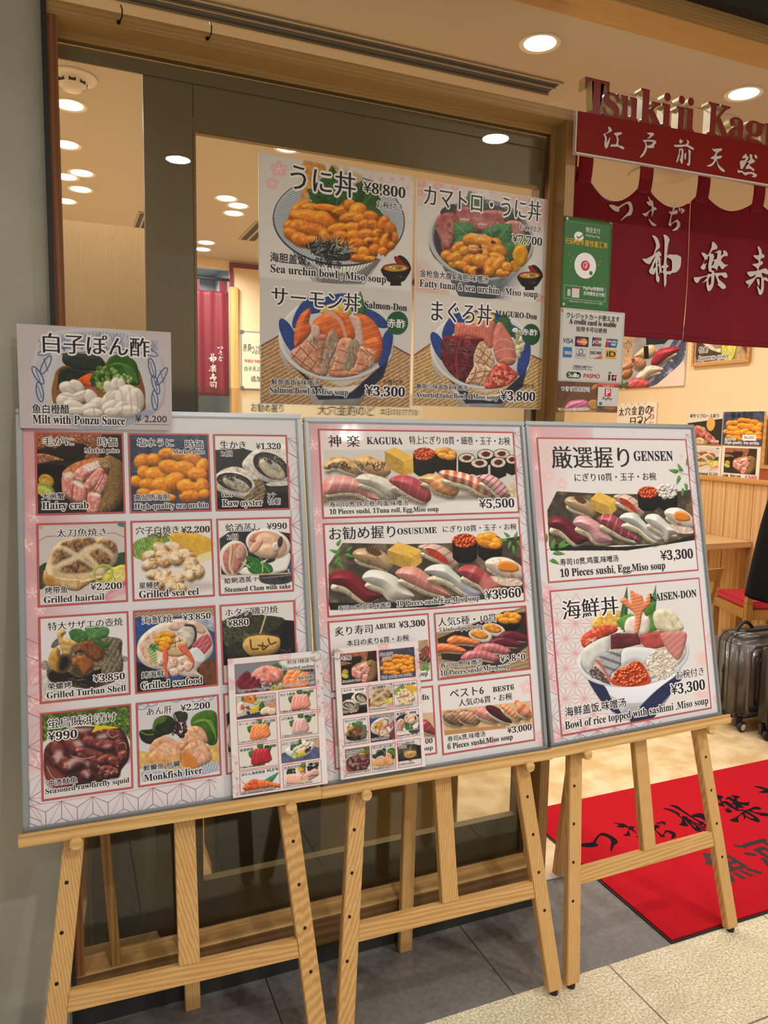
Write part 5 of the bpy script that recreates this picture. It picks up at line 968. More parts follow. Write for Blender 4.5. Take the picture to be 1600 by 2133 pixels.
def pic_unidon(w, h, **k):
    p = Pic([(35, 30), (1550, 270), (50, 1255), (1530, 1395)], w, h, 'e2dedb', **k)
    blossom(p, 215, 185, 80); blossom(p, 155, 325, 60); blossom(p, 385, 180, 50, o=.5); asanoha(p, 1050, 190, 110, 5, 3, 'e0a9a8', 4, .7)
    for y in (620, 640, 660): p.L([(1420, y - 20), (1500, y)], 3, 'c9bfae')
    for y in (700, 725): p.L([(90, y), (250, y + 14)], 3, 'c9bfae'); p.L([(1440, y - 10), (1550, y + 5)], 3, 'c9bfae')
    bowl_side(p, 810, 720, 640, 380, 600, 200, 3, 'cfcfca')
    for i in range(26):
        x = 250 + i * 45; p.L([(x, 800 + 300 * math.sin(PI * (i + 1) / 27)), (800 + (x - 800) * .42, 1330)], 7, '4a5468', o=.8)
    p.E(812, 690, 650, 455, 4, '3a4152'); p.E(812, 685, 638, 440, 4, 'c3cad2')
    for i in range(130):
        a = i / 130 * 2 * PI; p.L([(812 + 632 * math.cos(a), 685 + 436 * math.sin(a)), (812 + 440 * math.cos(a + .1), 705 + 300 * math.sin(a + .1))], 5, '4f6a8c', o=.85)
    p.G([(430, 130), (520, 110), (640, 140), (660, 200), (560, 300), (500, 420), (430, 500)], 'd79a54', e=5, n=.25, ns=40); p.G([(700, 160), (760, 150), (820, 230), (820, 330), (720, 300)], 'd59c50', n=.2, ns=30, e=6); p.G([(840, 180), (900, 200), (1020, 250), (1000, 340), (880, 330)], 'c9b490', e=12)
    leaf(p, 760, 560, 480, 380, 110, '35602f', '5d8a4c', .3); leaf(p, 700, 540, 720, 150, 120, '2f5a2c', '4f8040', .3); leaf(p, 760, 540, 860, 220, 110, '386531', '5d8a4c', .3); leaf(p, 980, 580, 1220, 330, 110, '33602f', '55824a', .3); leaf(p, 1010, 600, 1240, 640, 90, '2f592e', '6a9458', .25); leaf(p, 900, 540, 1030, 290, 80, '2c542a', '55824a', .3)
    p.G([(280, 740), (340, 600), (450, 500), (560, 520), (760, 550), (880, 480), (1050, 580), (1180, 640), (1300, 700), (1380, 830), (1350, 960), (1200, 1060), (1000, 1110), (800, 1060), (500, 980), (330, 900)], 'b3661c', n=.4, ns=30)
    R = random.Random(11); B = [(420, 560, 110, 60, -35), (520, 560, 90, 45, 5), (660, 565, 120, 42, 5), (380, 640, 70, 60, 30), (500, 660, 160, 80, 10), (640, 690, 120, 90, 30), (320, 740, 60, 60, 0), (420, 760, 110, 80, 20), (560, 800, 150, 80, 15), (340, 830, 90, 60, 40), (420, 880, 90, 70, 30), (540, 900, 120, 60, 10), (680, 860, 100, 80, 40), (810, 600, 100, 55, -15), (900, 540, 70, 60, 40), (980, 600, 90, 90, 40), (900, 660, 110, 60, -10), (1010, 680, 80, 60, 20), (1110, 650, 80, 55, 20), (780, 770, 110, 55, -10), (930, 760, 100, 55, 0), (1060, 740, 80, 60, 20), (1140, 740, 80, 55, 30), (1240, 720, 60, 80, 20), (1310, 780, 60, 80, -20), (820, 850, 90, 60, 20), (940, 840, 80, 60, 10), (1060, 830, 90, 60, 0), (1180, 820, 60, 50, 0), (1340, 860, 50, 60, 0), (840, 930, 80, 50, 30), (960, 920, 100, 60, 0), (1090, 900, 60, 50, 0), (1160, 910, 60, 60, 30), (1260, 900, 60, 90, 20), (930, 1000, 100, 60, 30), (1040, 1010, 70, 60, 40), (1150, 980, 60, 60, 0), (1230, 1000, 50, 50, 0), (1000, 1060, 90, 40, 0), (1100, 1070, 60, 30, 0), (1320, 940, 40, 40, 0)]
    uni(p, B, 'dd7f28', 5, 2.4); p.G([(690, 610), (760, 620), (780, 690), (740, 670)], '7c3d18', e=6)
    p.D(1090, 910, 40, 14, 3, 18, '6a3412', 3, e=6); p.E(1310, 840, 20, 40, 20, '6a3412', e=10); p.E(1210, 810, 30, 14, 0, '8f5218', e=8)
    p.G([(470, 930), (560, 900), (720, 930), (880, 980), (900, 1080), (760, 1090), (600, 1050), (510, 990)], '33383a', n=.7, ns=14); p.H(690, 980, 210, 70, 130, 90, 7, ['1c2422', '39423e', '6f7a76', '10140f', 'b9beb8'], 6, (-110, 30)); p.D(1200, 1050, 40, 20, 10, 14, 'd3d3dc', 3)
    misobowl(p, 1368, 1160, 140)
    return p
def pic_fattytuna(w, h, **k):
    p = Pic([(95, 60), (1540, 270), (75, 1315), (1510, 1470)], w, h, 'dedad6', **k)
    p.G([(90, 50), (700, 140), (560, 170), (330, 250), (100, 320)], 'dfb3ab', e=90, o=.8); p.G([(880, 180), (1560, 270), (1530, 560), (1380, 480), (1200, 300)], 'd3a79c', e=60, o=.9); p.G([(70, 1000), (260, 1150), (420, 1340), (70, 1330)], 'dcab98', e=60, o=.9)
    for (x, y, r) in [(130, 90, 50), (310, 130, 50), (490, 130, 40), (120, 200, 34), (1460, 1400, 50)]: blossom(p, x, y, r, 'dd9a98')
    asanoha(p, 680, 180, 110, 3, 1, 'd3a0a8', 4, .6)
    bowl_side(p, 800, 780, 590, 380, 620, 240, 4, '5b6272', n=.2, ns=80); p.G([(640, 1180), (860, 1190), (820, 1390), (680, 1380)], '3f4553', e=20); p.G([(1130, 1120), (1300, 1040), (1100, 1380), (980, 1400)], 'a9adb4', e=30)
    p.E(800, 715, 595, 470, 8, 'c3c4c4', r=30, sh=.2); p.E(805, 705, 560, 440, 8, '7d818a'); p.E(810, 735, 545, 420, 8, '383a42')
    p.G([(350, 380), (480, 320), (520, 420), (400, 480), (340, 460)], '2a2d2c')
    leaf(p, 760, 420, 640, 170, 110, '35603a', '5d8a5c', .3); leaf(p, 1040, 480, 1120, 380, 70, '33602f', '55824a', .2)
    for q in ([(290, 600), (300, 480), (380, 420), (490, 430), (530, 540), (480, 700), (430, 830), (360, 840), (330, 700)], [(500, 420), (520, 350), (640, 350), (770, 400), (800, 600), (640, 620), (520, 540)], [(770, 420), (830, 390), (1000, 390), (1040, 440), (1030, 580), (880, 620), (780, 600)], [(1040, 540), (1120, 500), (1240, 520), (1290, 600), (1240, 700), (1120, 760), (1060, 640)]):
        p.G(q, 'b87a72', r=50, sh=.35, n=.25, ns=24, m=('9a4a48', 60, .5), sp=.2)
    for q in ([(310, 500), (420, 440), (500, 470), (380, 520), (350, 640)], [(520, 370), (640, 400), (760, 420), (640, 460), (540, 440)], [(800, 430), (900, 420), (1020, 430), (960, 480), (840, 490)]): p.G(q, 'a2484a', n=.3, ns=16, e=16, o=.8)
    for (x, y) in ((600, 490), (800, 545), (1000, 550)): p.L([(x - 50, y), (x + 40, y + 6)], 14, 'e9e2dd', o=.8, e=4)
    leaf(p, 660, 700, 480, 530, 120, '437a4c', '7aa57c', .16); leaf(p, 640, 760, 470, 760, 90, '437a4c', '7aa57c', .16); leaf(p, 960, 720, 1120, 540, 130, '437a4c', '7aa57c', .16); leaf(p, 1020, 760, 1100, 1000, 120, '3f7446', '7aa57c', .16); leaf(p, 900, 680, 860, 580, 120, '437a4c', '7aa57c', .16)
    p.E(1240, 740, 100, 90, 0, '8fa86a', n=.3, ns=20, e=10); p.G([(1140, 880), (1180, 800), (1260, 780), (1320, 860), (1310, 960), (1240, 1040), (1160, 960)], 'd99a1c', r=50, sh=.4, sp=.2, n=.15, ns=40); p.G([(1110, 1000), (1160, 960), (1220, 1050), (1160, 1090)], 'c98a1c', r=20, sh=.4)
    p.G([(350, 910), (480, 790), (620, 720), (700, 650), (860, 680), (1000, 780), (1070, 860), (1060, 980), (1120, 1080), (960, 1140), (700, 1120), (500, 1030)], '9c5c20', n=.4, ns=30)
    B = [(400, 900, 60, 60, 40), (530, 810, 90, 60, -40), (520, 930, 120, 80, -15), (600, 850, 60, 60, 0), (680, 720, 100, 75, 0), (820, 750, 130, 80, 10), (940, 780, 90, 80, 40), (820, 840, 110, 70, 0), (990, 860, 100, 80, 30), (960, 930, 110, 60, 20), (700, 830, 70, 50, 20), (820, 900, 60, 60, 0), (650, 960, 90, 70, -30), (790, 970, 110, 90, 20), (900, 1010, 80, 110, 30), (980, 1000, 60, 100, 40), (560, 1010, 80, 50, 10), (640, 1060, 60, 50, 0), (700, 1080, 60, 60, 0), (880, 1090, 60, 60, 20), (1010, 1100, 60, 50, 0), (1080, 1040, 60, 70, -40), (1060, 1110, 50, 30, 0), (470, 1010, 50, 30, 30)]
    uni(p, B, 'd5872f', 8, 2.2); p.G([(755, 790), (775, 780), (800, 860), (770, 880)], '5a1f12', e=5); p.D(910, 755, 20, 20, 5, 14, '4a2412', 2, e=5); p.G([(720, 1060), (790, 1050), (800, 1110), (740, 1110)], '4a2010', e=8)
    for (x, y) in ((700, 660), (790, 715), (690, 790), (800, 830), (690, 830), (800, 665)): p.L([(x - 40, y), (x + 35, y + 4)], 12, 'f2e6d6', o=.85, e=5)
    misobowl(p, 1345, 1130, 135)
    return p
def don_bowl(p, cx, cy, rx, ry, hb, fw, blue='2c4489'):
    bowl_side(p, cx, cy + ry * .25, rx * .99, ry * .9, hb, fw, 2, 'c6beb0'); p.G([(cx - rx * .85, cy + ry * .5), (cx - rx * .5, cy + ry * .9), (cx - rx * .1, cy + hb * .9), (cx + fw, cy + hb), (cx - fw, cy + hb), (cx - rx * .55, cy + hb * .65)], '2b3040', 0, n=.3, ns=40, e=3)
    p.G([(cx + rx * .9, cy + ry * .5), (cx + rx * .8, cy + ry * .95), (cx + fw * 1.1, cy + hb), (cx, cy + hb), (cx + rx * .25, cy + ry * 1.25)], '252b3c', 0, n=.3, ns=40, e=3); p.G([(cx - rx * .2, cy + ry * 1.0), (cx + rx * .5, cy + ry * .95), (cx + rx * .05, cy + hb * .8)], 'cfc7b8', 0, e=6)
    p.E(cx, cy, rx, ry, 3, 'dfddda', r=26, sh=.2); p.E(cx + 4, cy - 6, rx * .95, ry * .94, 3, 'ccd0d4', r=rx * .25, sh=.15)
    for (a, b, l, t) in [(-.82, -.05, .34, 65), (-.6, -.6, .3, 120), (-.2, -.8, .4, 160), (.62, -.45, .3, 30), (.84, .25, .34, 105), (.2, -.78, .3, 15)]: p.E(cx + rx * a, cy + ry * b, rx * l, ry * .15, t, blue, r=30, sh=.2, n=.2, ns=40)
def mat_floor(p, L, R, y):
    plate_mat(p, L, ang=64, per=30); plate_mat(p, R, ang=64, per=30)
def pic_salmon(w, h, **k):
    p = Pic([(65, 10), (1535, 150), (65, 1180), (1515, 1280)], w, h, 'd2cfce', **k)
    plate_mat(p, [(65, 640), (230, 540), (1340, 660), (1530, 770), (1530, 1290), (60, 1190)], ang=62, per=34); p.L([(65, 640), (230, 545)], 16, '7d5148'); p.L([(1340, 665), (1530, 770)], 16, '7d5148')
    don_bowl(p, 790, 580, 565, 415, 590, 190)
    p.G([(620, 340), (660, 270), (800, 240), (900, 270), (910, 360), (760, 380)], 'd9b45c', n=.4, ns=16, r=30, sh=.3); leaf(p, 990, 380, 1010, 130, 50, '3f7a38', '6fa45c', .2); leaf(p, 960, 360, 1060, 300, 70, '33602f', '55824a', .25)
    S = 'd9662a'; st = ('e89a6c', 75, 60, .2, .6)
    for q in ([(370, 640), (380, 470), (430, 350), (510, 290), (525, 340), (510, 430), (540, 480), (500, 560), (420, 640)], [(540, 430), (600, 370), (720, 320), (820, 360), (860, 460), (860, 580), (760, 590), (640, 560), (550, 500)], [(760, 330), (880, 360), (960, 480), (950, 590), (860, 580), (840, 450)], [(940, 370), (1020, 350), (1120, 400), (1190, 490), (1230, 600), (1200, 690), (1110, 700), (1030, 640), (1010, 480)], [(1040, 640), (1120, 580), (1220, 600), (1230, 720), (1180, 830), (1100, 800)]): p.G(q, S, r=70, sh=.35, n=.12, ns=50, sp=.2, st=st)
    p.L([(700, 335), (800, 400), (850, 520), (870, 640)], (50, 20), 'dfa58c', 1, o=.9, e=5); p.G([(900, 370), (1000, 390), (1030, 520), (1040, 650), (980, 640), (950, 500)], 'd3b3a4', r=25, sh=.3, n=.15, ns=20); p.G([(540, 450), (610, 470), (600, 570), (550, 560), (530, 510)], 'd3b8a8', r=20, sh=.3)
    T = 'd8a084'
    for q, c in (([(335, 710), (420, 640), (540, 570), (580, 640), (600, 760), (630, 930), (520, 900), (400, 820)], T), ([(540, 560), (570, 540), (640, 540), (680, 560), (650, 700), (640, 800), (600, 800)], 'bc8a70'), ([(680, 560), (740, 490), (790, 560), (795, 640), (740, 760), (680, 930), (620, 920), (640, 760)], 'a58c78'), ([(800, 600), (900, 580), (930, 620), (880, 740), (830, 900), (800, 950), (700, 930), (740, 800)], T), ([(880, 660), (960, 590), (1000, 640), (1000, 770), (930, 870), (840, 930), (830, 850)], '9f8a74'), ([(1000, 680), (1080, 680), (1160, 720), (1150, 840), (1060, 900), (960, 930), (880, 930), (960, 830)], T), ([(700, 880), (900, 900), (1000, 930), (860, 960), (740, 950)], 'cc8a68')):
        p.G(q, c, r=40, sh=.35, n=.25, ns=22, m=('cf7a50', 50, .62))
    for a in ([(345, 720), (440, 800), (560, 900)], [(420, 650), (520, 760), (600, 850)], [(500, 600), (590, 700)], [(350, 770), (430, 660)], [(430, 840), (540, 680)], [(520, 890), (590, 780)], [(570, 600), (660, 580)], [(590, 680), (680, 670)], [(600, 770), (660, 790)], [(760, 800), (860, 830)], [(800, 690), (880, 720)], [(720, 890), (840, 890)], [(1010, 690), (1100, 760)], [(980, 830), (1080, 860)], [(1060, 700), (1140, 760)], [(760, 760), (700, 900)]): p.L(a, 10, '8f4f1f', o=.85)
    for (x, y) in ((740, 600), (700, 760), (950, 700), (900, 830), (560, 600), (1100, 800)): p.H(x, y, 40, 60, 18, 30, 8, ['6f6254', 'c9bcae', '8a7a68'], x, (60, 120), o=.7)
    p.E(1387, 445, 112, 115, 0, '1c5a34')
    return p
def pic_maguro(w, h, **k):
    p = Pic([(80, 45), (1500, 180), (45, 1275), (1445, 1320)], w, h, 'd9d4ce', **k)
    plate_mat(p, [(50, 720), (230, 590), (1350, 720), (1480, 780), (1450, 1330), (40, 1290)], 'd0b07c', '97683a', 62, 36); p.L([(60, 720), (230, 595)], 14, '7d5148'); p.L([(1350, 725), (1480, 780)], 16, '7d4a44')
    don_bowl(p, 790, 660, 560, 440, 600, 190)
    p.G([(620, 360), (660, 280), (720, 250), (900, 260), (920, 330), (760, 380)], 'd9ae4a', n=.4, ns=16); leaf(p, 950, 340, 1130, 480, 100, '35603a', '5d8a5c', .25); leaf(p, 1000, 400, 1150, 560, 80, '2f5a34', '5d8a5c', .25); leaf(p, 920, 400, 940, 320, 30, '33602f')
    p.D(1180, 600, 60, 170, 60, 30, ['b9b48c', 'd3ceb0', '9aa56a', 'e2dfcc'], 4, r=14, sh=.4)
    p.G([(490, 420), (520, 360), (700, 370), (850, 330), (930, 360), (930, 460), (910, 620), (860, 640), (780, 560), (640, 520), (500, 520)], 'cc6f5c', r=60, sh=.3, n=.15, ns=40, st=('dd9480', 10, 36, .25, .6), sp=.12)
    p.G([(920, 480), (950, 380), (1000, 360), (1060, 440), (1130, 560), (1165, 680), (1160, 800), (1080, 840), (960, 800), (920, 700), (910, 600)], 'cf7a68', r=70, sh=.4, n=.12, ns=40, sp=.1)
    for a in ([(930, 470), (1000, 400)], [(920, 590), (1010, 540), (1120, 580)], [(930, 690), (1040, 650), (1150, 660)], [(980, 790), (1060, 750), (1160, 770)]): p.L(a, 14, 'e0a496', 1, o=.9, e=4)
    p.G([(340, 660), (360, 540), (480, 510), (560, 530), (780, 530), (790, 580), (700, 700), (690, 860), (650, 960), (640, 1040), (520, 990), (420, 900), (350, 780)], '5a1d26', r=60, sh=.3, n=.4, ns=26, m=('8a2a34', 70, .54)); p.L([(560, 540), (520, 640), (500, 800), (520, 980)], 12, 'a8383f', 1); p.L([(350, 720), (520, 690), (690, 720)], 8, '8a2a34', 1); p.L([(400, 870), (520, 820), (690, 850)], 8, '9a2f38', 1); p.L([(360, 530), (480, 510), (620, 530), (780, 535)], 14, 'a82a2c', 1)
    p.H(450, 620, 90, 80, 70, 30, 4, ['9a7f86', '7a4a55'], 3, (10, 40), o=.7); p.H(620, 640, 80, 80, 60, 30, 4, ['9a7f86', '7a4a55'], 5, (10, 40), o=.7); p.H(560, 900, 80, 60, 40, 26, 4, ['8a6a70', '6a3a45'], 6, (60, 100), o=.7)
    T = 'd0a886'
    for q in ([(730, 620), (790, 565), (840, 620), (900, 700), (930, 830), (880, 880), (780, 830), (700, 780)], [(650, 920), (720, 820), (800, 830), (900, 880), (860, 950), (800, 1060), (700, 1040), (600, 1030)], [(800, 1060), (880, 960), (930, 900), (900, 1060)]): p.G(q, T, r=40, sh=.35, n=.35, ns=18, m=('e2cdb8', 30, .55))
    for a in ([(740, 640), (830, 720), (920, 800)], [(720, 720), (800, 780), (880, 860)], [(830, 630), (780, 740), (730, 800)], [(890, 700), (840, 780), (790, 840)], [(660, 930), (780, 900), (880, 900)], [(640, 990), (780, 960), (860, 940)], [(720, 850), (700, 960), (640, 1040)], [(820, 860), (800, 960), (740, 1050)]): p.L(a, 10, '7d4a24', 1, o=.85)
    p.G([(830, 1000), (900, 890), (960, 810), (1060, 830), (1160, 900), (1200, 930), (1140, 1010), (1000, 1080), (820, 1090)], 'c4493a', r=40, sh=.35, n=.5, ns=26, m=('e0907c', 26, .55), sp=.15); p.D(1020, 980, 120, 70, 60, 22, ['d06a56', 'b83a30', 'df9a86'], 5, r=12, sh=.5)
    p.E(1345, 497, 108, 118, 0, '1d5230')
    return p
# small pictures of the two little menus and of the sheets inside the shop; units 0..100 across, 0..100h/w down
def Q(w, h): return [(0, 0), (100, 0), (0, 100 * h / w), (100, 100 * h / w)]
def slices(p, pts, n, col, st=None, dx=8, dy=1, **k):
    for i in range(n): p.G([(a + dx * i, b + dy * i) for a, b in pts], col, r=5, sh=.4, st=st, sp=.2, **k)
def pic_three(w, h, **k):
    p = Pic(Q(w, h), w, h, '7d858f', **k)
    p.G([(0, 20), (100, 10), (100, 38), (0, 40)], '6d7580', n=.4, ns=8); leaf(p, 45, 14, 64, 4, 7, '35602f'); leaf(p, 50, 12, 66, 16, 7, '2f5a2c'); p.G([(58, 0), (100, 0), (100, 14), (62, 9)], 'e6e2e0', e=6)
    p.G([(20, 14), (30, 6), (42, 5), (58, 12), (58, 24), (44, 28), (24, 24)], 'db8678', r=6, sh=.4, n=.4, ns=4, m=('e9b0a4', 5, .55), sp=.2)
    for q in ([(2, 20), (14, 9), (19, 16), (8, 31)], [(8, 26), (20, 17), (25, 20), (14, 36)], [(16, 30), (27, 20), (34, 24), (24, 38)]): p.G(q, '6f1e30', r=3, sh=.4, n=.3, ns=5, sp=.15)
    p.D(36, 28, 10, 7, 34, 1.6, ['a45a72', '5a2a40', 'd9b0b8', '3f6a34'], 3)
    slices(p, [(58, 26), (66, 13), (74, 13), (78, 22), (72, 34), (62, 36)], 3, 'e2793c', ('f3ba94', 60, 4, .3, .8), 8, 2)
    p.D(50, 32, 7, 5, 9, 2.6, ['e0c21c', 'b9a51c', '8a9a2c'], 4, r=1.5, sh=.4); p.G([(2, 38), (50, 37), (98, 38), (98, 45), (2, 45)], '4a4a52', e=10, o=.6)
    return p
def pic_shells(w, h, **k):
    p = Pic(Q(w, h), w, h, 'cfc9c2', **k)
    p.G([(0, 50), (100, 40), (100, 60), (0, 60)], '343f56', n=.3, ns=10); p.G([(60, 20), (100, 12), (100, 36), (70, 40)], 'c9a68a', 0, st=('a5653f', 70, 5, .3, .8)); leaf(p, 60, 44, 66, 16, 9, '2c5a2c'); leaf(p, 20, 10, 14, 2, 6, '35602f')
    p.E(10, 30, 9, 16, 10, 'e6dccf', r=4, sh=.3); p.E(15, 28, 5, 8, 0, 'c9703c'); p.D(34, 9, 16, 9, 34, 4, ['e27a28', 'cf5f1c', 'e89a44'], 3, r=2, sh=.5); p.D(26, 36, 12, 8, 18, 4, ['6a4a4a', 'd9b0a0', '3a2a2c', 'e2c4b4'], 5, r=2, sh=.4)
    p.E(50, 20, 8, 5, -15, '8f9a44', r=2, sh=.4); p.E(50, 20, 6, 3.6, -15, 'c4c47a'); p.D(46, 34, 9, 8, 9, 4.5, ['e6cf1c', 'd3b81c'], 4, r=2, sh=.4); p.E(72, 42, 14, 9, -20, 'e3cdb4', r=6, sh=.4); p.E(88, 46, 13, 9, 10, 'dfc9b2', r=6, sh=.4)
    return p
def pic_slices(w, h, col, vein, base='e2ded6', pts=None, n=4, **k):
    p = Pic(Q(w, h), w, h, base, **k)
    leaf(p, 40, 26, 24, 16, 9, '35602f', jag=.2); leaf(p, 66, 18, 84, 10, 9, '35602f', jag=.2); leaf(p, 50, 12, 62, 1, 8, '33602f', jag=.2)
    for i in range(n): p.G([(30 + i * 9, 44 - i * 2), (36 + i * 9, 16), (48 + i * 9, 11 + i), (60 + i * 7, 24 + i * 3), (58 + i * 8, 46 - i), (44 + i * 8, 52 - i)], hx(col) * (1 + .05 * (i % 2)), r=7, sh=.4, st=(vein, 50, 7, .25, .8) if vein else None, sp=.25)
    return p
def pic_hotate(w, h, **k):
    p = Pic(Q(w, h), w, h, 'dcd6d0', **k)
    p.G([(0, 34), (40, 26), (100, 30), (100, 60), (0, 60)], '4f5e80', n=.3, ns=12); p.G([(78, 6), (100, 4), (100, 28), (84, 26)], 'd3ad8c', 0, st=('b07a54', 80, 5, .3, .8))
    p.G([(10, 28), (30, 14), (60, 8), (86, 16), (80, 34), (60, 46), (30, 46)], 'e6e2e0', r=8, sh=.3); leaf(p, 34, 30, 30, 6, 9, '2f5f34'); leaf(p, 44, 20, 52, 2, 8, '33602f'); p.D(68, 30, 9, 8, 22, 3, ['3a2a34', '5a3a4c', '2a1f26'], 4)
    for (x, y) in ((38, 26), (50, 22), (60, 17), (70, 18), (46, 32), (58, 30)): p.E(x, y, 9, 5, -30, 'e3c6ac', r=4, sh=.45, sp=.15)
    p.E(34, 42, 8, 9, 20, '6f8a34'); p.E(34, 42, 6.4, 7, 20, 'b9c47a', n=.3, ns=3); p.D(52, 38, 7, 6, 10, 4, ['e6cf1c', 'd3b81c'], 4, r=2, sh=.4)
    return p
def pic_botan(w, h, **k):
    p = Pic(Q(w, h), w, h, 'dfe0e2', **k)
    leaf(p, 40, 54, 98, 14, 10, '3f7a5c', '5f947a'); leaf(p, 2, 52, 60, 58, 9, '33604c'); leaf(p, 60, 50, 100, 44, 8, '386a52')
    p.G([(6, 40), (18, 28), (34, 22), (46, 26), (50, 36), (44, 48), (28, 48), (14, 46)], 'd9592c', r=9, sh=.45, n=.25, ns=6, sp=.25); p.G([(44, 28), (60, 28), (80, 36), (98, 44), (98, 52), (76, 48), (58, 48), (46, 44)], 'd9622f', r=8, sh=.45, st=('f0a878', 10, 7, .25, .7), sp=.2)
    p.E(24, 32, 2, 2, 0, '2a1a14')
    for i in range(7): p.L([(16, 34), (2 + i * 3, 18 + i * 6)], .9, 'dd6a3c'); p.L([(24 + i * 3, 46), (12 + i * 5, 56)], 1., 'cf5226')
    return p
def pic_redshrimp(w, h, **k):
    p = Pic(Q(w, h), w, h, 'e2dfde', **k)
    p.D(78, 16, 14, 9, 26, 4, ['2a2620', '3c342c', '1d1a17'], 4); p.D(22, 18, 12, 6, 18, 4, ['2a2620', '3c382c'], 6); leaf(p, 50, 14, 58, 0, 8, '4a7a34'); p.D(50, 22, 7, 14, 24, 3, ['8a6a34', '6a5a2c', 'b98a3c'], 3)
    for i in range(6): p.E(14 + i * 6, 36 + i * .8, 7, 13, 20, 'e0aa9c', r=5, sh=.45, sp=.2); p.E(84 - i * 5, 30 + i * 2, 8, 11, -30, 'e0a8a0', r=5, sh=.45, sp=.2)
    p.D(42, 16, 6, 5, 7, 3.4, 'e2b81c', 3); p.E(52, 48, 14, 5, 0, 'dfc48a'); p.L([(66, 38), (78, 36), (88, 38)], 2, '39482a', 1)
    return p
def pic_wallsushi(w, h, **k):
    p = Pic([(90, 60), (775, 130), (90, 640), (750, 595)], w, h, 'e4cdb8', **k)
    p.G([(90, 60), (330, 100), (230, 330), (90, 330)], 'd9bfa2', n=.12, ns=40); p.G([(250, 90), (775, 130), (770, 560), (90, 640), (90, 480), (230, 330)], 'a9adb6', 0, n=.15, ns=60); p.G([(370, 130), (640, 140), (620, 200), (560, 240), (460, 230), (380, 240)], '232a3e', 0, n=.2, ns=40)
    p.G([(770, 150), (700, 170), (560, 330), (330, 540), (240, 640), (470, 600), (660, 480), (770, 330)], '454f6e', n=.4, ns=40, m=('a2a8b4', 40, .55)); p.L([(770, 160), (640, 330), (400, 590)], 26, '8f949c', 1, o=.8); p.G([(480, 600), (750, 400), (770, 600)], 'e2d2c4', 0)
    for (pts, c, st) in (([(320, 250), (370, 225), (450, 230), (480, 290), (440, 330), (340, 330), (250, 310)], 'dcc79c', None), ([(430, 400), (480, 300), (560, 275), (690, 285), (700, 320), (600, 360), (500, 420)], '932638', ('b9555c', 40, 50, .15, .6)), ([(280, 530), (350, 440), (440, 415), (540, 440), (550, 470), (440, 500), (370, 550)], 'ddcbbd', ('cf9a94', 40, 60, .2, .6)), ([(150, 620), (230, 540), (320, 525), (420, 570), (400, 620), (280, 640)], 'bf4a52', ('d98a86', 40, 50, .2, .6)), ([(120, 420), (150, 370), (240, 340), (250, 400), (200, 430)], 'cf9a78', None), ([(230, 330), (300, 320), (380, 370), (370, 430), (300, 440), (250, 390)], 'c09272', ('8f5f4c', 40, 30, .3, .6)), ([(110, 500), (140, 440), (230, 430), (240, 490), (170, 530)], 'a86f44', None)): nig(p, pts, c, st=st)
    p.G([(350, 225), (400, 230), (410, 350), (360, 345)], '12141c', 0); p.D(240, 345, 18, 18, 5, 14, '9c3a4c', 3); p.D(140, 590, 60, 30, 20, 20, ['3a5a3c', '55704c'], 4); p.H(175, 180, 40, 60, 20, 16, 5, '3a2c26', 3); p.G([(640, 150), (700, 145), (690, 190), (630, 190)], 'c9563c')
    return p
def pic_walloyster(w, h, **k):
    p = Pic([(880, 60), (1410, 100), (880, 360), (1400, 330)], w, h, 'c9b08c', **k)
    p.G([(880, 60), (1400, 60), (1400, 330), (880, 360)], 'a88a62', 0, n=.4, ns=40); p.G([(890, 180), (980, 180), (1060, 270), (1160, 300), (1180, 330), (900, 340)], '4a3a2c', n=.5, ns=20); p.L([(890, 180), (960, 230), (1050, 270), (1160, 290)], 30, 'e2d8c4', 1, n=.2, ns=20); p.E(1110, 190, 110, 90, 10, 'd9c39a', r=60, sh=.3, n=.15, ns=30)
    p.E(1222, 265, 80, 95, 15, '6f8a24'); p.E(1222, 265, 70, 84, 15, 'dcd878'); p.E(1222, 265, 62, 75, 15, 'c9c23c', n=.3, ns=14)
    for i in range(9): a = i * .7; p.L([(1222, 270), (1222 + 60 * math.cos(a), 270 + 72 * math.sin(a))], 5, 'e6e2a4')
    p.G([(1310, 180), (1400, 180), (1400, 300), (1340, 260)], '5a4632', n=.5, ns=14)
    return p
def pic_beef(w, h, **k):
    p = Pic(Q(w, h), w, h, '222327', **k)
    p.G([(0, 0), (100, 0), (100, 14), (0, 24)], 'd9d2c4', 0); p.E(38, 64, 24, 11, 12, 'cdb483', n=.4, ns=4, m=('8f774a', 4, .56), r=8, sh=.4)
    p.G([(16, 44), (24, 30), (44, 32), (66, 46), (92, 66), (96, 84), (86, 86), (62, 66), (40, 56), (22, 58)], 'a8504a', r=10, sh=.45, n=.4, ns=7, m=('cf8a80', 7, .52), sp=.15); p.E(46, 36, 7, 4, 0, 'a4a86a'); p.E(68, 26, 12, 15, 0, 'd9a85a')
    return p
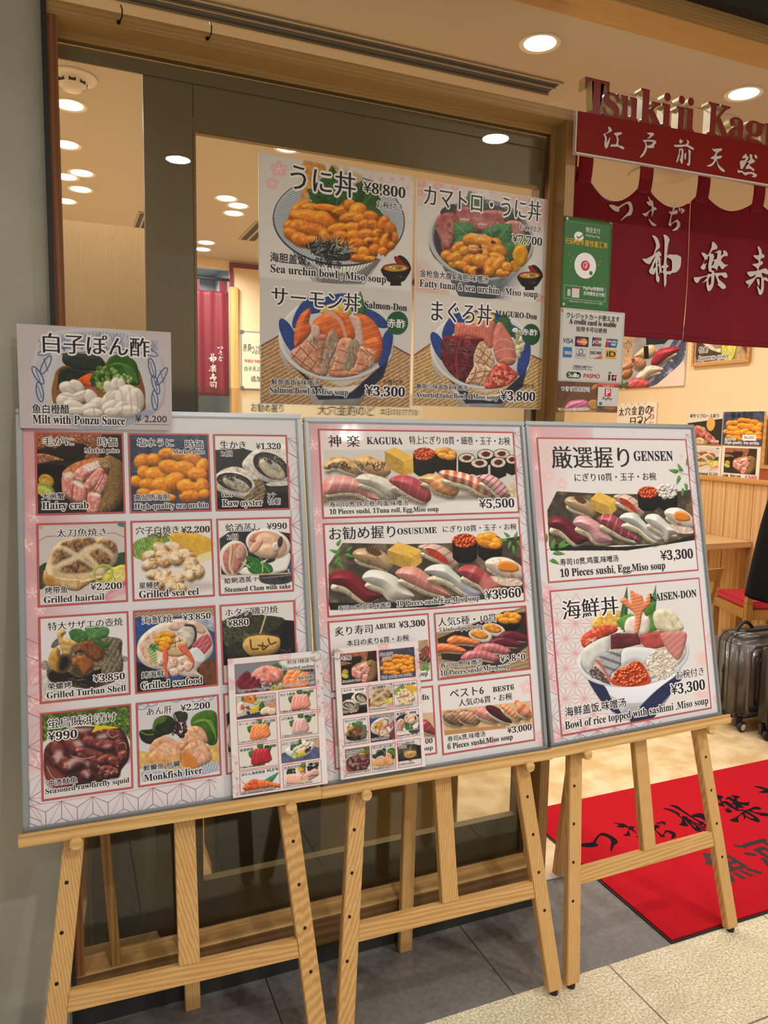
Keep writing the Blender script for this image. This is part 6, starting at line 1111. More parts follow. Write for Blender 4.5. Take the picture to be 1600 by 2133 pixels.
def pic_hand(w, h, **k):
    p = Pic([(100, 1490), (1220, 1510), (85, 1990), (1200, 2040)], w, h, '6d4826', **k)
    p.G([(100, 1480), (420, 1480), (300, 1720), (100, 1960)], '5d3a1c', n=.2, ns=60); p.G([(90, 1930), (1200, 1960), (1200, 2050), (80, 2000)], 'a8825a', 0); p.G([(840, 1960), (1200, 1900), (1200, 2010), (900, 2000)], '3a3026', e=20)
    p.G([(710, 1610), (760, 1540), (860, 1510), (1000, 1500), (1200, 1510), (1200, 1960), (1000, 1990), (860, 1900), (800, 1860), (820, 1720), (850, 1600), (760, 1650)], 'b5703f', r=60, sh=.4, n=.1, ns=60); p.G([(640, 1880), (720, 1800), (830, 1830), (830, 1960), (740, 1980)], 'b9884c', r=40, sh=.4)
    nig(p, [(230, 1940), (300, 1840), (450, 1800), (620, 1810), (660, 1880), (640, 1960), (440, 1980), (280, 1980)], 'b9577a', st=('dba0b4', 70, 60, .3, .7)); p.G([(240, 1950), (640, 1930), (640, 1985), (300, 1990)], 'd3c3ae', n=.3, ns=14)
    return p
# ---------------------------------------------------------------- shared materials
K = mat('print_ink_black', '16131a', .45); mat('print_white', 'f1eef0', .45); mat('print_yellow', 'e0b323', .5); mat('print_red', 'c3272f', .5); mat('print_navy', '1e2f63', .5)
mat('border_dark', '8e1f22', .4); mat('border_light', 'd9605e', .4)
HINOKI_X = wood('frame_timber_x', 'b8925a', '8f6c3c', 'X', 30, .5, coat=0, amp=.3); HINOKI_Z = wood('frame_timber_z', 'b08a54', '8a6838', 'Z', 30, .5, coat=0, amp=.3)
JAMB = wood('jamb_timber', '9a6235', '6f3f1d', 'Z', 26, .5, coat=0); SASH_Z = wood('sash_timber_z', 'a08a60', '968058', 'Z', 12, .5, coat=0, amp=.15); SASH_X = wood('sash_timber_x', 'a08a60', '968058', 'X', 12, .5, coat=0, amp=.15)
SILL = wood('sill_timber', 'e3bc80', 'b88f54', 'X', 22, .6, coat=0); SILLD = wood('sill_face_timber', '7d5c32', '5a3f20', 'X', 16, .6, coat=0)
EZ = wood('easel_pine_z', 'dcb478', 'bd8c4c', 'Z', 60, .38, coat=.2); EX = wood('easel_pine_x', 'dcb478', 'bd8c4c', 'X', 60, .38, coat=.2, knots=0); RAIL = wood('easel_rail_pine', 'dfbb7e', 'c2924f', 'X', 22, .38, coat=.2)
PANEL = wood('partition_laminate', 'd9b584', 'c49e68', 'Z', 90, .5, coat=0, amp=.3); PLANK = wood('wainscot_pine', 'dcb684', 'c49a64', 'Z', 16, .5, knots=2.6, coat=0); CAP = wood('cap_pine', 'cf9d5c', 'b5803f', 'Y', 18, .5)
CHAIR = wood('chair_oak', 'b98a45', '96682c', 'Z', 24, .4); TABLE = wood('table_laminate', 'd9b88a', 'c9a270', 'X', 18, .35)
CREAM = mat('cream_wall', 'e6cfa6', .8, noise=.04, nscale=3, bump=.06, bscale=60); CEILM = mat('ceiling_paint', 'b9b0a2', .55, noise=.02, nscale=2, spec=.3)
GREY = mat('grey_plaster', 'b0ada0', .75, noise=.12, nscale=5, bump=.18, bscale=40); BLACK = mat('black_trim', '1d1d1f', .5); CROWN = mat('corridor_ceiling', 'cfc2ae', .8)
WHITE = mat('white_plastic', 'e6e3dc', .4); CHROME = mat('chrome', 'c9c9c9', .18, 1); ALU = mat('brushed_aluminium', 'a8aeb0', .38, .75); RUBBER = mat('black_rubber', '1a1a1b', .6)
def tile_mat(name, base, mort, sx, sy, off, noise, nscale, rough, bump=.1, mortw=.003, col2=None, spec=.5):
    m = bpy.data.materials.new(name); m.use_nodes = True; nt = m.node_tree; b = nt.nodes['Principled BSDF']; L = nt.links.new
    tc = nt.nodes.new('ShaderNodeTexCoord'); mp = nt.nodes.new('ShaderNodeMapping'); mp.inputs['Location'].default_value = (off[0], off[1], 0); L(tc.outputs['Object'], mp.inputs[0])
    br = nt.nodes.new('ShaderNodeTexBrick'); br.offset = 0; br.squash = 1; br.inputs['Scale'].default_value = 1; br.inputs['Mortar Size'].default_value = mortw; br.inputs['Brick Width'].default_value = sx; br.inputs['Row Height'].default_value = sy; br.inputs['Mortar Smooth'].default_value = .1
    n = nt.nodes.new('ShaderNodeTexNoise'); n.inputs['Scale'].default_value = nscale; n.inputs['Detail'].default_value = 4; L(tc.outputs['Object'], n.inputs['Vector']); r = nt.nodes.new('ShaderNodeValToRGB')
    c = np.array(lin(base)[:3]); r.color_ramp.elements[0].position = .38; r.color_ramp.elements[1].position = .62; r.color_ramp.elements[0].color = lin(col2) if col2 else (*(c * (1 - noise)), 1); r.color_ramp.elements[1].color = (*c, 1)
    L(n.outputs['Fac'], r.inputs[0]); L(r.outputs[0], br.inputs['Color1']); L(r.outputs[0], br.inputs['Color2']); br.inputs['Mortar'].default_value = lin(mort); L(mp.outputs[0], br.inputs['Vector']); L(br.outputs['Color'], b.inputs['Base Color'])
    b.inputs['Roughness'].default_value = rough; b.inputs['Specular IOR Level'].default_value = spec
    bp = nt.nodes.new('ShaderNodeBump'); bp.inputs['Strength'].default_value = bump; bp.inputs['Distance'].default_value = .003; L(n.outputs['Fac'], bp.inputs['Height']); L(bp.outputs[0], b.inputs['Normal'])
    MATS[name] = m; return m
BEIGE = tile_mat('speckled_beige_tile', 'e9dfc4', '6d6655', .6, .6, (-.911 + .6, .662 - .0), .35, 150, .45, .3, .0025, col2='b5a986')
DARK = tile_mat('dark_slate_tile', '706d68', '2e2d2b', .6, .6, (-.6, -.05), .22, 60, .42, .15, .002)
PLANKF = tile_mat('pale_oak_floor', 'e2caa0', 'c8aa7a', 1.2, .15, (0, 0), .12, 9, .35, .02, .0008, col2='c9ab78')

# ---------------------------------------------------------------- the shell
def B(name, m, *boxes, bevel=0, parent=None):
    mb = MB()
    for b in boxes: mb.box(*b)
    return mb.build(name, m, parent, bevel=bevel)
struct(B('floor_corridor', BEIGE, (-4, 6, -5, -.355, -.05, 0)))
struct(B('floor_threshold', DARK, (-4, 6, -.355, .06, -.05, 0)))
struct(B('floor_shop', PLANKF, (-1.2, 4.2, .06, 4.3, -.05, 0)))
struct(B('ceiling_shop', CEILM, (-1.2, 4.2, .02, 4.3, CEIL, CEIL + .05)))
struct(B('ceiling_corridor', CROWN, (-4, 6, -5, -.1, MALL, MALL + .05)))
struct(B('wall_left', GREY, (-4, -.487, -.046, .12, 0, MALL)))
struct(B('wall_partition', CREAM, (-1.2, -1.1, .12, 4.2, 0, CEIL)))
struct(B('wall_right', CREAM, (4.0, 4.1, .1, 4.3, 0, CEIL)))
struct(B('wall_back', CREAM, (.755, 4.0, 4.06, 4.16, 0, CEIL), (-1.1, .2, 4.06, 4.16, 0, CEIL), (.2, .755, 4.06, 4.16, 2.69, CEIL)))
ALC = mat('alcove_wall', '8f9aa0', .8); struct(B('wall_alcove', ALC, (.1, .85, 4.75, 4.8, 0, CEIL), (.14, .2, 4.16, 4.75, 0, CEIL), (.755, .8, 4.16, 4.75, 0, CEIL), (.1, .85, 4.16, 4.8, CEIL, CEIL + .05)))
struct(B('floor_alcove', PLANKF, (.1, .85, 4.3, 4.8, -.05, 0)))
struct(B('trim_back', mat('plum_trim', '7a3440', .5), (.74, 4.0, 4.045, 4.06, 2.7, 2.735), (.74, .765, 4.045, 4.062, 2.55, 2.7)))
struct(B('trim_back_post', wood('alcove_post', 'd9b070', 'c09450', 'Z', 20, .5), (.742, .80, 4.03, 4.06, 0, 2.55)))
struct(B('wall_facade_right', GREY, (3.55, 6, -.075, .1, 0, MALL)))
struct(B('wall_shop_end', CREAM, (3.55, 4.0, .1, .12, 0, CEIL)))
# shopfront woodwork
struct(B('trim_black', BLACK, (-.487, -.476, -.07, .02, 0, CEIL)))
struct(B('window_frame', HINOKI_X, (-.476, .90, -.06, 0.0, 2.366, 2.396), bevel=.001))
struct(B('window_jamb_left', JAMB, (-.476, -.4555, -.058, .02, .143, 2.366)))
struct(B('window_post_right', HINOKI_Z, (.864, .897, -.06, .03, 0, 2.366), bevel=.001))
struct(B('window_stop_top', HINOKI_X, (-.4555, .864, -.004, .02, 2.345, 2.366))); struct(B('window_stop_right', HINOKI_Z, (.85, .864, -.006, .02, .143, 2.366)))
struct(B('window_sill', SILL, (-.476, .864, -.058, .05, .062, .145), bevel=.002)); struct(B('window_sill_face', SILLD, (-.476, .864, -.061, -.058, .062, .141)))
struct(B('window_bead', SILL, (-.4555, .85, -.008, 0.0, .145, .155)))
struct(B('window_plinth', mat('plinth_slate', '2f2e2c', .5), (-.476, .864, -.05, .05, 0, .062)))
struct(B('transom_beam', HINOKI_X, (-.487, 3.55, -.06, .06, 2.712, 2.77), bevel=.001)); struct(B('transom_fascia', mat('fascia_black', '17181a', .6), (-.487, 3.55, -.10, .02, 2.77, MALL)))
GL = glass_mat('window_glass'); FILM = glass_mat('frosted_film', film=1)
def pane(name, m, x0, x1, y, z0, z1): return struct(MB().box(x0, x1, y, y + .006, z0, z1).build(name, m))
def sheet_pane(name, m, x0, x1, y, z0, z1):
    me = bpy.data.meshes.new(name); me.from_pydata([(x0, y, z0), (x1, y, z0), (x1, y, z1), (x0, y, z1)], [], [(0, 1, 2, 3)]); return struct(link(name, me, m))
sheet_pane('window_glass_main', GL, -.4555, .85, 0.0, .145, 2.345); sheet_pane('window_glass_transom', GL, -.476, .9, .002, 2.396, 2.712)
sheet_pane('window_film', FILM, -.4555, .85, .006, .145, 1.592)
# the timber screen standing just inside the glass
t = thing('sliding_screen', 'olive-brown wooden sliding door standing behind the shop window glass', 'sliding door', (.28, .04, 0))
B('stile', SASH_Z, (-.272, -.158, .028, .056, .15, 2.345), parent=t, bevel=.001); B('stile', SASH_Z, (.838, .862, .028, .056, .15, 2.345), parent=t)
B('top_rail', SASH_X, (-.158, .838, .028, .056, 2.205, 2.345), parent=t, bevel=.001); B('bottom_rail', SASH_X, (-.158, .838, .028, .056, .15, .27), parent=t); B('header', SASH_X, (-.4555, .85, .022, .027, 2.312, 2.345), parent=t)
B('cut_line', mat('dark_joint', '3c2f1c', .7), (-.158, -.1565, .0272, .028, 2.235, 2.312), parent=t)
B('bead', HINOKI_X, (-.158, .838, .024, .03, 2.2, 2.209), (-.158, -.152, .024, .03, .27, 2.2), parent=t)
# the laminate partition behind the left pane
t = thing('booth_partition', 'pale straight-grained wooden partition behind the left window pane', 'partition', (-.65, .5, 0)); B('panel', PANEL, (-1.1, -.15, .5, .54, 0, 2.075), parent=t); B('end_post', PANEL, (-1.1, -1.05, .49, .55, 0, 2.085), parent=t)
# what shows blurred through the frosted lower glass
tag(B('cabinet', mat('cabinet_tan', 'b39a62', .5), (-.05, .82, .38, .7, 0, .62), (-.06, .83, .37, .71, .62, .65), bevel=.004), 'tan low cabinet blurred behind the frosted glass', 'cabinet')
tag(B('storage_crate', mat('crate_black', '2b2d2c', .5), (-.1, .22, .14, .34, .2, .62), (-.08, .2, .15, .33, 0, .2), bevel=.01), 'dark crate blurred behind the frosted glass beside the tan cabinet', 'crate')
def bag(u, v):
    a = u * 2 * PI; r = 1 + .12 * math.sin(5 * a + 3 * v) + .08 * math.sin(11 * a - 5 * v); k = .16 * (1 - .25 * v) * r
    return (-.33 + k * math.cos(a) * .75, .2 + k * math.sin(a) * .6, .005 + .62 * v)
tag(MB().grid(bag, 48, 14).build('plastic_bag', mat('grey_plastic', '8d9490', .4), smooth=True), 'crumpled grey plastic bag blurred behind the lower left glass', 'bag')
# door side
struct(B('door_frame_side', JAMB, (.899, .925, -.02, .16, 0, 2.36)))
struct(B('door_sill', mat('sill_strip', 'b8ad9c', .5), (.925, 3.55, .045, .075, 0, .004)))
# wainscot, cap and shelf on the right-hand wall
pl = MB(); y = .14
while y < 4.0: pl.box(3.985, 4.0, y, y + .1175, 0, 1.145); y += .121
struct(pl.build('wall_wainscot', PLANK, bevel=.002)); struct(B('wall_wainscot_back', mat('groove_brown', '5c3d20', .8), (3.995, 4.0, .12, 4.06, 0, 1.15))); struct(B('trim_wainscot', CAP, (3.965, 4.0, .12, 4.06, 1.145, 1.182), bevel=.002))
# ---------------------------------------------------------------- lettering table by sheet
TX = {}
for (p, s, st, a0, b0, a1, b1) in TEXTS: TX.setdefault(p, []).append((s, st, a0 / 1e3, b0 / 1e3, a1 / 1e3, b1 / 1e3))
EXTRA = [('赤海老 頭付き', 'G'), ('Tsukiji Kagura', 'S')]
WALLTXT = [('太', 'M'), ('穴', 'M'), ('金', 'M'), ('釣', 'M'), ('の', 'M'), ('う', 'M'), ('ど', 'M'), ('日', 'M'), ('水', 'M'), ('炙', 'M'), ('り', 'M'), ('に', 'M'), ('和牛リブロース炙り', 'M'), ('¥1,100', 'S'), ('塩水雲丹', 'M'), ('高品质海胆', 'B'), ('High-quality Sea urchin', 'S'), ('¥6,600', 'G'), ('烤带鱼', 'B'), ('Grilled hairtail', 'S'), ('¥2,200', 'G'), ('大闸蟹', 'B'), ('¥ 8,800', 'G'), ('牡蛎', 'B'), ('つぶ貝', 'G'), ('赤貝', 'G'), ('白子', 'G'), ('天ぷら', 'G'), ('お勧め握り', 'M'), ('追加', 'G'), ('980', 'G'), ('大穴金釣のど', 'M'), ('本日のおすすめ', 'G'), ('司', 'M'), ('生ビール', 'G'), ('日本酒', 'G'), ('ハイボール', 'G'), ('ウーロン茶', 'G'), ('魚', 'B'), ('河', 'B'), ('岸', 'B'), ('いい味', 'G'), ('させて', 'G'), ('お届する', 'G'), ('P', 'B'), ('D', 'S')]
jobs = [styled(st, s)[0] for L in TX.values() for (s, st, *_) in L] + [styled(st, s)[0] for s, st in WALLTXT]
SIGNTXT = 'Tsukiji Kagura'; jobs += [(serif(c), .012, 0) for c in SIGNTXT if c != ' ']
load_text(jobs)

# ---------------------------------------------------------------- menu boards on their easels
PAPER = print_mat('board_print', .32, .25, .4, .12); PIC = print_mat('dish_print', .3, .25, .4, .12)
def blossoms_bg(w, h, seed, side):
    """the pink washes and blossoms printed behind the panels"""
    q = [(0, 0), (w * 1000, 0), (0, h * 1000), (w * 1000, h * 1000)]; p = Pic(q, w, h, 'dedce2', res=.0024); R = random.Random(seed)
    for (x, y, rx, ry, o) in side: p.E(x, y, rx, ry, 0, 'd9a4ac', e=60, o=o)
    for i in range(16):
        y = R.uniform(20, 890); x = R.choice([R.uniform(0, 34), R.uniform(606, 640), R.uniform(0, 640) if y < 40 else R.uniform(0, 34)]); blossom(p, x, y, R.uniform(16, 30), 'e9b4ba', .55)
    for i in range(50): p.E(R.uniform(0, 640), R.uniform(0, 905), 3, 3, 0, 'd9cfa6', o=.6)
    return p
def hemp(fr, c, a0, b0, a1, b1, s, wd):
    out = []; nx = int((a1 - a0) / s) + 2; ny = int((b1 - b0) / (s * .866)) + 2
    def seg(p, q):
        t0, t1 = 0., 1.; d = (q[0] - p[0], q[1] - p[1])
        for k_, lo, hi in ((0, a0, a1), (1, b0, b1)):
            if abs(d[k_]) < 1e-9:
                if not lo <= p[k_] <= hi: return
            else:
                x, y = sorted(((lo - p[k_]) / d[k_], (hi - p[k_]) / d[k_])); t0, t1 = max(t0, x), min(t1, y)
        if t1 > t0 + 1e-4: out.extend(strip(fr, [(p[0] + d[0] * t0, p[1] + d[1] * t0), (p[0] + d[0] * t1, p[1] + d[1] * t1)], wd, c))
    for j in range(ny):
        for i in range(nx):
            cx, cy = a0 + (i + .5 * (j % 2)) * s, b0 + j * s * .866
            for k in range(6):
                a = k * PI / 3 + PI / 2 * 0; b = a + PI / 6; e = (cx + s * math.cos(a), cy + s * math.sin(a)); m = (cx + s * .577 * math.cos(b), cy + s * .577 * math.sin(b))
                seg((cx, cy), m); seg((cx, cy), e) if k < 3 else None; seg(m, e)
    return out
BX = [(-.5618, -.0782, 1.5273, -.0346, .2059), (.0863, -.0921, 1.5211, -.0199, .2023), (.7273, -.1041, 1.5231, .024, .2007)]
BW, BH = .64, .905
def board_frame(i):
    x, y, z, yaw, ln = BX[i]
    return Frame((x, y, z), (math.cos(yaw), math.sin(yaw), 0), (math.sin(yaw) * math.sin(ln), -math.cos(yaw) * math.sin(ln), -math.cos(ln)))
FR = [board_frame(i) for i in range(3)]
def panel(root, fr, key, a0, b0, a1, b1, fn, label, c=.0016, t=.0024, extra=None):
    w, h = a1 - a0, b1 - b0
    o = grid_print('dish_panel', fr, a0, b0, w, h, fn(w, h), c, PIC, root); o['label'] = label
    rr = ring_rects(a0, b0, a1, b1, t * .38) + ring_rects(a0 + t * 1.3, b0 + t * 1.3, a1 - t * 1.3, b1 - t * 1.3, t * .38)
    flat_mesh('border', [(rects(fr, ring_rects(a0 + t * .38, b0 + t * .38, a1 - t * .38, b1 - t * .38, t * .92), c + .0002), MATS['border_light']), (rects(fr, rr, c + .0003), MATS['border_dark'])], None, o)
    if TX.get(key): letters(fr, TX[key], c, o)
    if extra: extra(fr, c, o)
    return o
def clip_tex(fr, c, o): pass
def menu_board(i, label, panels, side, pat):
    fr = FR[i]; root = thing('menu_board', label, 'menu board', fr(BW / 2, BH), 'menu boards on the easels')
    keep2(fr.box(MB(), .004, BW - .004, .004, BH - .004, -.011, -.0004).build('backing', WHITE), root)
    grid_print('sheet', fr, .012, .012, BW - .024, BH - .024, blossoms_bg(BW - .024, BH - .024, i + 3, side), .0004, PAPER, root)
    T = []
    for (a0, b0, a1, b1) in pat: T += hemp(fr, .0009, a0, b0, a1, b1, .062, .0014)
    if T: flat_mesh('hemp_leaf_pattern', T, mat('pattern_pink', 'd9a9b3', .4), root)
    mb = MB()
    for (a0, a1, b0, b1) in ((0, BW, 0, .013), (0, BW, BH - .013, BH), (0, .013, .013, BH - .013), (BW - .013, BW, .013, BH - .013)): fr.box(mb, a0, a1, b0, b1, -.012, .006)
    keep2(mb.build('frame', ALU, None, bevel=.0022), root)
    for p in panels: panel(root, fr, *p)
    return root
cx, ry = (.037, .231, .423), (.052, .254, .456, .660); cw, rh = (.184, .182, .179), (.184, .181, .184, .183)
def cell(key, r, c, fn, lab): return (key, cx[c], ry[r], cx[c] + cw[c], ry[r] + rh[r], fn, lab)
board_a = menu_board(0, 'menu board of twelve square dish panels on the easel by the grey wall', [
    cell('P11', 0, 0, pic_crab, 'panel showing an opened hairy crab'), cell('P12', 0, 1, pic_uni, 'panel of orange sea urchin on blue'), cell('P13', 0, 2, pic_oyster, 'panel of two raw oysters'),
    cell('P21', 1, 0, pic_hairtail, 'panel of grilled hairtail with lime'), cell('P22', 1, 1, pic_eel, 'panel of grilled sea eel with lemon'), cell('P23', 1, 2, pic_clam, 'panel of steamed clams'),
    cell('P31', 2, 0, pic_turban, 'panel of a grilled turban shell'), cell('P32', 2, 1, pic_seafood, 'panel of grilled seafood in a shell'), cell('P33', 2, 2, pic_scallop, 'panel of a scallop wrapped in seaweed'),
    cell('P41', 3, 0, pic_squid, 'panel of dark seasoned firefly squid'), cell('P42', 3, 1, pic_monkfish, 'panel of monkfish liver'), cell('P43', 3, 2, lambda w, h: pic_clam(w, h), 'panel mostly hidden by the small menu')],
    [(10, 80, 70, 190, 1), (10, 420, 60, 160, .9), (10, 250, 60, 130, .9), (10, 620, 40, 120, .6)], [(.013, .62, .036, .9), (.013, .848, .40, .892), (.604, .06, .627, .62), (.013, .50, .036, .6)])
board_b = menu_board(1, 'menu board headed KAGURA with rows of sushi, in the middle of the three easels', [
    ('K', .037, .029, .604, .256, pic_kagura, 'panel of a ten piece sushi set with tuna rolls'), ('O', .037, .268, .603, .5005, pic_osusume, 'panel of a ten piece set on a black tray'),
    ('A', .036, .510, .310, .683, pic_aburi, 'panel of seared sushi'), ('N', .325, .511, .605, .684, pic_popular, 'panel of five popular sushi kinds'), ('M', .035, .6955, .310, .868, pic_mix, 'panel mostly hidden by the small menu'), ('B', .325, .696, .603, .874, pic_best, 'panel of six best sushi on a board')],
    [(10, 60, 80, 120, .9), (10, 330, 40, 200, .8), (330, 20, 260, 16, .5), (60, 160, 30, 60, .5)], [(.606, .03, .627, .5), (.013, .54, .036, .88)])
def sprig(fr, c, o): pass
board_c = menu_board(2, 'menu board headed GENSEN over a seafood rice bowl, on the easel before the doorway', [
    ('G', .038, .046, .602, .457, lambda w, h: pic_osusume(w, h, 1), 'panel of the GENSEN sushi set'), ('D', .040, .4785, .602, .8775, pic_kaisen, 'panel of the KAISEN-DON rice bowl')],
    [(60, 20, 160, 40, .9), (15, 160, 50, 160, .9), (10, 520, 30, 60, .6)], [(.604, .03, .627, .4), (.013, .5, .038, .885), (.04, .879, .4, .892)])
# three easels of the same make: two drilled front legs, a post, a lower bar, the rail the board stands on, two pegs, a rear prop
def easel(i, label, back):
    fr = FR[i]; base = fr(BW / 2, 1.5, -.02); root = thing('easel', label, 'easel', (base.x, base.y, 0), 'wooden easels under the menu boards')
    bfl = 0
    cl, cr = (lambda b: .098 - .118 * (b - .93)), (lambda b: .566 + .092 * (b - .93)); floor_b = lambda c: ((fr.o + fr.n * c).z - .012) / -fr.v.z
    for cen in (cl, cr):
        b1 = floor_b(-.025); bt = .16; P = []
        for b in (bt, b1):
            for (dx, c) in ((-.0215, -.0365), (.0215, -.0365), (.0215, -.0135), (-.0215, -.0135)): P.append(fr(cen(b) + dx, b, c))
        leg = keep2(MB().hexa(P).build('leg', EZ, None, bevel=.002), root)
        hb_ = MB(); k = 0; b = 1.022
        while b < b1 - .12: hb_.cyl(fr(cen(b) + (-.006 if cen is cl else .001), b, -.0137), fr(cen(b) + (-.006 if cen is cl else .001), b, -.0131), .0042, 14); b += .1005
        hb_.build('peg_hole', mat('drill_hole', '2a1a0c', .9), leg)
        f0 = fr(cen(b1), b1, -.025); f1 = Vector((f0.x, f0.y, 0)); MB().cyl((f0.x, f0.y, .014), f1, .011, 14).build('foot', RUBBER, leg)
    mb = MB(); fr.box(mb, .068, .587, 1.245, 1.288, -.0345, -.0155); keep2(mb.build('lower_bar', EX, None, bevel=.0015), root)
    mb = MB(); fr.box(mb, .306, .352, .05, 1.246, -.0345, -.0135); keep2(mb.build('post', EZ, None, bevel=.0015), root)
    mb = MB(); fr.box(mb, -.008 if i < 2 else -.014, .640 if i < 2 else .654, .9045, .925, -.013, .024); fr.box(mb, -.008 if i < 2 else -.014, .640 if i < 2 else .654, .8985, .9045, .0155, .024); keep2(mb.build('rail', RAIL, None, bevel=.0012), root)
    for a, b in ((.103, .932), (.564, .932)): keep2(MB().cyl(fr(a, b, -.03), fr(a, b, .033), .0135, 24).build('peg', RAIL, None, bevel=.0015), root)
    h = fr(.33, .16, -.046); q = Vector(back); d = (q - h).normalized(); s = Vector((1, 0, 0)) * .019; n = d.cross(Vector((1, 0, 0))).normalized() * .010
    keep2(MB().hexa([h - s - n, h + s - n, h + s + n, h - s + n, q - s - n, q + s - n, q + s + n, q - s + n]).build('prop_leg', EZ, None, bevel=.0015), root)
    return root
easel(0, 'pine easel holding the twelve-dish board, its left leg against the grey wall', (-.20, -.085, 0))
easel(1, 'pine easel under the KAGURA board, the middle one of three', (.40, -.088, 0))
easel(2, 'pine easel under the GENSEN board, one foot on the red mat', (1.045, .07, 0))
p = [(-.407, -.012, .60), (-.381, -.045, .1455)]
s = Vector((.012, 0, 0)); n = Vector((0, .008, 0)); a, b = Vector(p[0]), Vector(p[1])
tag(MB().hexa([a - s - n, a + s - n, a + s + n, a - s + n, b - s - n, b + s - n, b + s + n, b - s + n]).build('wooden_stick', wood('stick_timber', 'b38748', '8a6028', 'Z', 24, .5), bevel=.001), 'thin wooden stick standing on the sill against the glass behind the first easel', 'stick')

# ---------------------------------------------------------------- the milt card standing above the first board
fr = FR[0]; pc0 = Vector((-.563, -.099, 1.487)); uu = Vector((math.cos(-.0346), math.sin(-.0346), 0)); card = Frame(pc0 + uu * .0095 + Vector((0, 0, .2205)), uu, (0, 0, -1))
t = thing('menu_card', 'laminated card for milt with ponzu sauce taped over the top of the first board', 'menu card', card(.16, .222))
mb = MB(); card.box(mb, 0, .3195, 0, .2225, -.003, -.0004); keep2(mb.build('card', WHITE), t)
o = grid_print('dish_photo', card, 0, 0, .3195, .2225, pic_milt(.3195, .2225), 0, PIC, t)
cu_ = lambda a: (a - .003) / .33 * .3195; cv_ = lambda b_: (b_ + .191) / .235 * .2225
letters(card, [(s_, st_, cu_(a), cv_(b_), cu_(c_), cv_(d_)) for (s_, st_, a, b_, c_, d_) in TX['Z']], .0002, o); flat_mesh('underline', rects(card, [(cu_(.246), cv_(.031), cu_(.326), cv_(.0318))], .0004), K, o)

# ---------------------------------------------------------------- the two laminated menus propped on the rails
def little_menu(i, a0, b0, a1, b1, label, cells, key, ringpos):
    f = FR[i]; root = thing('small_menu', label, 'menu', f((a0 + a1) / 2, b1, .02), 'small laminated menus on the rails'); w, h = a1 - a0, b1 - b0; c = .0158
    mb = MB(); f.box(mb, a0, a1, b0, b1, .0085, .0154); keep2(mb.build('pages', mat('page_edges', 'd9d6d2', .5), None, bevel=.0006), root)
    def bg(w, h):
        p = Pic([(0, 0), (w * 1000, 0), (0, h * 1000), (w * 1000, h * 1000)], w, h, 'e9e2e2', res=.002)
        for k in range(14): blossom(p, (k * 67) % int(w * 1000), (k * 131) % int(h * 1000), 14, 'e6aeb4', .7)
        return p
    o = grid_print('sheet', f, a0, b0, w, h, bg(w, h), c, PAPER, root)
    flat_mesh('hemp_leaf_pattern', hemp(f, c + .0001, a0, b0 + h * .7, a0 + .014, b1, .02, .0006) + hemp(f, c + .0001, a1 - .022, b0 + .02, a1, b0 + h * .5, .02, .0006), mat('pattern_pink', 'd9a9b3', .4), o)
    for (fn, u0, v0, u1, v1, lab) in cells:
        A0, B0, A1, B1 = u0, v0, u1, v1
        q = grid_print('dish_panel', f, A0, B0, A1 - A0, B1 - B0, fn(A1 - A0, B1 - B0), c + .0003, PIC, root); q['label'] = lab
        flat_mesh('border', rects(f, ring_rects(A0, B0, A1, B1, .0011), c + .0005), mat('border_crimson', 'b93a44', .4), q)
    letters(f, TX[key], c + .0006, root)
    for (u, v) in ringpos:
        cpt = f(a0 + u * w, b0 + v * h, .014); keep2(MB().tube([cpt + f.u * (.0115 * math.cos(k)) + f.v * (.0115 * math.sin(k)) * .9 + f.n * (.006 + .006 * math.cos(k)) for k in np.linspace(0, 2 * PI, 25)[:-1]], .0009, 6, True).build('binder_ring', CHROME, smooth=True), root)
    return root
SL = lambda col, vein, **k: (lambda w, h: pic_slices(w, h, col, vein, **k))
little_menu(0, .4345, .581, .6585, .894, 'small pale pink laminated menu of sashimi propped on the first easel rail', [
    (pic_three, .4495, .5945, .641, .6627, 'panel of three assorted sashimi'), (pic_shells, .4498, .6685, .5428, .7203, 'panel of shellfish'), (SL('e08a80', 'f0b8ac'), .5496, .6678, .6422, .7188, 'panel of fatty tuna'),
    (SL('e2793c', 'f3ba94'), .45, .7246, .543, .7775, 'panel of salmon slices'), (SL('d3a09c', 'e6c4bc', n=3), .5494, .7236, .6424, .7755, 'panel of yellowtail'), (SL('a8232c', None), .4506, .7812, .5434, .8353, 'panel of red tuna'), (pic_hotate, .5495, .78, .6422, .8327, 'panel of scallop'),
    (pic_botan, .4509, .8377, .5444, .8895, 'panel of a large red shrimp'), (pic_redshrimp, .5513, .8364, .6447, .8896, 'panel of shrimp sashimi')], 'm1', [(.93, .035)])
little_menu(1, .0445, .5765, .2695, .8905, 'small ring-bound menu of grilled dishes propped on the middle easel rail', [
    (pic_crab, .059, .5905, .1545, .666, 'panel of crab'), (pic_uni, .1602, .591, .2575, .666, 'panel of sea urchin'), (pic_oyster, .058, .6743, .1218, .7395, 'panel of oysters'), (pic_hairtail, .1256, .6743, .1913, .74, 'panel of hairtail'), (pic_eel, .1941, .6742, .2591, .74, 'panel of eel'),
    (pic_turban, .058, .7474, .1222, .813, 'panel of turban shell'), (pic_seafood, .1261, .7469, .1917, .813, 'panel of seafood'), (pic_clam, .1944, .7461, .2592, .8121, 'panel of clams'),
    (pic_squid, .0586, .8202, .1222, .8844, 'panel of squid'), (pic_monkfish, .126, .8206, .1901, .885, 'panel of monkfish liver'), (pic_scallop, .1953, .8191, .2596, .8847, 'panel of scallop')], 'm2', [(.03, .045)])
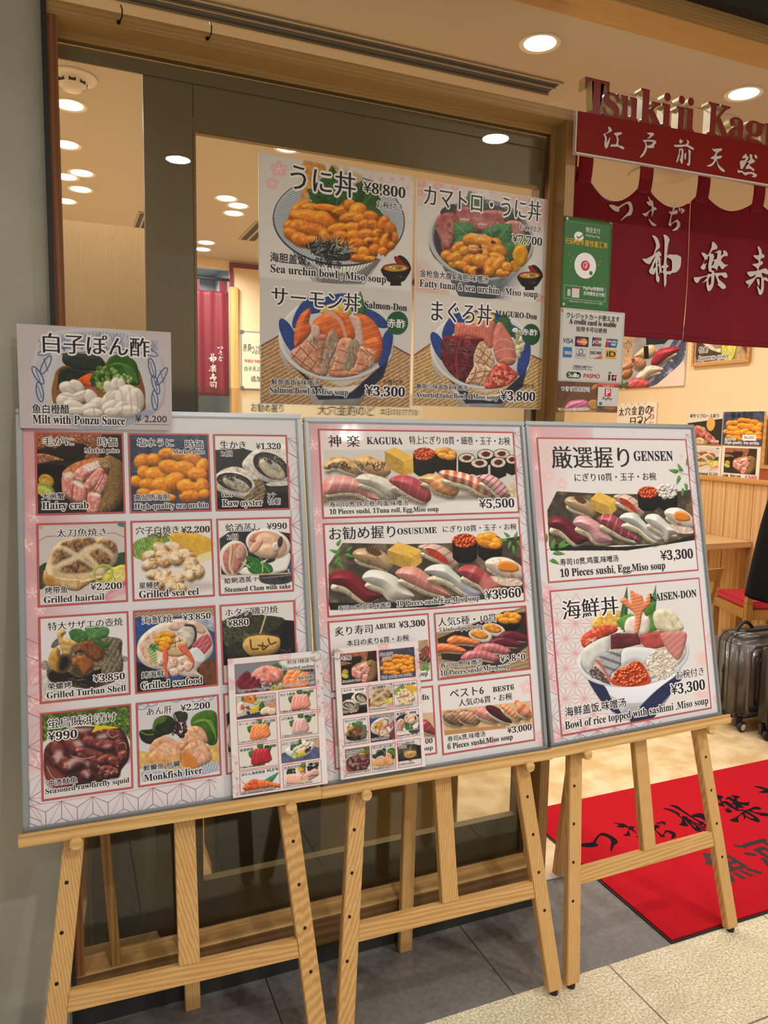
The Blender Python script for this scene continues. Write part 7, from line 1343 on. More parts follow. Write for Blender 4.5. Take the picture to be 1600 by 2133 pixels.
# ---------------------------------------------------------------- posters taped to the glass
def zf(y): return Frame((0, y, 0), (1, 0, 0), (0, 0, 1))
GLOSS = print_mat('poster_print', .25, .35, .4, .25)
def glass_poster(key, x0, z0, x1, z1, fn, label, badge=None):
    f = Frame((x0, -.0035, z1), (1, 0, 0), (0, 0, -1)); w, h = x1 - x0, z1 - z0
    root = thing('poster', label, 'poster', ((x0 + x1) / 2, -.003, z0), 'dish posters taped to the shop glass')
    keep2(MB().box(x0 - .002, x1 + .002, -.0033, -.0008, z0 - .002, z1 + .002).build('sheet', mat('laminate_white', 'd6d2ca', .3)), root)
    o = grid_print('dish_photo', f, 0, 0, w, h, fn(w, h), 0, GLOSS, root); letters(zf(-.0037), TX[key], 0, o)
glass_poster('W1', -.002, 1.870, .417, 2.167, pic_unidon, 'glossy sea urchin bowl poster on the glass, priced 8,800 yen')
glass_poster('W2', .430, 1.868, .845, 2.162, pic_fattytuna, 'glossy poster of fatty tuna and sea urchin bowl, priced 7,700 yen')
glass_poster('W3', .001, 1.556, .4185, 1.866, pic_salmon, 'salmon bowl poster on the glass with a round green badge, 3,300 yen')
glass_poster('W4', .430, 1.562, .848, 1.864, pic_maguro, 'dark red tuna bowl poster on the glass with a green badge, 3,800 yen')

# ---------------------------------------------------------------- payment notices pinned beside the door
NOTICE = lambda name, col, r=.35: mat(name, col, r, coat=.3)
def notice(name, label, x0, z0, x1, z1, y, colr, curl=0):
    root = thing(name, label, 'notice', ((x0 + x1) / 2, y, z0)); V = lambda u, v: (x0 + (x1 - x0) * u, y - curl * max(0, u - .35) ** 2 * math.sin(v * PI), z0 + (z1 - z0) * v)
    o = MB().grid(V, 16, 16).build('sheet', NOTICE('sheet_' + name, colr), root, smooth=True, solid=.0006); return root, o
def pins(root, pts):
    for (x, y, z) in pts: MB().lathe([(0, -.006), (.004, -.0055), (.0042, -.003), (.002, 0)], (x, y, z), 12, 'Y').build('push_pin', mat('clear_pin', 'd6d3cc', .15, coat=.5), root, smooth=True)
r, o = notice('payment_notice', 'green mobile payment notice with a white disc pinned to the door post', .8645, 1.853, 1.036, 2.107, -.0615, '2f6e33')
f = zf(-.0624); W_, R_ = MATS['print_white'], MATS['print_red']
letters(f, TX['C1'], .0003, o)
flat_mesh('emblem', [([disc(f, .918, 2.055, .0165, .0135, .0003), poly(f, [(.905, 2.046), (.904, 2.038), (.914, 2.043)], .0003), disc(f, .945, 1.976, .0385, .0365, .0003)], W_), (strip(f, [(.911, 2.056), (.916, 2.050), (.934, 2.062)], .0035, .0006), mat('sheet_payment_notice', '2f6e33')), ([disc(f, .945, 1.976, .0155, .0145, .0006)], R_), (strip(f, [(.939, 1.971), (.938, 1.98), (.944, 1.985), (.951, 1.983), (.95, 1.972), (.943, 1.968), (.952, 1.986)], .002, .0009) + rects(f, ring_rects(.875, 1.878, 1.022, 1.916, .0007), .0003), W_), (rects(f, [(.902, 1.883, .928, 1.911)], .0003), mat('sticker_grey', 'd3ccca', .4)), (rects(f, [(.902, 1.909, .928, 1.912)], .0006), R_), (rects(f, [(.886, 1.886, .897, 1.905)], .0003), mat('phone_white', 'b9c4bd', .4)),
    ([disc(f, .966, 1.957, .006, .006, .0006, 14)], mat('badge_green', '2f6b58', .4)), ([disc(f, x, z, .0017, .0017, .0003, 8) for (x, z) in ((.888, 2.001), (.893, 1.983), (.992, 1.982), (.998, 1.993), (.9, 1.995))], MATS['print_yellow'])], None, o)
pins(r, [(.872, -.0622, 2.099), (.872, -.0622, 1.861)])
r, o = notice('card_notice', 'white sheet of credit card and transit card logos pinned below the green notice', .866, 1.640, 1.098, 1.8525, -.0618, 'c9c6c2')
f = zf(-.0626); C2 = [t_ for t_ in TX['C2'] if t_[0] not in ('JCB', 'UnionPay', '银联', 'MasterCard', 'AMERICAN', 'EXPRESS', 'Suica', 'iD', 'Diners Club', 'INTERNATIONAL', 'DISC VER')]; letters(f, C2, .0003, o)
def bx(name): 
    t_ = next(t_ for t_ in TX['C2'] if t_[0] == name); return t_[2:]
mm = lambda c: mat('logo_' + c, c, .4)
a = bx('MasterCard'); x0, x1, z0, z1 = a[0] - .006, a[2] + .006, a[1] - .011, a[3] + .011
j = bx('JCB'); u = bx('UnionPay'); am = bx('AMERICAN'); d = bx('Diners Club'); ds = bx('DISC VER'); i_ = bx('iD'); su = bx('Suica')
def tri(x0, x1, z0, z1, n, k): return rects(f, [(x0 + (x1 - x0) * k / n + .0006, z0, x0 + (x1 - x0) * (k + 1) / n - .0006, z1)], .0003)
LG = [(rects(f, [(x0, z0, x1, z1)], .0003), mm('1c2142')), ([disc(f, x0 + (x1 - x0) * .36, (z0 + z1) / 2, .0115, .0102, .0005)], mm('c4262c')), ([disc(f, x0 + (x1 - x0) * .64, (z0 + z1) / 2, .0115, .0102, .0006)], mm('e08a1f')),
      (tri(j[0] - .001, j[2] + .001, j[3] - .017, j[3] + .009, 3, 0), mm('1f3a78')), (tri(j[0] - .001, j[2] + .001, j[3] - .017, j[3] + .009, 3, 1), mm('b3202a')), (tri(j[0] - .001, j[2] + .001, j[3] - .017, j[3] + .009, 3, 2), mm('2a7a3a')),
      ([poly(f, [(u[0] - .006, u[1] - .014), (u[0] + .008, u[1] - .014), (u[0] + .013, u[3] + .005), (u[0] - .001, u[3] + .005)], .0003)], mm('b5202e')), ([poly(f, [(u[0] + .006, u[1] - .014), (u[0] + .022, u[1] - .014), (u[0] + .027, u[3] + .005), (u[0] + .011, u[3] + .005)], .0004)], mm('1f4f8c')), ([poly(f, [(u[0] + .019, u[1] - .014), (u[2] + .0, u[1] - .014), (u[2] + .005, u[3] + .005), (u[0] + .024, u[3] + .005)], .0005)], mm('1a6a70')),
      (rects(f, [(am[0] - .003, am[1] - .0125, am[2] + .003, am[3] + .0115)], .0003), mm('2a6aa5')), (rects(f, ring_rects(d[0] - .003, d[1] - .0085, d[2] + .004, d[3] + .0125, .0005) + ring_rects(ds[0] - .002, ds[1] - .0125, ds[2] + .003, ds[3] + .008, .0005), .0003), mm('55565c')), ([disc(f, (d[0] + d[2]) / 2, d[3] + .005, .0078, .0068, .0003)], mm('1f4f8c')), ([disc(f, (d[0] + d[2]) / 2 - .001, d[3] + .005, .005, .0052, .0005)], mm('c9c6c2')),
      ([poly(f, [(ds[0] + .012, ds[1] - .012), (ds[2] + .002, ds[1] - .012), (ds[2] + .002, ds[1] - .002)], .0003), disc(f, ds[0] + .0245, (ds[1] + ds[3]) / 2, .0035, .0033, .0004)], mm('d9561f')), (rects(f, [(i_[0] - .004, i_[1] - .006, i_[2] + .004, i_[3] + .004)], .0003), mm('d9a01f')),
      ([disc(f, su[0] + .002, (su[1] + su[3]) / 2, .009, .0092, .0003), disc(f, su[2] - .002, (su[1] + su[3]) / 2, .009, .0092, .0003)] + rects(f, [(su[0] + .002, (su[1] + su[3]) / 2 - .0092, su[2] - .002, (su[1] + su[3]) / 2 + .0092)], .0003), mm('1f4a34')), ([disc(f, su[0] + .0245, (su[1] + su[3]) / 2, .0062, .0068, .0005)], mm('c9c6c2'))]
pz = bx('PASMO'); LG += [(rects(f, [(1.047, pz[1] - .005, 1.0545, pz[3] + .001)], .0003), mm('5a3018')), ([poly(f, [(1.046, pz[3] + .006), (1.053, pz[3] + .0095), (1.06, pz[3] + .006), (1.053, pz[3] + .003)], .0003)], mm('55565c')), (rects(f, [(1.06, pz[1] - .003, 1.0665, pz[3]), (1.06, pz[3] - .004, 1.079, pz[3]), (1.06, pz[1] - .003, 1.077, pz[1] + .001), (1.0715, pz[1] - .003, 1.077, pz[3] - .006)], .0003) + [disc(f, 1.065, pz[1] - .005, .002, .002, .0003, 10), disc(f, 1.074, pz[1] - .005, .002, .002, .0003, 10)], mm('b3202a'))]
flat_mesh('logo', LG, None, o)
over = [(s_, st_, *b_) for (s_, st_, *b_) in TX['C2'] if s_ in ('JCB', 'UnionPay', '银联', 'MasterCard', 'AMERICAN', 'EXPRESS', 'Suica', 'iD', 'Diners Club', 'INTERNATIONAL', 'DISC VER')]
letters(f, over, .0007, o)
pins(r, [(.874, -.0624, 1.846)])
r, o = notice('sushi_flyer', 'laminated flyer of a hand shaping sushi, pinned below the card logo sheet', .866, 1.5545, 1.087, 1.642, -.0612, '7d5a34')
fp = Frame((.866, -.0624, 1.642), (1, 0, 0), (0, 0, -1)); q = grid_print('photo', fp, 0, 0, .221, .0875, pic_hand(.221, .0875), 0, print_mat('crinkled_print', .2, .6, .5, .7), r); letters(zf(-.0628), TX['C3'], 0, q); pins(r, [(.872, -.0632, 1.56)])
r, o = notice('payment_sticker', 'small white sticker with a red P, stuck on the right end of the sushi flyer', 1.009, 1.573, 1.0855, 1.639, -.0645, 'cfcac6'); f = zf(-.0652)
flat_mesh('logo', [(rects(f, [(1.0095, 1.6305, 1.085, 1.6385)], .0003), R_), (rects(f, [(1.035, 1.603, 1.058, 1.6255)], .0003), R_), (rects(f, [(1.0165, 1.577, 1.0265, 1.5855)], .0003), mm('2a6aa5'))], None, o); letters(f, TX['C4'] + [('P', 'Bw', 1.040, 1.606, 1.053, 1.623)], .0005, o)

# ---------------------------------------------------------------- shop sign over the door
BR = {k: [[(float(a) / 1e4, float(b) / 1e4) for a, b in (t_.split(',') for t_ in P.split())] for P in v.split(';')] for D in (BRUSH, BRUSH_SIGN) for k, v in D.items()}
RED = mat('sign_red', '7c160c', .5, spec=.12); LRED = mat('letter_red', '7d0f18', .3, coat=.15); SIDE = mat('letter_side', 'b3a67c', .5); SW = mat('sign_white', 'c9c4c2', .5)
sg = thing('shop_sign', 'long red shop sign with white brush characters and raised Roman letters over the doorway', 'sign', (1.7, -.09, 2.27))
tz = lambda x: .016 * (x - .87)
keep2(MB().hexa([(.868, -.099, 2.2695), (2.7, -.099, 2.2695 + tz(2.7)), (2.7, -.09, 2.2695 + tz(2.7)), (.868, -.09, 2.2695), (.868, -.099, 2.378), (2.7, -.099, 2.378 + tz(2.7) * 1.6), (2.7, -.09, 2.378 + tz(2.7) * 1.6), (.868, -.09, 2.378)]).build('sign_board', RED, None), sg)
keep2(MB().hexa([(.8655, -.1, 2.2655), (2.7, -.1, 2.2655 + tz(2.7)), (2.7, -.088, 2.2655 + tz(2.7)), (.8655, -.088, 2.2655), (.8655, -.1, 2.2695), (2.7, -.1, 2.2695 + tz(2.7)), (2.7, -.088, 2.2695 + tz(2.7)), (.8655, -.088, 2.2695)]).box(.8645, .868, -.1, -.088, 2.2655, 2.379).build('edge_trim', SW), sg)
for k in BRUSH_SIGN: outline_mesh('brush_character', BR[k], lambda x, z: (x, -.1005, z), SW, sg)
XS = [(.893, .977), (.957, 1.015), (1.018, 1.083), (1.088, 1.17), (1.167, 1.205), (1.206, 1.253), (1.257, 1.293), None, (1.343, 1.438), (1.43, 1.497), (1.497, 1.578), (1.578, 1.65), (1.655, 1.70), (1.702, 1.762)]
s_ = .093 / .69
for c_, xx in zip(SIGNTXT, XS):
    if not xx: continue
    V, F = GLY[(serif(c_), .012, 0)]; lo, hi = V.min(0), V.max(0); x0, x1 = xx; zb = 2.380 + tz(x0) * 1.6 - (.026 if c_ in 'jg' else 0)
    if c_ in 'jg': zb = 2.383 + tz(x0) * 1.6 - .030
    A = x0 + (V[:, 0] - lo[0]) * (x1 - x0) / (hi[0] - lo[0]); Z = 2.381 + tz(x0) * 1.6 + V[:, 1] * s_ * (1.0); n = len(V); yf, yb = -.094, -.066
    E = {}
    for q in F:
        for i0, i1 in zip(q, q[1:] + q[:1]): E[(i0, i1)] = 1
    rim = [(a_, b_) for (a_, b_) in E if (b_, a_) not in E]
    VV = np.concatenate([np.stack([A, np.full(n, yf), Z], 1), np.stack([A, np.full(n, yb), Z], 1)])
    flat_mesh('letter', [([(VV, list(F))], LRED), ([(VV, [tuple(i + n for i in q[::-1]) for q in F] + [(a_, a_ + n, b_ + n, b_) for a_, b_ in rim])], SIDE)], None, sg)
wire = MB()
for za, xa, xb in ((2.47, 1.05, 1.5), (2.395, .95, 1.7)): wire.cyl((xa, -.064, za), (xb, -.064, za + .01), .0012, 6)
keep2(wire.build('hanging_wire', CHROME), sg)
for x_ in (.95, 1.5, 2.1, 2.65): keep2(MB().box(x_, x_ + .02, -.066, .062, 2.36, 2.372).build('bracket', BLACK), sg)

# ---------------------------------------------------------------- noren curtain in the doorway
CLOTH = mat('noren_cloth', '7c0a1e', .55, noise=.12, nscale=6, bump=.15, bscale=350, stretch=(1, 1, .15), spec=.25)
nr = thing('noren_curtain', 'deep red doorway curtain with white brush characters under the sign', 'curtain', (1.8, .12, 1.81))
keep2(MB().cyl((.926, .12, 2.375), (2.75, .12, 2.375), .012, 16).build('rod', wood('rod_wood', '4a2a1c', '2f1a10', 'X', 10, .5)), nr)
def fold(x, z):
    k = np.clip((2.30 - z) / .5, 0, 1); return .0045 * np.sin(x * 15 + 1.2) * (.3 + k) + .0022 * np.sin(x * 37 + z * 9) * (.3 + k) + .003 * np.sin(z * 11 + x * 5) * k
def topz(x):
    h = [1.06, 1.30, 1.545, 1.80, 2.06, 2.3, 2.55, 2.74]; i = max(k for k in range(8) if x >= h[k] - 1e-6 or k == 0); 
    if x < 1.06 or i == 7: return 2.318
    t_ = (x - h[i]) / (h[i + 1] - h[i]); return 2.318 - .085 * (math.sin(PI * t_) ** .8) * (.75 + .25 * math.cos(i))
def cloth_panel(xa, xb, zb):
    def f(u, v):
        x = xa + (xb - xa) * u; zt = topz(x); z = zt + (zb - zt) * v; return (x, .12 + float(fold(x, z)), z)
    o = MB().grid(f, int((xb - xa) * 90), 50).build('cloth_panel', CLOTH, nr, smooth=True, solid=.0015)
    mb = MB(); st = [f(u, .965) for u in np.linspace(0, 1, 40)]; mb.tube([(a_, b_ - .0015, c_) for a_, b_, c_ in st], .0007, 5); mb.build('hem_stitch', mat('stitch_red', '5a0713', .7), o)
    return o
pa = cloth_panel(.945, 1.4985, 1.813); pb = cloth_panel(1.5025, 2.12, 1.808); pc = cloth_panel(2.124, 2.73, 1.806)
for x_ in (1.0, 1.06, 1.30, 1.545, 1.80, 2.06, 2.3, 2.55, 2.7):
    def lp(u, v):
        a_ = v * 1.0; z = 2.27 + .118 * a_; return (x_ - .027 + .054 * u, .1185 - .010 * math.sin(a_ * 2.6), z)
    MB().grid(lp, 4, 10).build('loop', CLOTH, nr, smooth=True, solid=.002)
def on_cloth(x, z): return (x, .1135 + float(fold(x, z)), z)
for k in BRUSH:
    def tr(x, z): return on_cloth(x, z)
    outline_mesh('brush_character', BR[k], tr, mat('noren_white', 'd9d3cc', .7), pa if k in ('tsu', 'ki', 'ji', 'kami') else pb)
SHI = [[(0, 10), (8, 4), (60, 2), (80, 0), (86, 8), (82, 40), (80, 90), (74, 100), (60, 88), (70, 86), (72, 40), (70, 14), (20, 14)], [(0, 34), (50, 30), (52, 37), (6, 41)], [(8, 52), (18, 54), (48, 50), (56, 54), (50, 76), (22, 80), (14, 70)], [(22, 60), (46, 57), (42, 70), (26, 73)]]
outline_mesh('brush_character', [[(2.19 + a_ * .0011, 2.07 - b_ * .0011) for a_, b_ in P] for P in SHI], on_cloth, MATS['noren_white'], pc)

# ---------------------------------------------------------------- hooks on the lintel
def hook(x, z, label):
    t_ = thing('hook', label, 'hook', (x, -.06, z), 'dark hooks on the lintel'); keep2(MB().tube([(x, -.0615, z - .012), (x + .002, -.07, z - .014), (x + .006, -.078, z - .006), (x + .007, -.078, z + .008), (x + .004, -.075, z + .018)], .0016, 8).build('wire', mat('hook_iron', '2a211a', .4, .8), smooth=True), t_)
    keep2(MB().cyl((x, -.0605, z - .012), (x, -.064, z - .012), .004, 12).build('base', MATS['hook_iron']), t_)
hook(-.33, 2.387, 'small dark hook on the lintel, the one nearest the grey wall'); hook(-.137, 2.392, 'curled dark hook on the lintel, farther along towards the doorway')
# ---------------------------------------------------------------- ceiling fittings
GLOW = mat('lamp_diffuser', 'fff0d8', .5, emit=14, ecol='ffe9cc'); RING = mat('lamp_ring', 'e9e4da', .35)
names = {21: 'small downlight in the alcove behind the interior curtain', 20: 'round downlight in the ceiling above the pale partition, behind the lintel', 0: 'round ceiling downlight above the transom, over the middle of the window', 1: 'round ceiling downlight above the raised sign letters', 2: 'glowing downlight seen at the top left of the left pane, nearest the smoke detector',  # alcove and partition downlights are unseen, added to brighten those surfaces
         3: 'second downlight below the smoke detector in the left pane', 4: 'third downlight down in the left pane', 5: 'fourth and lowest downlight in the left pane', 6: 'downlight just above the sea urchin poster', 7: 'upper left downlight of the cluster above the interior curtain',
         8: 'downlight at the right of the cluster above the interior curtain', 9: 'lowest downlight of the cluster above the interior curtain', 10: 'upper of two downlights close to the interior curtain', 11: 'lower of two downlights close to the interior curtain', 12: 'upper of two lamps beside the left column of downlights', 13: 'lower of two lamps beside the left column of downlights'}
for i, (x, y) in enumerate(SHOP_LIGHTS):
    lab = names.get(i, 'round downlight in the shop ceiling beyond the doorway curtain')  # lamps without an entry are unseen, added for light past the curtain
    t = thing('ceiling_downlight', lab, 'ceiling light', (x, y, CEIL), 'downlights in the shop ceiling')
    keep2(MB().lathe([(.052, -.001), (.066, -.004), (.068, -.001), (.068, 0)], (x, y, CEIL), 32).build('ring', RING, smooth=True), t)
    keep2(MB().lathe([(0, -.003), (.03, -.003), (.052, -.0015)], (x, y, CEIL), 28).build('diffuser', GLOW, smooth=True), t)
    l = lamp('downlight_glow', (x, y, CEIL - .012), SHOP_P * (.5 if x < 0 and i != 20 else 1), .10, WARM, 2.8); keep2(l, t)
t = thing('smoke_detector', 'round white smoke detector on the shop ceiling at the top of the left pane', 'smoke detector', (-.403, 1.212, CEIL)); x, y = -.403, 1.212
keep2(MB().lathe([(.0, -.05), (.03, -.048), (.036, -.036), (.05, -.03), (.055, -.012), (.085, -.008), (.09, 0)], (x, y, CEIL), 32).build('body', WHITE, smooth=True), t)
vb = MB()
for k in range(8): a = k * PI / 4; vb.box(-.012, .012, .041, .052, CEIL - .03, CEIL - .016, Matrix.Translation((x, y, 0)) @ Matrix.Rotation(a, 4, 'Z'))
keep2(vb.build('vent', BLACK), t)
VENT = mat('vent_grey', '20262e', .6)
t = thing('air_slot', 'long dark air slot in the ceiling running above the window transom', 'ceiling vent', (.4, .54, CEIL)); keep2(MB().box(-1.1, 1.228, .505, .588, CEIL - .004, CEIL).build('slot', VENT), t)
keep2(MB().box(-1.1, 1.235, .588, .597, CEIL - .012, CEIL).box(-1.1, 1.235, .496, .505, CEIL - .006, CEIL).box(-1.1, 1.228, .535, .54, CEIL - .01, CEIL - .003).build('edge', mat('vent_edge', 'a99a80', .5)), t)
for (x0, x1, y0, y1, lab) in ((.66, .78, 2.85, 3.35, 'dark twin-slot ceiling vent above the interior whiteboard'), (-.02, .06, 2.95, 3.4, 'dark ceiling vent seen beside the sliding door stile')):
    t = thing('ceiling_vent', lab, 'ceiling vent', ((x0 + x1) / 2, (y0 + y1) / 2, CEIL), 'dark vents in the shop ceiling'); keep2(MB().box(x0, x1, y0, y1, CEIL - .006, CEIL).build('frame', mat('vent_edge', 'a99a80')), t); w3 = (x1 - x0) / 5
    keep2(MB().box(x0 + w3 * .6, x0 + 2.1 * w3, y0 + .02, y1 - .02, CEIL - .008, CEIL - .005).box(x0 + 2.9 * w3, x0 + 4.4 * w3, y0 + .02, y1 - .02, CEIL - .008, CEIL - .005).build('slots', VENT), t)
t = thing('round_diffuser', 'round ceiling diffuser glimpsed between the curtain loops', 'ceiling vent', (2.25, 1.1, CEIL)); keep2(MB().lathe([(0, -.02), (.08, -.02), (.09, -.008), (.15, -.014), (.16, 0)], (2.25, 1.1, CEIL), 32).build('body', CEILM, smooth=True), t)

# ---------------------------------------------------------------- interior curtain, whiteboard and paper on the back wall
nr2 = thing('interior_curtain', 'narrow red curtain with a column of white brush characters at the back of the shop', 'curtain', (.6, 4.12, 1.7))
C2M = mat('noren_cloth_bright', '701728', .6, noise=.1, nscale=5, bump=.12, bscale=200, stretch=(1, 1, .15))
def f2(u, v): x = .2 + .54 * u; z = 2.52 + (1.72 - 2.52) * v; return (x, 4.1 + .012 * math.sin(x * 34) * (.2 + v) + .006 * math.sin(x * 71), z)
MB().grid(f2, 60, 24).build('cloth_panel', C2M, nr2, smooth=True, solid=.002)
for x_ in (.23, .36, .49, .70): keep2(MB().grid(lambda u, v: (x_ - .03 + .06 * u, 4.098, 2.50 + .12 * v), 2, 2).build('loop', C2M, solid=.003), nr2)
keep2(MB().cyl((.2, 4.1, 2.61), (.755, 4.1, 2.61), .012, 12).build('rod', BLACK), nr2)
def place(keys, box, y): return keys
def glyph_box(k, x0, z0, x1, z1, to, m, parent, name='brush_character'):
    P = [np.array(p) for p in (BR[k] if isinstance(k, str) else k)]; A = np.concatenate(P); lo, hi = A.min(0), A.max(0); up = 1 if isinstance(k, str) else -1
    Q = [np.stack([x0 + (p[:, 0] - lo[0]) / (hi[0] - lo[0]) * (x1 - x0), (z0 + (p[:, 1] - lo[1]) / (hi[1] - lo[1]) * (z1 - z0)) if up > 0 else (z1 - (p[:, 1] - lo[1]) / (hi[1] - lo[1]) * (z1 - z0))], 1) for p in P]
    return outline_mesh(name, Q.tolist() if hasattr(Q, 'tolist') else [q.tolist() for q in Q], to, m, parent)
NW = MATS['noren_white']; T4 = lambda x, z: (x, 4.076, z)
for k, b_ in (('tsu', (.645, 2.075, .69, 2.10)), ('ki', (.655, 2.035, .685, 2.07)), ('ji', (.655, 1.985, .69, 2.025)), ('kami', (.58, 1.97, .64, 2.045)), ('raku', (.58, 1.90, .64, 1.962)), ('ju', (.585, 1.835, .64, 1.893)), (SHI, (.585, 1.78, .64, 1.828))): glyph_box(k, *b_, T4, NW, nr2)
wb = thing('whiteboard', 'small whiteboard with handwritten specials hanging on the back wall of the shop', 'whiteboard', (.98, 4.05, 1.78)); f = zf(4.044)
keep2(MB().box(.83, 1.25, 4.046, 4.058, 1.782, 2.222).build('board', mat('whiteboard_face', 'd9d6bc', .3)), wb)
keep2(MB().box(.826, 1.254, 4.045, 4.059, 2.218, 2.226).box(.826, 1.254, 4.045, 4.059, 1.778, 1.786).box(.826, .832, 4.045, 4.059, 1.786, 2.218).build('frame', ALU), wb)
for x_, z_ in ((.833, 2.218), (.833, 1.787)): keep2(MB().box(x_ - .012, x_ + .014, 4.042, 4.06, z_ - .014, z_ + .014).build('corner', mat('corner_grey', '5b6166', .5), bevel=.003), wb)
def vcol(txt, xc, z1, sz, fr_, parent, st='G'):
    letters(fr_, [(ch, st, xc - sz / 2, z1 - (i + 1) * sz * 1.25 + sz * .2, xc + sz / 2, z1 - i * sz * 1.25) for i, ch in enumerate(txt)], 0, parent)
for st_ in (): pass
letters(f, [('赤貝', 'G', .84, 2.07, .905, 2.13), ('つぶ貝', 'G', .905, 2.05, .985, 2.12), ('980', 'Gr', .85, 1.985, .92, 2.01), ('980', 'Gr', .93, 1.985, .985, 2.01), ('白子', 'G', .85, 1.92, .91, 1.955), ('天ぷら', 'G', .915, 1.92, 1.0, 1.955), ('追加', 'G', .90, 1.84, .985, 1.885)], 0, wb)
pl_ = thing('specials_sheet', 'long paper sheet of brush-written specials along the back wall below the whiteboard', 'paper sheet', (1.5, 4.05, 1.4)); keep2(MB().box(.83, 2.4, 4.05, 4.055, 1.35, 1.70).build('sheet', mat('paper_cream', 'e2d8bf', .7)), pl_)
letters(zf(4.048), [('お勧め握り', 'M', .90, 1.60, 1.16, 1.675), ('大穴金釣のど', 'M', 1.45, 1.59, 1.95, 1.675), ('本日のおすすめ', 'G', 2.0, 1.6, 2.35, 1.66)], 0, pl_)

# ---------------------------------------------------------------- pictures and sheets on the right-hand wall
RW = lambda y0, z1: Frame((3.984, y0, z1), (0, -1, 0), (0, 0, -1)); RZ = Frame((3.982, 0, 0), (0, 1, 0), (0, 0, 1)); MAT_ = print_mat('wall_print', .45, .1)
def wall_sheet(name, label, cat, y0, y1, z0, z1, fn, group=None, margin=(0, 0, 0, 0), th=.012):
    t = thing(name, label, cat, (3.985, (y0 + y1) / 2, z0), group); keep2(MB().box(3.985, 3.985 + th, y1, y0, z0, z1).build('sheet', mat('sheet_white', 'e6dfd0', .6)), t)
    a, b, c, d = margin; w, h = y0 - y1 - a - c, z1 - z0 - b - d
    if fn: grid_print('photo', RW(y0 - a, z1 - b), 0, 0, w, h, fn(w, h), 0, MAT_, t)
    return t
t = wall_sheet('sushi_picture', 'large picture of nigiri on a blue dish, on the wall below the curtain hem', 'picture', 3.43, 2.667, 1.86, 2.32, pic_wallsushi)
t = thing('framed_picture', 'wood-framed picture of an oyster with a slice of lime on the cream wall', 'picture', (3.985, 2.33, 2.0)); keep2(MB().box(3.985, 4.0, 2.065, 2.585, 2.005, 2.40).build('backing', WHITE), t)
grid_print('photo', RW(2.565, 2.385), 0, 0, .48, .36, pic_walloyster(.48, .36), 0, MAT_, t); letters(RZ, [(s, st, a, b, c, d) for (s, st, a, b, c, d) in TX['I2']] + [('牡蛎', 'Bh', 2.53, 2.05 + .045, 2.44, 2.14)], 0, t)
fm = MB(); [fm.box(3.972, 4.0, a, b, c, d) for (a, b, c, d) in ((2.06, 2.59, 1.998, 2.02), (2.06, 2.59, 2.385, 2.405), (2.06, 2.078, 2.02, 2.385), (2.572, 2.59, 2.02, 2.385))]; keep2(fm.build('frame', CAP), t)
t = wall_sheet('specials_poster', 'cream paper of brush writing with red dots, above the top edge of the GENSEN board', 'paper sheet', 3.424, 2.95, 1.33, 1.742, None)
G_ = [('太', 3.40, 1.66), ('穴', 3.32, 1.665), ('金', 3.24, 1.67), ('釣', 3.155, 1.672), ('の', 3.07, 1.672), ('う', 3.165, 1.605), ('日', 3.25, 1.575), ('水', 3.165, 1.56), ('ど', 3.08, 1.585)]
letters(RZ, [(c, 'M', a, b - .03, a - .065, b + .04) for c, a, b in G_] + [(c, 'Mr', 3.015, 1.66 - i * .06, 2.97, 1.705 - i * .06) for i, c in enumerate('炙りに')], 0, t); flat_mesh('red_dots', [disc(RZ, 3.4 - .08 * i, 1.73, .005, .005, .0005, 10) for i in range(5)], MATS['print_red'], t)
G4 = 'dish sheets on the cream wall'
t = wall_sheet('dish_sheet', 'sheet of seared beef sushi on black, left of the sea urchin sheet', 'dish sheet', 2.60, 2.265, 1.412, 1.65, pic_beef, G4); letters(RZ, [('和牛リブロース炙り', 'M', 2.58, 1.61, 2.30, 1.64), ('¥1,100', 'Sw', 2.36, 1.425, 2.285, 1.445)], .0, t)
t = wall_sheet('dish_sheet', 'sheet of orange sea urchin on blue with a white price slip', 'dish sheet', 2.255, 1.905, 1.414, 1.652, pic_uni, G4); letters(RZ, [('塩水雲丹', 'M', 2.19, 1.61, 2.0, 1.645), ('高品质海胆', 'Bw', 2.23, 1.445, 2.13, 1.465), ('High-quality Sea urchin', 'Sw', 2.23, 1.42, 1.93, 1.44)], 0, t)
flat_mesh('price_slip', [(rects(RZ, [(2.075, 1.448, 1.955, 1.488)], .001), MATS['print_white'])], None, t); letters(RZ, [('¥6,600', 'G', 2.06, 1.46, 1.975, 1.478)], .001, t)
t = wall_sheet('dish_sheet', 'sheet of grilled hairtail beside the GENSEN board edge, below the beef sheet', 'dish sheet', 2.59, 2.258, 1.165, 1.40, pic_hairtail, G4, (.01, .008, .02, .045)); letters(RZ, [('Grilled hairtail', 'S', 2.5, 1.18, 2.37, 1.205), ('¥2,200', 'G', 2.36, 1.18, 2.275, 1.205)], 0, t)
t = wall_sheet('dish_sheet', 'white-bordered sheet of an opened hairy crab below the sea urchin sheet on the wall', 'dish sheet', 2.25, 1.915, 1.166, 1.405, pic_crab, G4, (.025, .012, .03, .045)); letters(RZ, [('大闸蟹', 'B', 2.235, 1.182, 2.18, 1.20)] + [(s, st, a, 1.18, c, 1.204) for (s, st, a, b, c, d) in TX['I5']] + [('¥ 8,800', 'Gr', 2.03, 1.182, 1.93, 1.204)], 0, t)
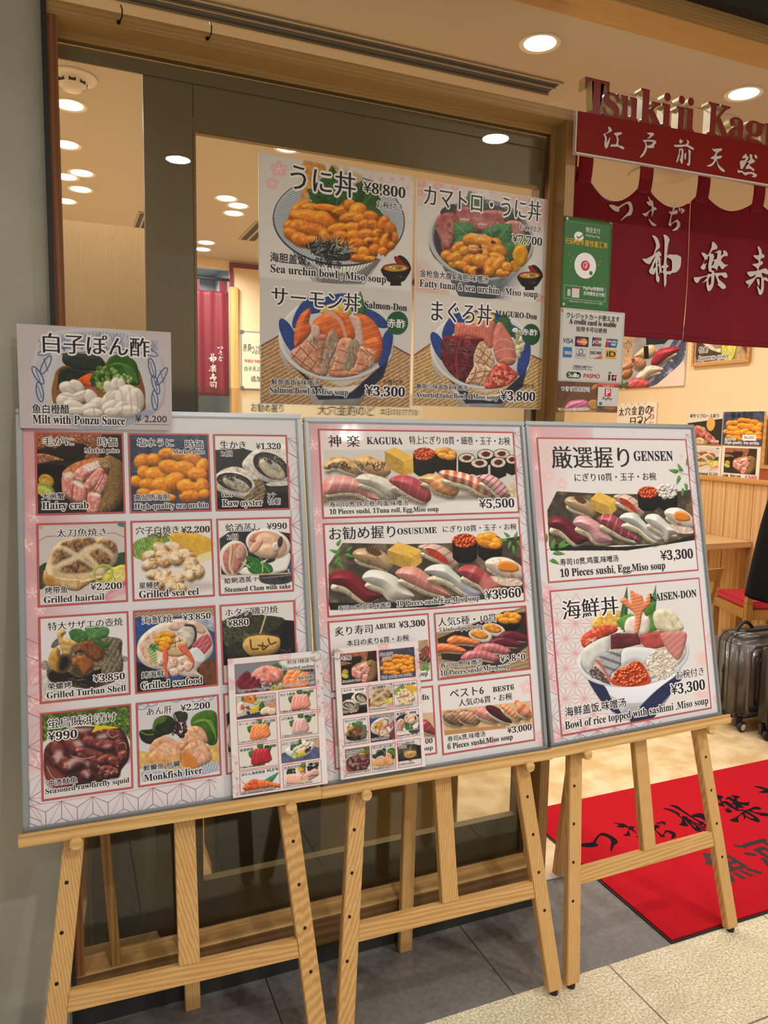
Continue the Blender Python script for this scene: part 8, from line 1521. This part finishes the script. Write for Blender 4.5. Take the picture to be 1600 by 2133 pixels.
t = thing('wall_shelf_frame', 'wooden picture frame at the right edge, beyond the sea urchin sheet', 'picture frame', (3.985, 1.75, 1.2)); keep2(MB().box(3.96, 4.0, 1.86, 1.885, 1.26, 1.62).box(3.96, 4.0, 1.2, 1.86, 1.26, 1.285).box(3.96, 4.0, 1.2, 1.86, 1.595, 1.62).build('frame', CAP), t); keep2(MB().box(3.985, 4.0, 1.2, 1.86, 1.285, 1.595).build('panel', mat('frame_panel', '5a4632', .5)), t)
t = thing('wall_ledge', 'reddish wooden strip on the wainscot right of the crab sheet', 'ledge', (3.98, 1.7, 1.18)); keep2(MB().box(3.97, 4.0, 1.2, 1.9, 1.182, 1.262).build('strip', mat('ledge_red', '9a4a26', .5)), t)

# ---------------------------------------------------------------- table with its menu stand, chairs
t = thing('table', 'pale wooden table against the right-hand wall beyond the doorway', 'table', (3.65, 2.3, 0)); keep2(MB().box(3.25, 3.98, 1.93, 2.62, .70, .742).build('tabletop', TABLE, bevel=.003), t)
for (x_, y_) in ((3.29, 1.98), (3.93, 1.98), (3.29, 2.56), (3.93, 2.56)): keep2(MB().box(x_ - .025, x_ + .025, y_ - .025, y_ + .025, 0, .70).build('leg', CHAIR), t)
t = thing('table_menu', 'white menu stand with rows of writing leaning on the table', 'menu', (3.8, 2.33, .742))
mf = Frame((3.675, 2.47, .875), (.155, -.17, 0), (-.045, -.05, -.13)); mb = MB(); mf.box(mb, 0, .215, 0, .15, -.006, 0); keep2(mb.build('card', mat('menu_card_white', 'e9e2da', .4)), t)
rr_ = random.Random(5); letters(mf, [(rr_.choice(['生ビール', '日本酒', 'ハイボール', 'ウーロン茶']), 'G', .012 + .05 * i, .028 + .022 * j, .012 + .05 * i + .036, .018 + .022 * j) for i in range(4) for j in range(6)], .001, t)
keep2(MB().hexa([mf(.02, .0, -.006), mf(.19, 0, -.006), Vector(mf(.19, .15, -.0)) + Vector((.05, .06, 0)), Vector(mf(.02, .15, 0)) + Vector((.05, .06, 0)), mf(.02, .004, -.01), mf(.19, .004, -.01), Vector(mf(.19, .15, 0)) + Vector((.055, .065, .004)), Vector(mf(.02, .15, 0)) + Vector((.055, .065, .004))]).build('stand', WHITE), t)
t = thing('dish', 'small white dish on the table before the menu stand', 'dish', (3.66, 2.2, .742)); keep2(MB().lathe([(0, 0), (.03, 0), (.034, .006), (.065, .016), (.062, .018), (.03, .009), (0, .008)], (3.69, 2.17, .742), 28).build('plate', mat('porcelain', 'efece6', .2), smooth=True), t)
SEAT = mat('seat_red', 'b3203a', .38, spec=.5)
def chair(label, p, a):
    """p = foot of the near back post, a = direction the chair faces"""
    t = thing('chair', label, 'chair', (p[0], p[1], 0), 'red-seated chairs at the table'); M = Matrix.Translation((p[0], p[1], 0)) @ Matrix.Rotation(a, 4, 'Z')
    def put(name, m, *bs, bevel=.004):
        mb = MB(); [mb.box(*b, M) for b in bs]; return keep2(mb.build(name, m, None, bevel=bevel), t)
    put('seat', SEAT, (.015, .405, .03, .43, .405, .455), bevel=.012); put('seat_frame', CHAIR, (.01, .41, .01, .045, .345, .405), (.01, .41, .40, .44, .345, .405), (.0, .04, .02, .43, .345, .405), (.38, .42, .02, .43, .345, .405))
    for (x_, y_) in ((.0, .41), (.38, .41)): put('leg', CHAIR, (x_, x_ + .04, y_, y_ + .036, 0, .40))
    for x_ in (0, .38):
        mb = MB(); v = lambda x, y, z: M @ Vector((x, y, z)); mb.hexa([v(x_, 0, 0), v(x_ + .04, 0, 0), v(x_ + .04, .04, 0), v(x_, .04, 0), v(x_, 0, .45), v(x_ + .04, 0, .45), v(x_ + .04, .04, .45), v(x_, .04, .45)]); mb.hexa([v(x_, 0, .45), v(x_ + .04, 0, .45), v(x_ + .04, .04, .45), v(x_, .04, .45), v(x_ + .004, -.075, .69), v(x_ + .036, -.075, .69), v(x_ + .036, -.05, .69), v(x_ + .004, -.05, .69)]); keep2(mb.build('back_post', CHAIR, None, bevel=.003), t)
    mb = MB(); v = lambda x, y, z: M @ Vector((x, y, z)); mb.hexa([v(.03, -.05, .61), v(.39, -.05, .61), v(.39, -.03, .61), v(.03, -.03, .61), v(.03, -.075, .69), v(.39, -.075, .69), v(.39, -.052, .69), v(.03, -.052, .69)]); keep2(mb.build('backrest', CHAIR, None, bevel=.003), t)
    return t
chair('oak chair with a red seat, its back post beside the black coat', (3.40, 1.43), -.35)
chair('oak chair with a red seat, mostly hidden behind the GENSEN board', (2.75, 1.47), .03)

# ---------------------------------------------------------------- red mat at the entrance
MATR = mat('mat_red', 'cc1a27', .95, noise=.35, nscale=330, bump=.9, bscale=420, spec=.1, col2='a5121f'); MATK = mat('mat_black', '15131a', .95, noise=.3, nscale=300, bump=.6, bscale=400, spec=.1)
t = thing('entrance_mat', 'red entrance mat with black brush characters lying across the doorway', 'mat', (1.95, .05, 0)); keep2(MB().box(1.143, 2.75, -.353, .462, .0, .0045).build('rubber_edge', RUBBER), t); keep2(MB().box(1.149, 2.744, -.347, .456, .004, .009).build('pile', MATR), t)
TF = lambda x, z: (x, z, .0096)
for k, b_ in (('tsu', (1.205, .10, 1.365, .212)), ('ki', (1.405, .118, 1.49, .255)), ('ji', (1.53, .085, 1.625, .222)), ('kami', (1.66, .03, 1.81, .285)), ('raku', (1.87, .055, 2.07, .285)), ('ju', (2.13, .05, 2.29, .28)), (SHI, (2.36, .06, 2.52, .27))): glyph_box(k, *b_, TF, MATK, t)
letters(Frame((0, 0, .0092), (1, 0, 0), (0, 1, 0)), [('魚', 'B', 1.55, -.20, 1.69, -.03), ('河', 'B', 1.73, -.20, 1.88, -.03), ('岸', 'B', 1.93, -.19, 2.08, -.03)], .0, t, 'characters')

# ---------------------------------------------------------------- luggage
def rbox(c, s, r, seg=5):
    bm = bmesh.new(); bmesh.ops.create_cube(bm, size=1, matrix=Matrix.Translation(c) @ Matrix.Diagonal((*s, 1)))
    bmesh.ops.bevel(bm, geom=bm.edges[:], offset=r, segments=seg, affect='EDGES'); return bm
def suitcase(label, cx, cy, w, d, h, z0, shell, dark, grooves=True, rot=0):
    t = thing('suitcase', label, 'suitcase', (cx, cy, 0), 'suitcases standing inside the doorway'); m = MB(); m.bm = rbox((cx, cy, z0 + (h - z0) / 2), (w, d, h - z0), .045); sh = keep2(m.build('shell', shell, smooth=True), t)
    g = MB()
    def loop(y, o, r): 
        x0, x1, a, b = cx - w / 2 - o, cx + w / 2 + o, z0 - o, h + o; c = .05; P = []
        for (px_, pz, a0) in ((x1 - c, b - c, 0), (x0 + c, b - c, PI / 2), (x0 + c, a + c, PI), (x1 - c, a + c, 1.5 * PI)):
            for k in range(6): P.append((px_ + c * math.cos(a0 + k * PI / 10), y, pz + c * math.sin(a0 + k * PI / 10)))
        g.tube(P, r, 6, True)
    for y_ in ((cy - d * .12, cy + d * .0, cy + d * .18) if grooves else (cy,)): loop(y_, -.001, .004)
    g.build('zip_band', dark, sh, smooth=True)
    if grooves:
        q = MB()
        for k in range(3): 
            o_ = .045 + k * .03; x0, x1, a, b = cx - w / 2 + o_, cx + w / 2 - o_, z0 + o_, h - o_; c = .035; P = []
            for (px_, pz, a0) in ((x1 - c, b - c, 0), (x0 + c, b - c, PI / 2), (x0 + c, a + c, PI), (x1 - c, a + c, 1.5 * PI)):
                for j in range(6): P.append((px_ + c * math.cos(a0 + j * PI / 10), cy - d / 2 - .001, pz + c * math.sin(a0 + j * PI / 10)))
            q.tube(P, .008, 8, True)
        q.build('rib', shell, sh, smooth=True)
        keep2(MB().tube([(cx - w / 2 - .006, cy + .0, h - .16 - .2 * k) for k in np.linspace(0, 1, 6)], .003, 6).cyl((cx - w / 2 - .008, cy, h - .17), (cx - w / 2 - .008, cy, h - .2), .005, 8).build('zip_pull', RUBBER, smooth=True), t)
    hd = [(cx - w * .3 + w * .34 * k, cy + .02, h - .012 + .055 * math.sin(PI * k)) for k in np.linspace(0, 1, 12)]; keep2(MB().tube(hd, .009, 8).build('carry_handle', RUBBER, smooth=True), t)
    keep2(MB().box(cx - w * .2, cx + w * .2, cy - .03, cy + .0, h - .004, h + .012).build('handle_base', dark, bevel=.005), t)
    for (x_, y_) in ((cx - w / 2 + .05, cy - d / 2 + .045), (cx + w / 2 - .05, cy - d / 2 + .045), (cx - w / 2 + .05, cy + d / 2 - .045), (cx + w / 2 - .05, cy + d / 2 - .045)):
        wl = keep2(MB().lathe([(.012, -.012), (.022, -.012), (.026, -.006), (.026, .006), (.022, .012), (.012, .012)], (x_, y_ - .018, .026), 24, 'Y').build('wheel', RUBBER, smooth=True), t)
        MB().lathe([(0, -.0135), (.016, -.013), (.018, -.011), (.018, .011), (.016, .013), (0, .0135)], (x_, y_ - .018, .026), 20, 'Y').build('hub', mat('wheel_hub', 'cfc4a8', .4) if grooves else dark, wl, smooth=True)
        keep2(MB().box(x_ - .022, x_ + .022, y_ - .004, y_ + .02, .02, z0 + .02).build('wheel_fork', dark, bevel=.004), t)
    return t
suitcase('dark grey ribbed suitcase behind the GENSEN easel rail, pale hub on its front wheel', 2.80, .845, .40, .23, .49, .055, mat('shell_grey', '5a5550', .32, .25, coat=.2), mat('shell_trim', '2b2a2b', .5))
suitcase('tall black suitcase at the right edge in front of the grey one', 2.80, .60, .34, .19, .5, .06, mat('shell_black', '221d19', .35, coat=.2), mat('shell_trim', '2b2a2b', .5), False)

# ---------------------------------------------------------------- the person just beyond the right edge, a black coat over the arm
pr = thing('person', 'person in black standing at the right edge, mostly outside the picture', 'person', (3.16, .20, 0)); SKIN = mat('skin', 'c99a7c', .5, spec=.3); CB = mat('coat_black', '0c0c0e', .65, spec=.25, bump=.1, bscale=60)
def skin(name, verts, edges, m, parent, levels=2):
    me = bpy.data.meshes.new(name); me.from_pydata([v[:3] for v in verts], edges, []); o = bpy.data.objects.new(name, me); COL.objects.link(o); sk = o.modifiers.new('skin', 'SKIN'); me.skin_vertices[0].data[0].use_root = True
    for i, v in enumerate(verts): me.skin_vertices[0].data[i].radius = (v[3], v[4] if len(v) > 4 else v[3])
    sb = o.modifiers.new('sub', 'SUBSURF'); sb.levels = sb.render_levels = levels; dg = bpy.context.evaluated_depsgraph_get(); m2 = bpy.data.meshes.new_from_object(o.evaluated_get(dg)); bpy.data.objects.remove(o); m2.shade_smooth(); m2.materials.clear(); return link(name, m2, m, parent)
px, py = 3.16, .20
BV = [(px, py, .92, .13, .1), (px, py, 1.12, .12, .09), (px, py, 1.34, .15, .1), (px, py, 1.46, .06), (px, py - .01, 1.55, .05), (px, py - .02, 1.64, .075, .085), (px, py - .01, 1.72, .07, .085),
      (px - .02, py + .18, 1.38, .055), (px - .06, py + .25, 1.14, .045), (px - .2, py + .27, .98, .035), (px - .27, py + .26, .95, .03), (px, py - .18, 1.38, .055), (px + .0, py - .24, 1.12, .045), (px - .04, py - .25, .88, .035), (px - .06, py - .25, .80, .03),
      (px, py + .1, .86, .085), (px, py + .11, .48, .06), (px + .02, py + .11, .09, .04), (px - .11, py + .12, .035, .032), (px, py - .1, .86, .085), (px, py - .11, .48, .06), (px + .02, py - .11, .09, .04), (px - .11, py - .12, .035, .032)]
BE = [(0, 1), (1, 2), (2, 3), (3, 4), (4, 5), (5, 6), (2, 7), (7, 8), (8, 9), (9, 10), (2, 11), (11, 12), (12, 13), (13, 14), (0, 15), (15, 16), (16, 17), (17, 18), (0, 19), (19, 20), (20, 21), (21, 22)]
keep2(skin('body', BV, BE, SKIN, None), pr)
JV = [(px, py, .86, .17, .14), (px, py, 1.12, .145, .115), (px, py, 1.34, .17, .12), (px, py, 1.45, .08), (px - .02, py + .18, 1.39, .075), (px - .06, py + .25, 1.14, .062), (px - .21, py + .27, .985, .05), (px, py - .18, 1.39, .075), (px, py - .24, 1.12, .062), (px - .045, py - .25, .87, .05)]
keep2(skin('jacket', JV, [(0, 1), (1, 2), (2, 3), (2, 4), (4, 5), (5, 6), (2, 7), (7, 8), (8, 9)], CB, None), pr)
TV = [(px, py, .9, .15, .12), (px, py + .1, .84, .1), (px, py + .11, .48, .075), (px + .02, py + .11, .1, .062), (px, py - .1, .84, .1), (px, py - .11, .48, .075), (px + .02, py - .11, .1, .062)]
keep2(skin('trousers', TV, [(0, 1), (1, 2), (2, 3), (0, 4), (4, 5), (5, 6)], mat('trousers_black', '141416', .8), None), pr)
hm = MB(); hm.lathe([(0, .11), (.05, .1), (.085, .06), (.095, 0), (.09, -.05), (.07, -.07)], (px + .015, py, 1.70), 24); keep2(hm.build('hair', mat('hair_black', '15110f', .5), smooth=True), pr)
fc = MB(); fc.cyl((px - .085, py - .02, 1.645), (px - .11, py - .02, 1.625), .011, 10, .014); keep2(fc.build('nose', SKIN, smooth=True), pr)
fe = MB(); [fe.lathe([(0, -.008), (.008, 0), (0, .008)], (px - .078, py - .02 + s_ * .033, 1.67), 10) for s_ in (-1, 1)]; fe.box(px - .09, px - .07, py - .04, py, 1.598, 1.603); keep2(fe.build('eyes_and_mouth', mat('eye_dark', '2a1a16', .4), smooth=False), pr)
for (hx0, hy0, hz0, sg_) in ((px - .27, py + .26, .95, 1), (px - .06, py - .25, .79, -1)):
    H = [(hx0, hy0, hz0, .028, .02), (hx0 - .04, hy0, hz0 - .03, .034, .018)]; Eh = [(0, 1)]
    for k in range(4):
        a = (k - 1.5) * .019; n0 = len(H); L_ = (.075, .085, .08, .065)[k]; H += [(hx0 - .065, hy0 + a, hz0 - .045, .0095), (hx0 - .065 - L_ * .5, hy0 + a * 1.15, hz0 - .06, .0085), (hx0 - .065 - L_ * .8, hy0 + a * 1.2, hz0 - .09, .0075)]; Eh += [(1, n0), (n0, n0 + 1), (n0 + 1, n0 + 2)]
    n0 = len(H); H += [(hx0 - .03, hy0 - sg_ * .035, hz0 - .03, .011), (hx0 - .06, hy0 - sg_ * .055, hz0 - .05, .009)]; Eh += [(0, n0), (n0, n0 + 1)]; keep2(skin('hand', H, Eh, SKIN, None, 2), pr)
for s_ in (1, -1): m_ = MB(); m_.bm = rbox((px - .04, py + s_ * .115, .045), (.27, .095, .085), .035); keep2(m_.build('shoe', mat('shoe_black', '17171a', .4), smooth=True), pr)
def coat(u, v):
    s = abs(math.sin(u * PI)); y = .47 + (.37 + .09 * v) * u + .01 * math.sin(u * 21 + v * 3); x = 2.80 + .05 * math.sin(u * 17 + 2 * v) * (.3 + v) * .6 + .06 * (1 - v); z = 1.29 - .05 * u ** 2 * (1 - v) - (.635 + .02 * math.sin(u * 11)) * v; return (x, y, z)
tag(MB().grid(coat, 40, 30).build('coat', CB, smooth=True, solid=.012), 'black coat hanging beside the oak chair at the right edge of the picture', 'coat')
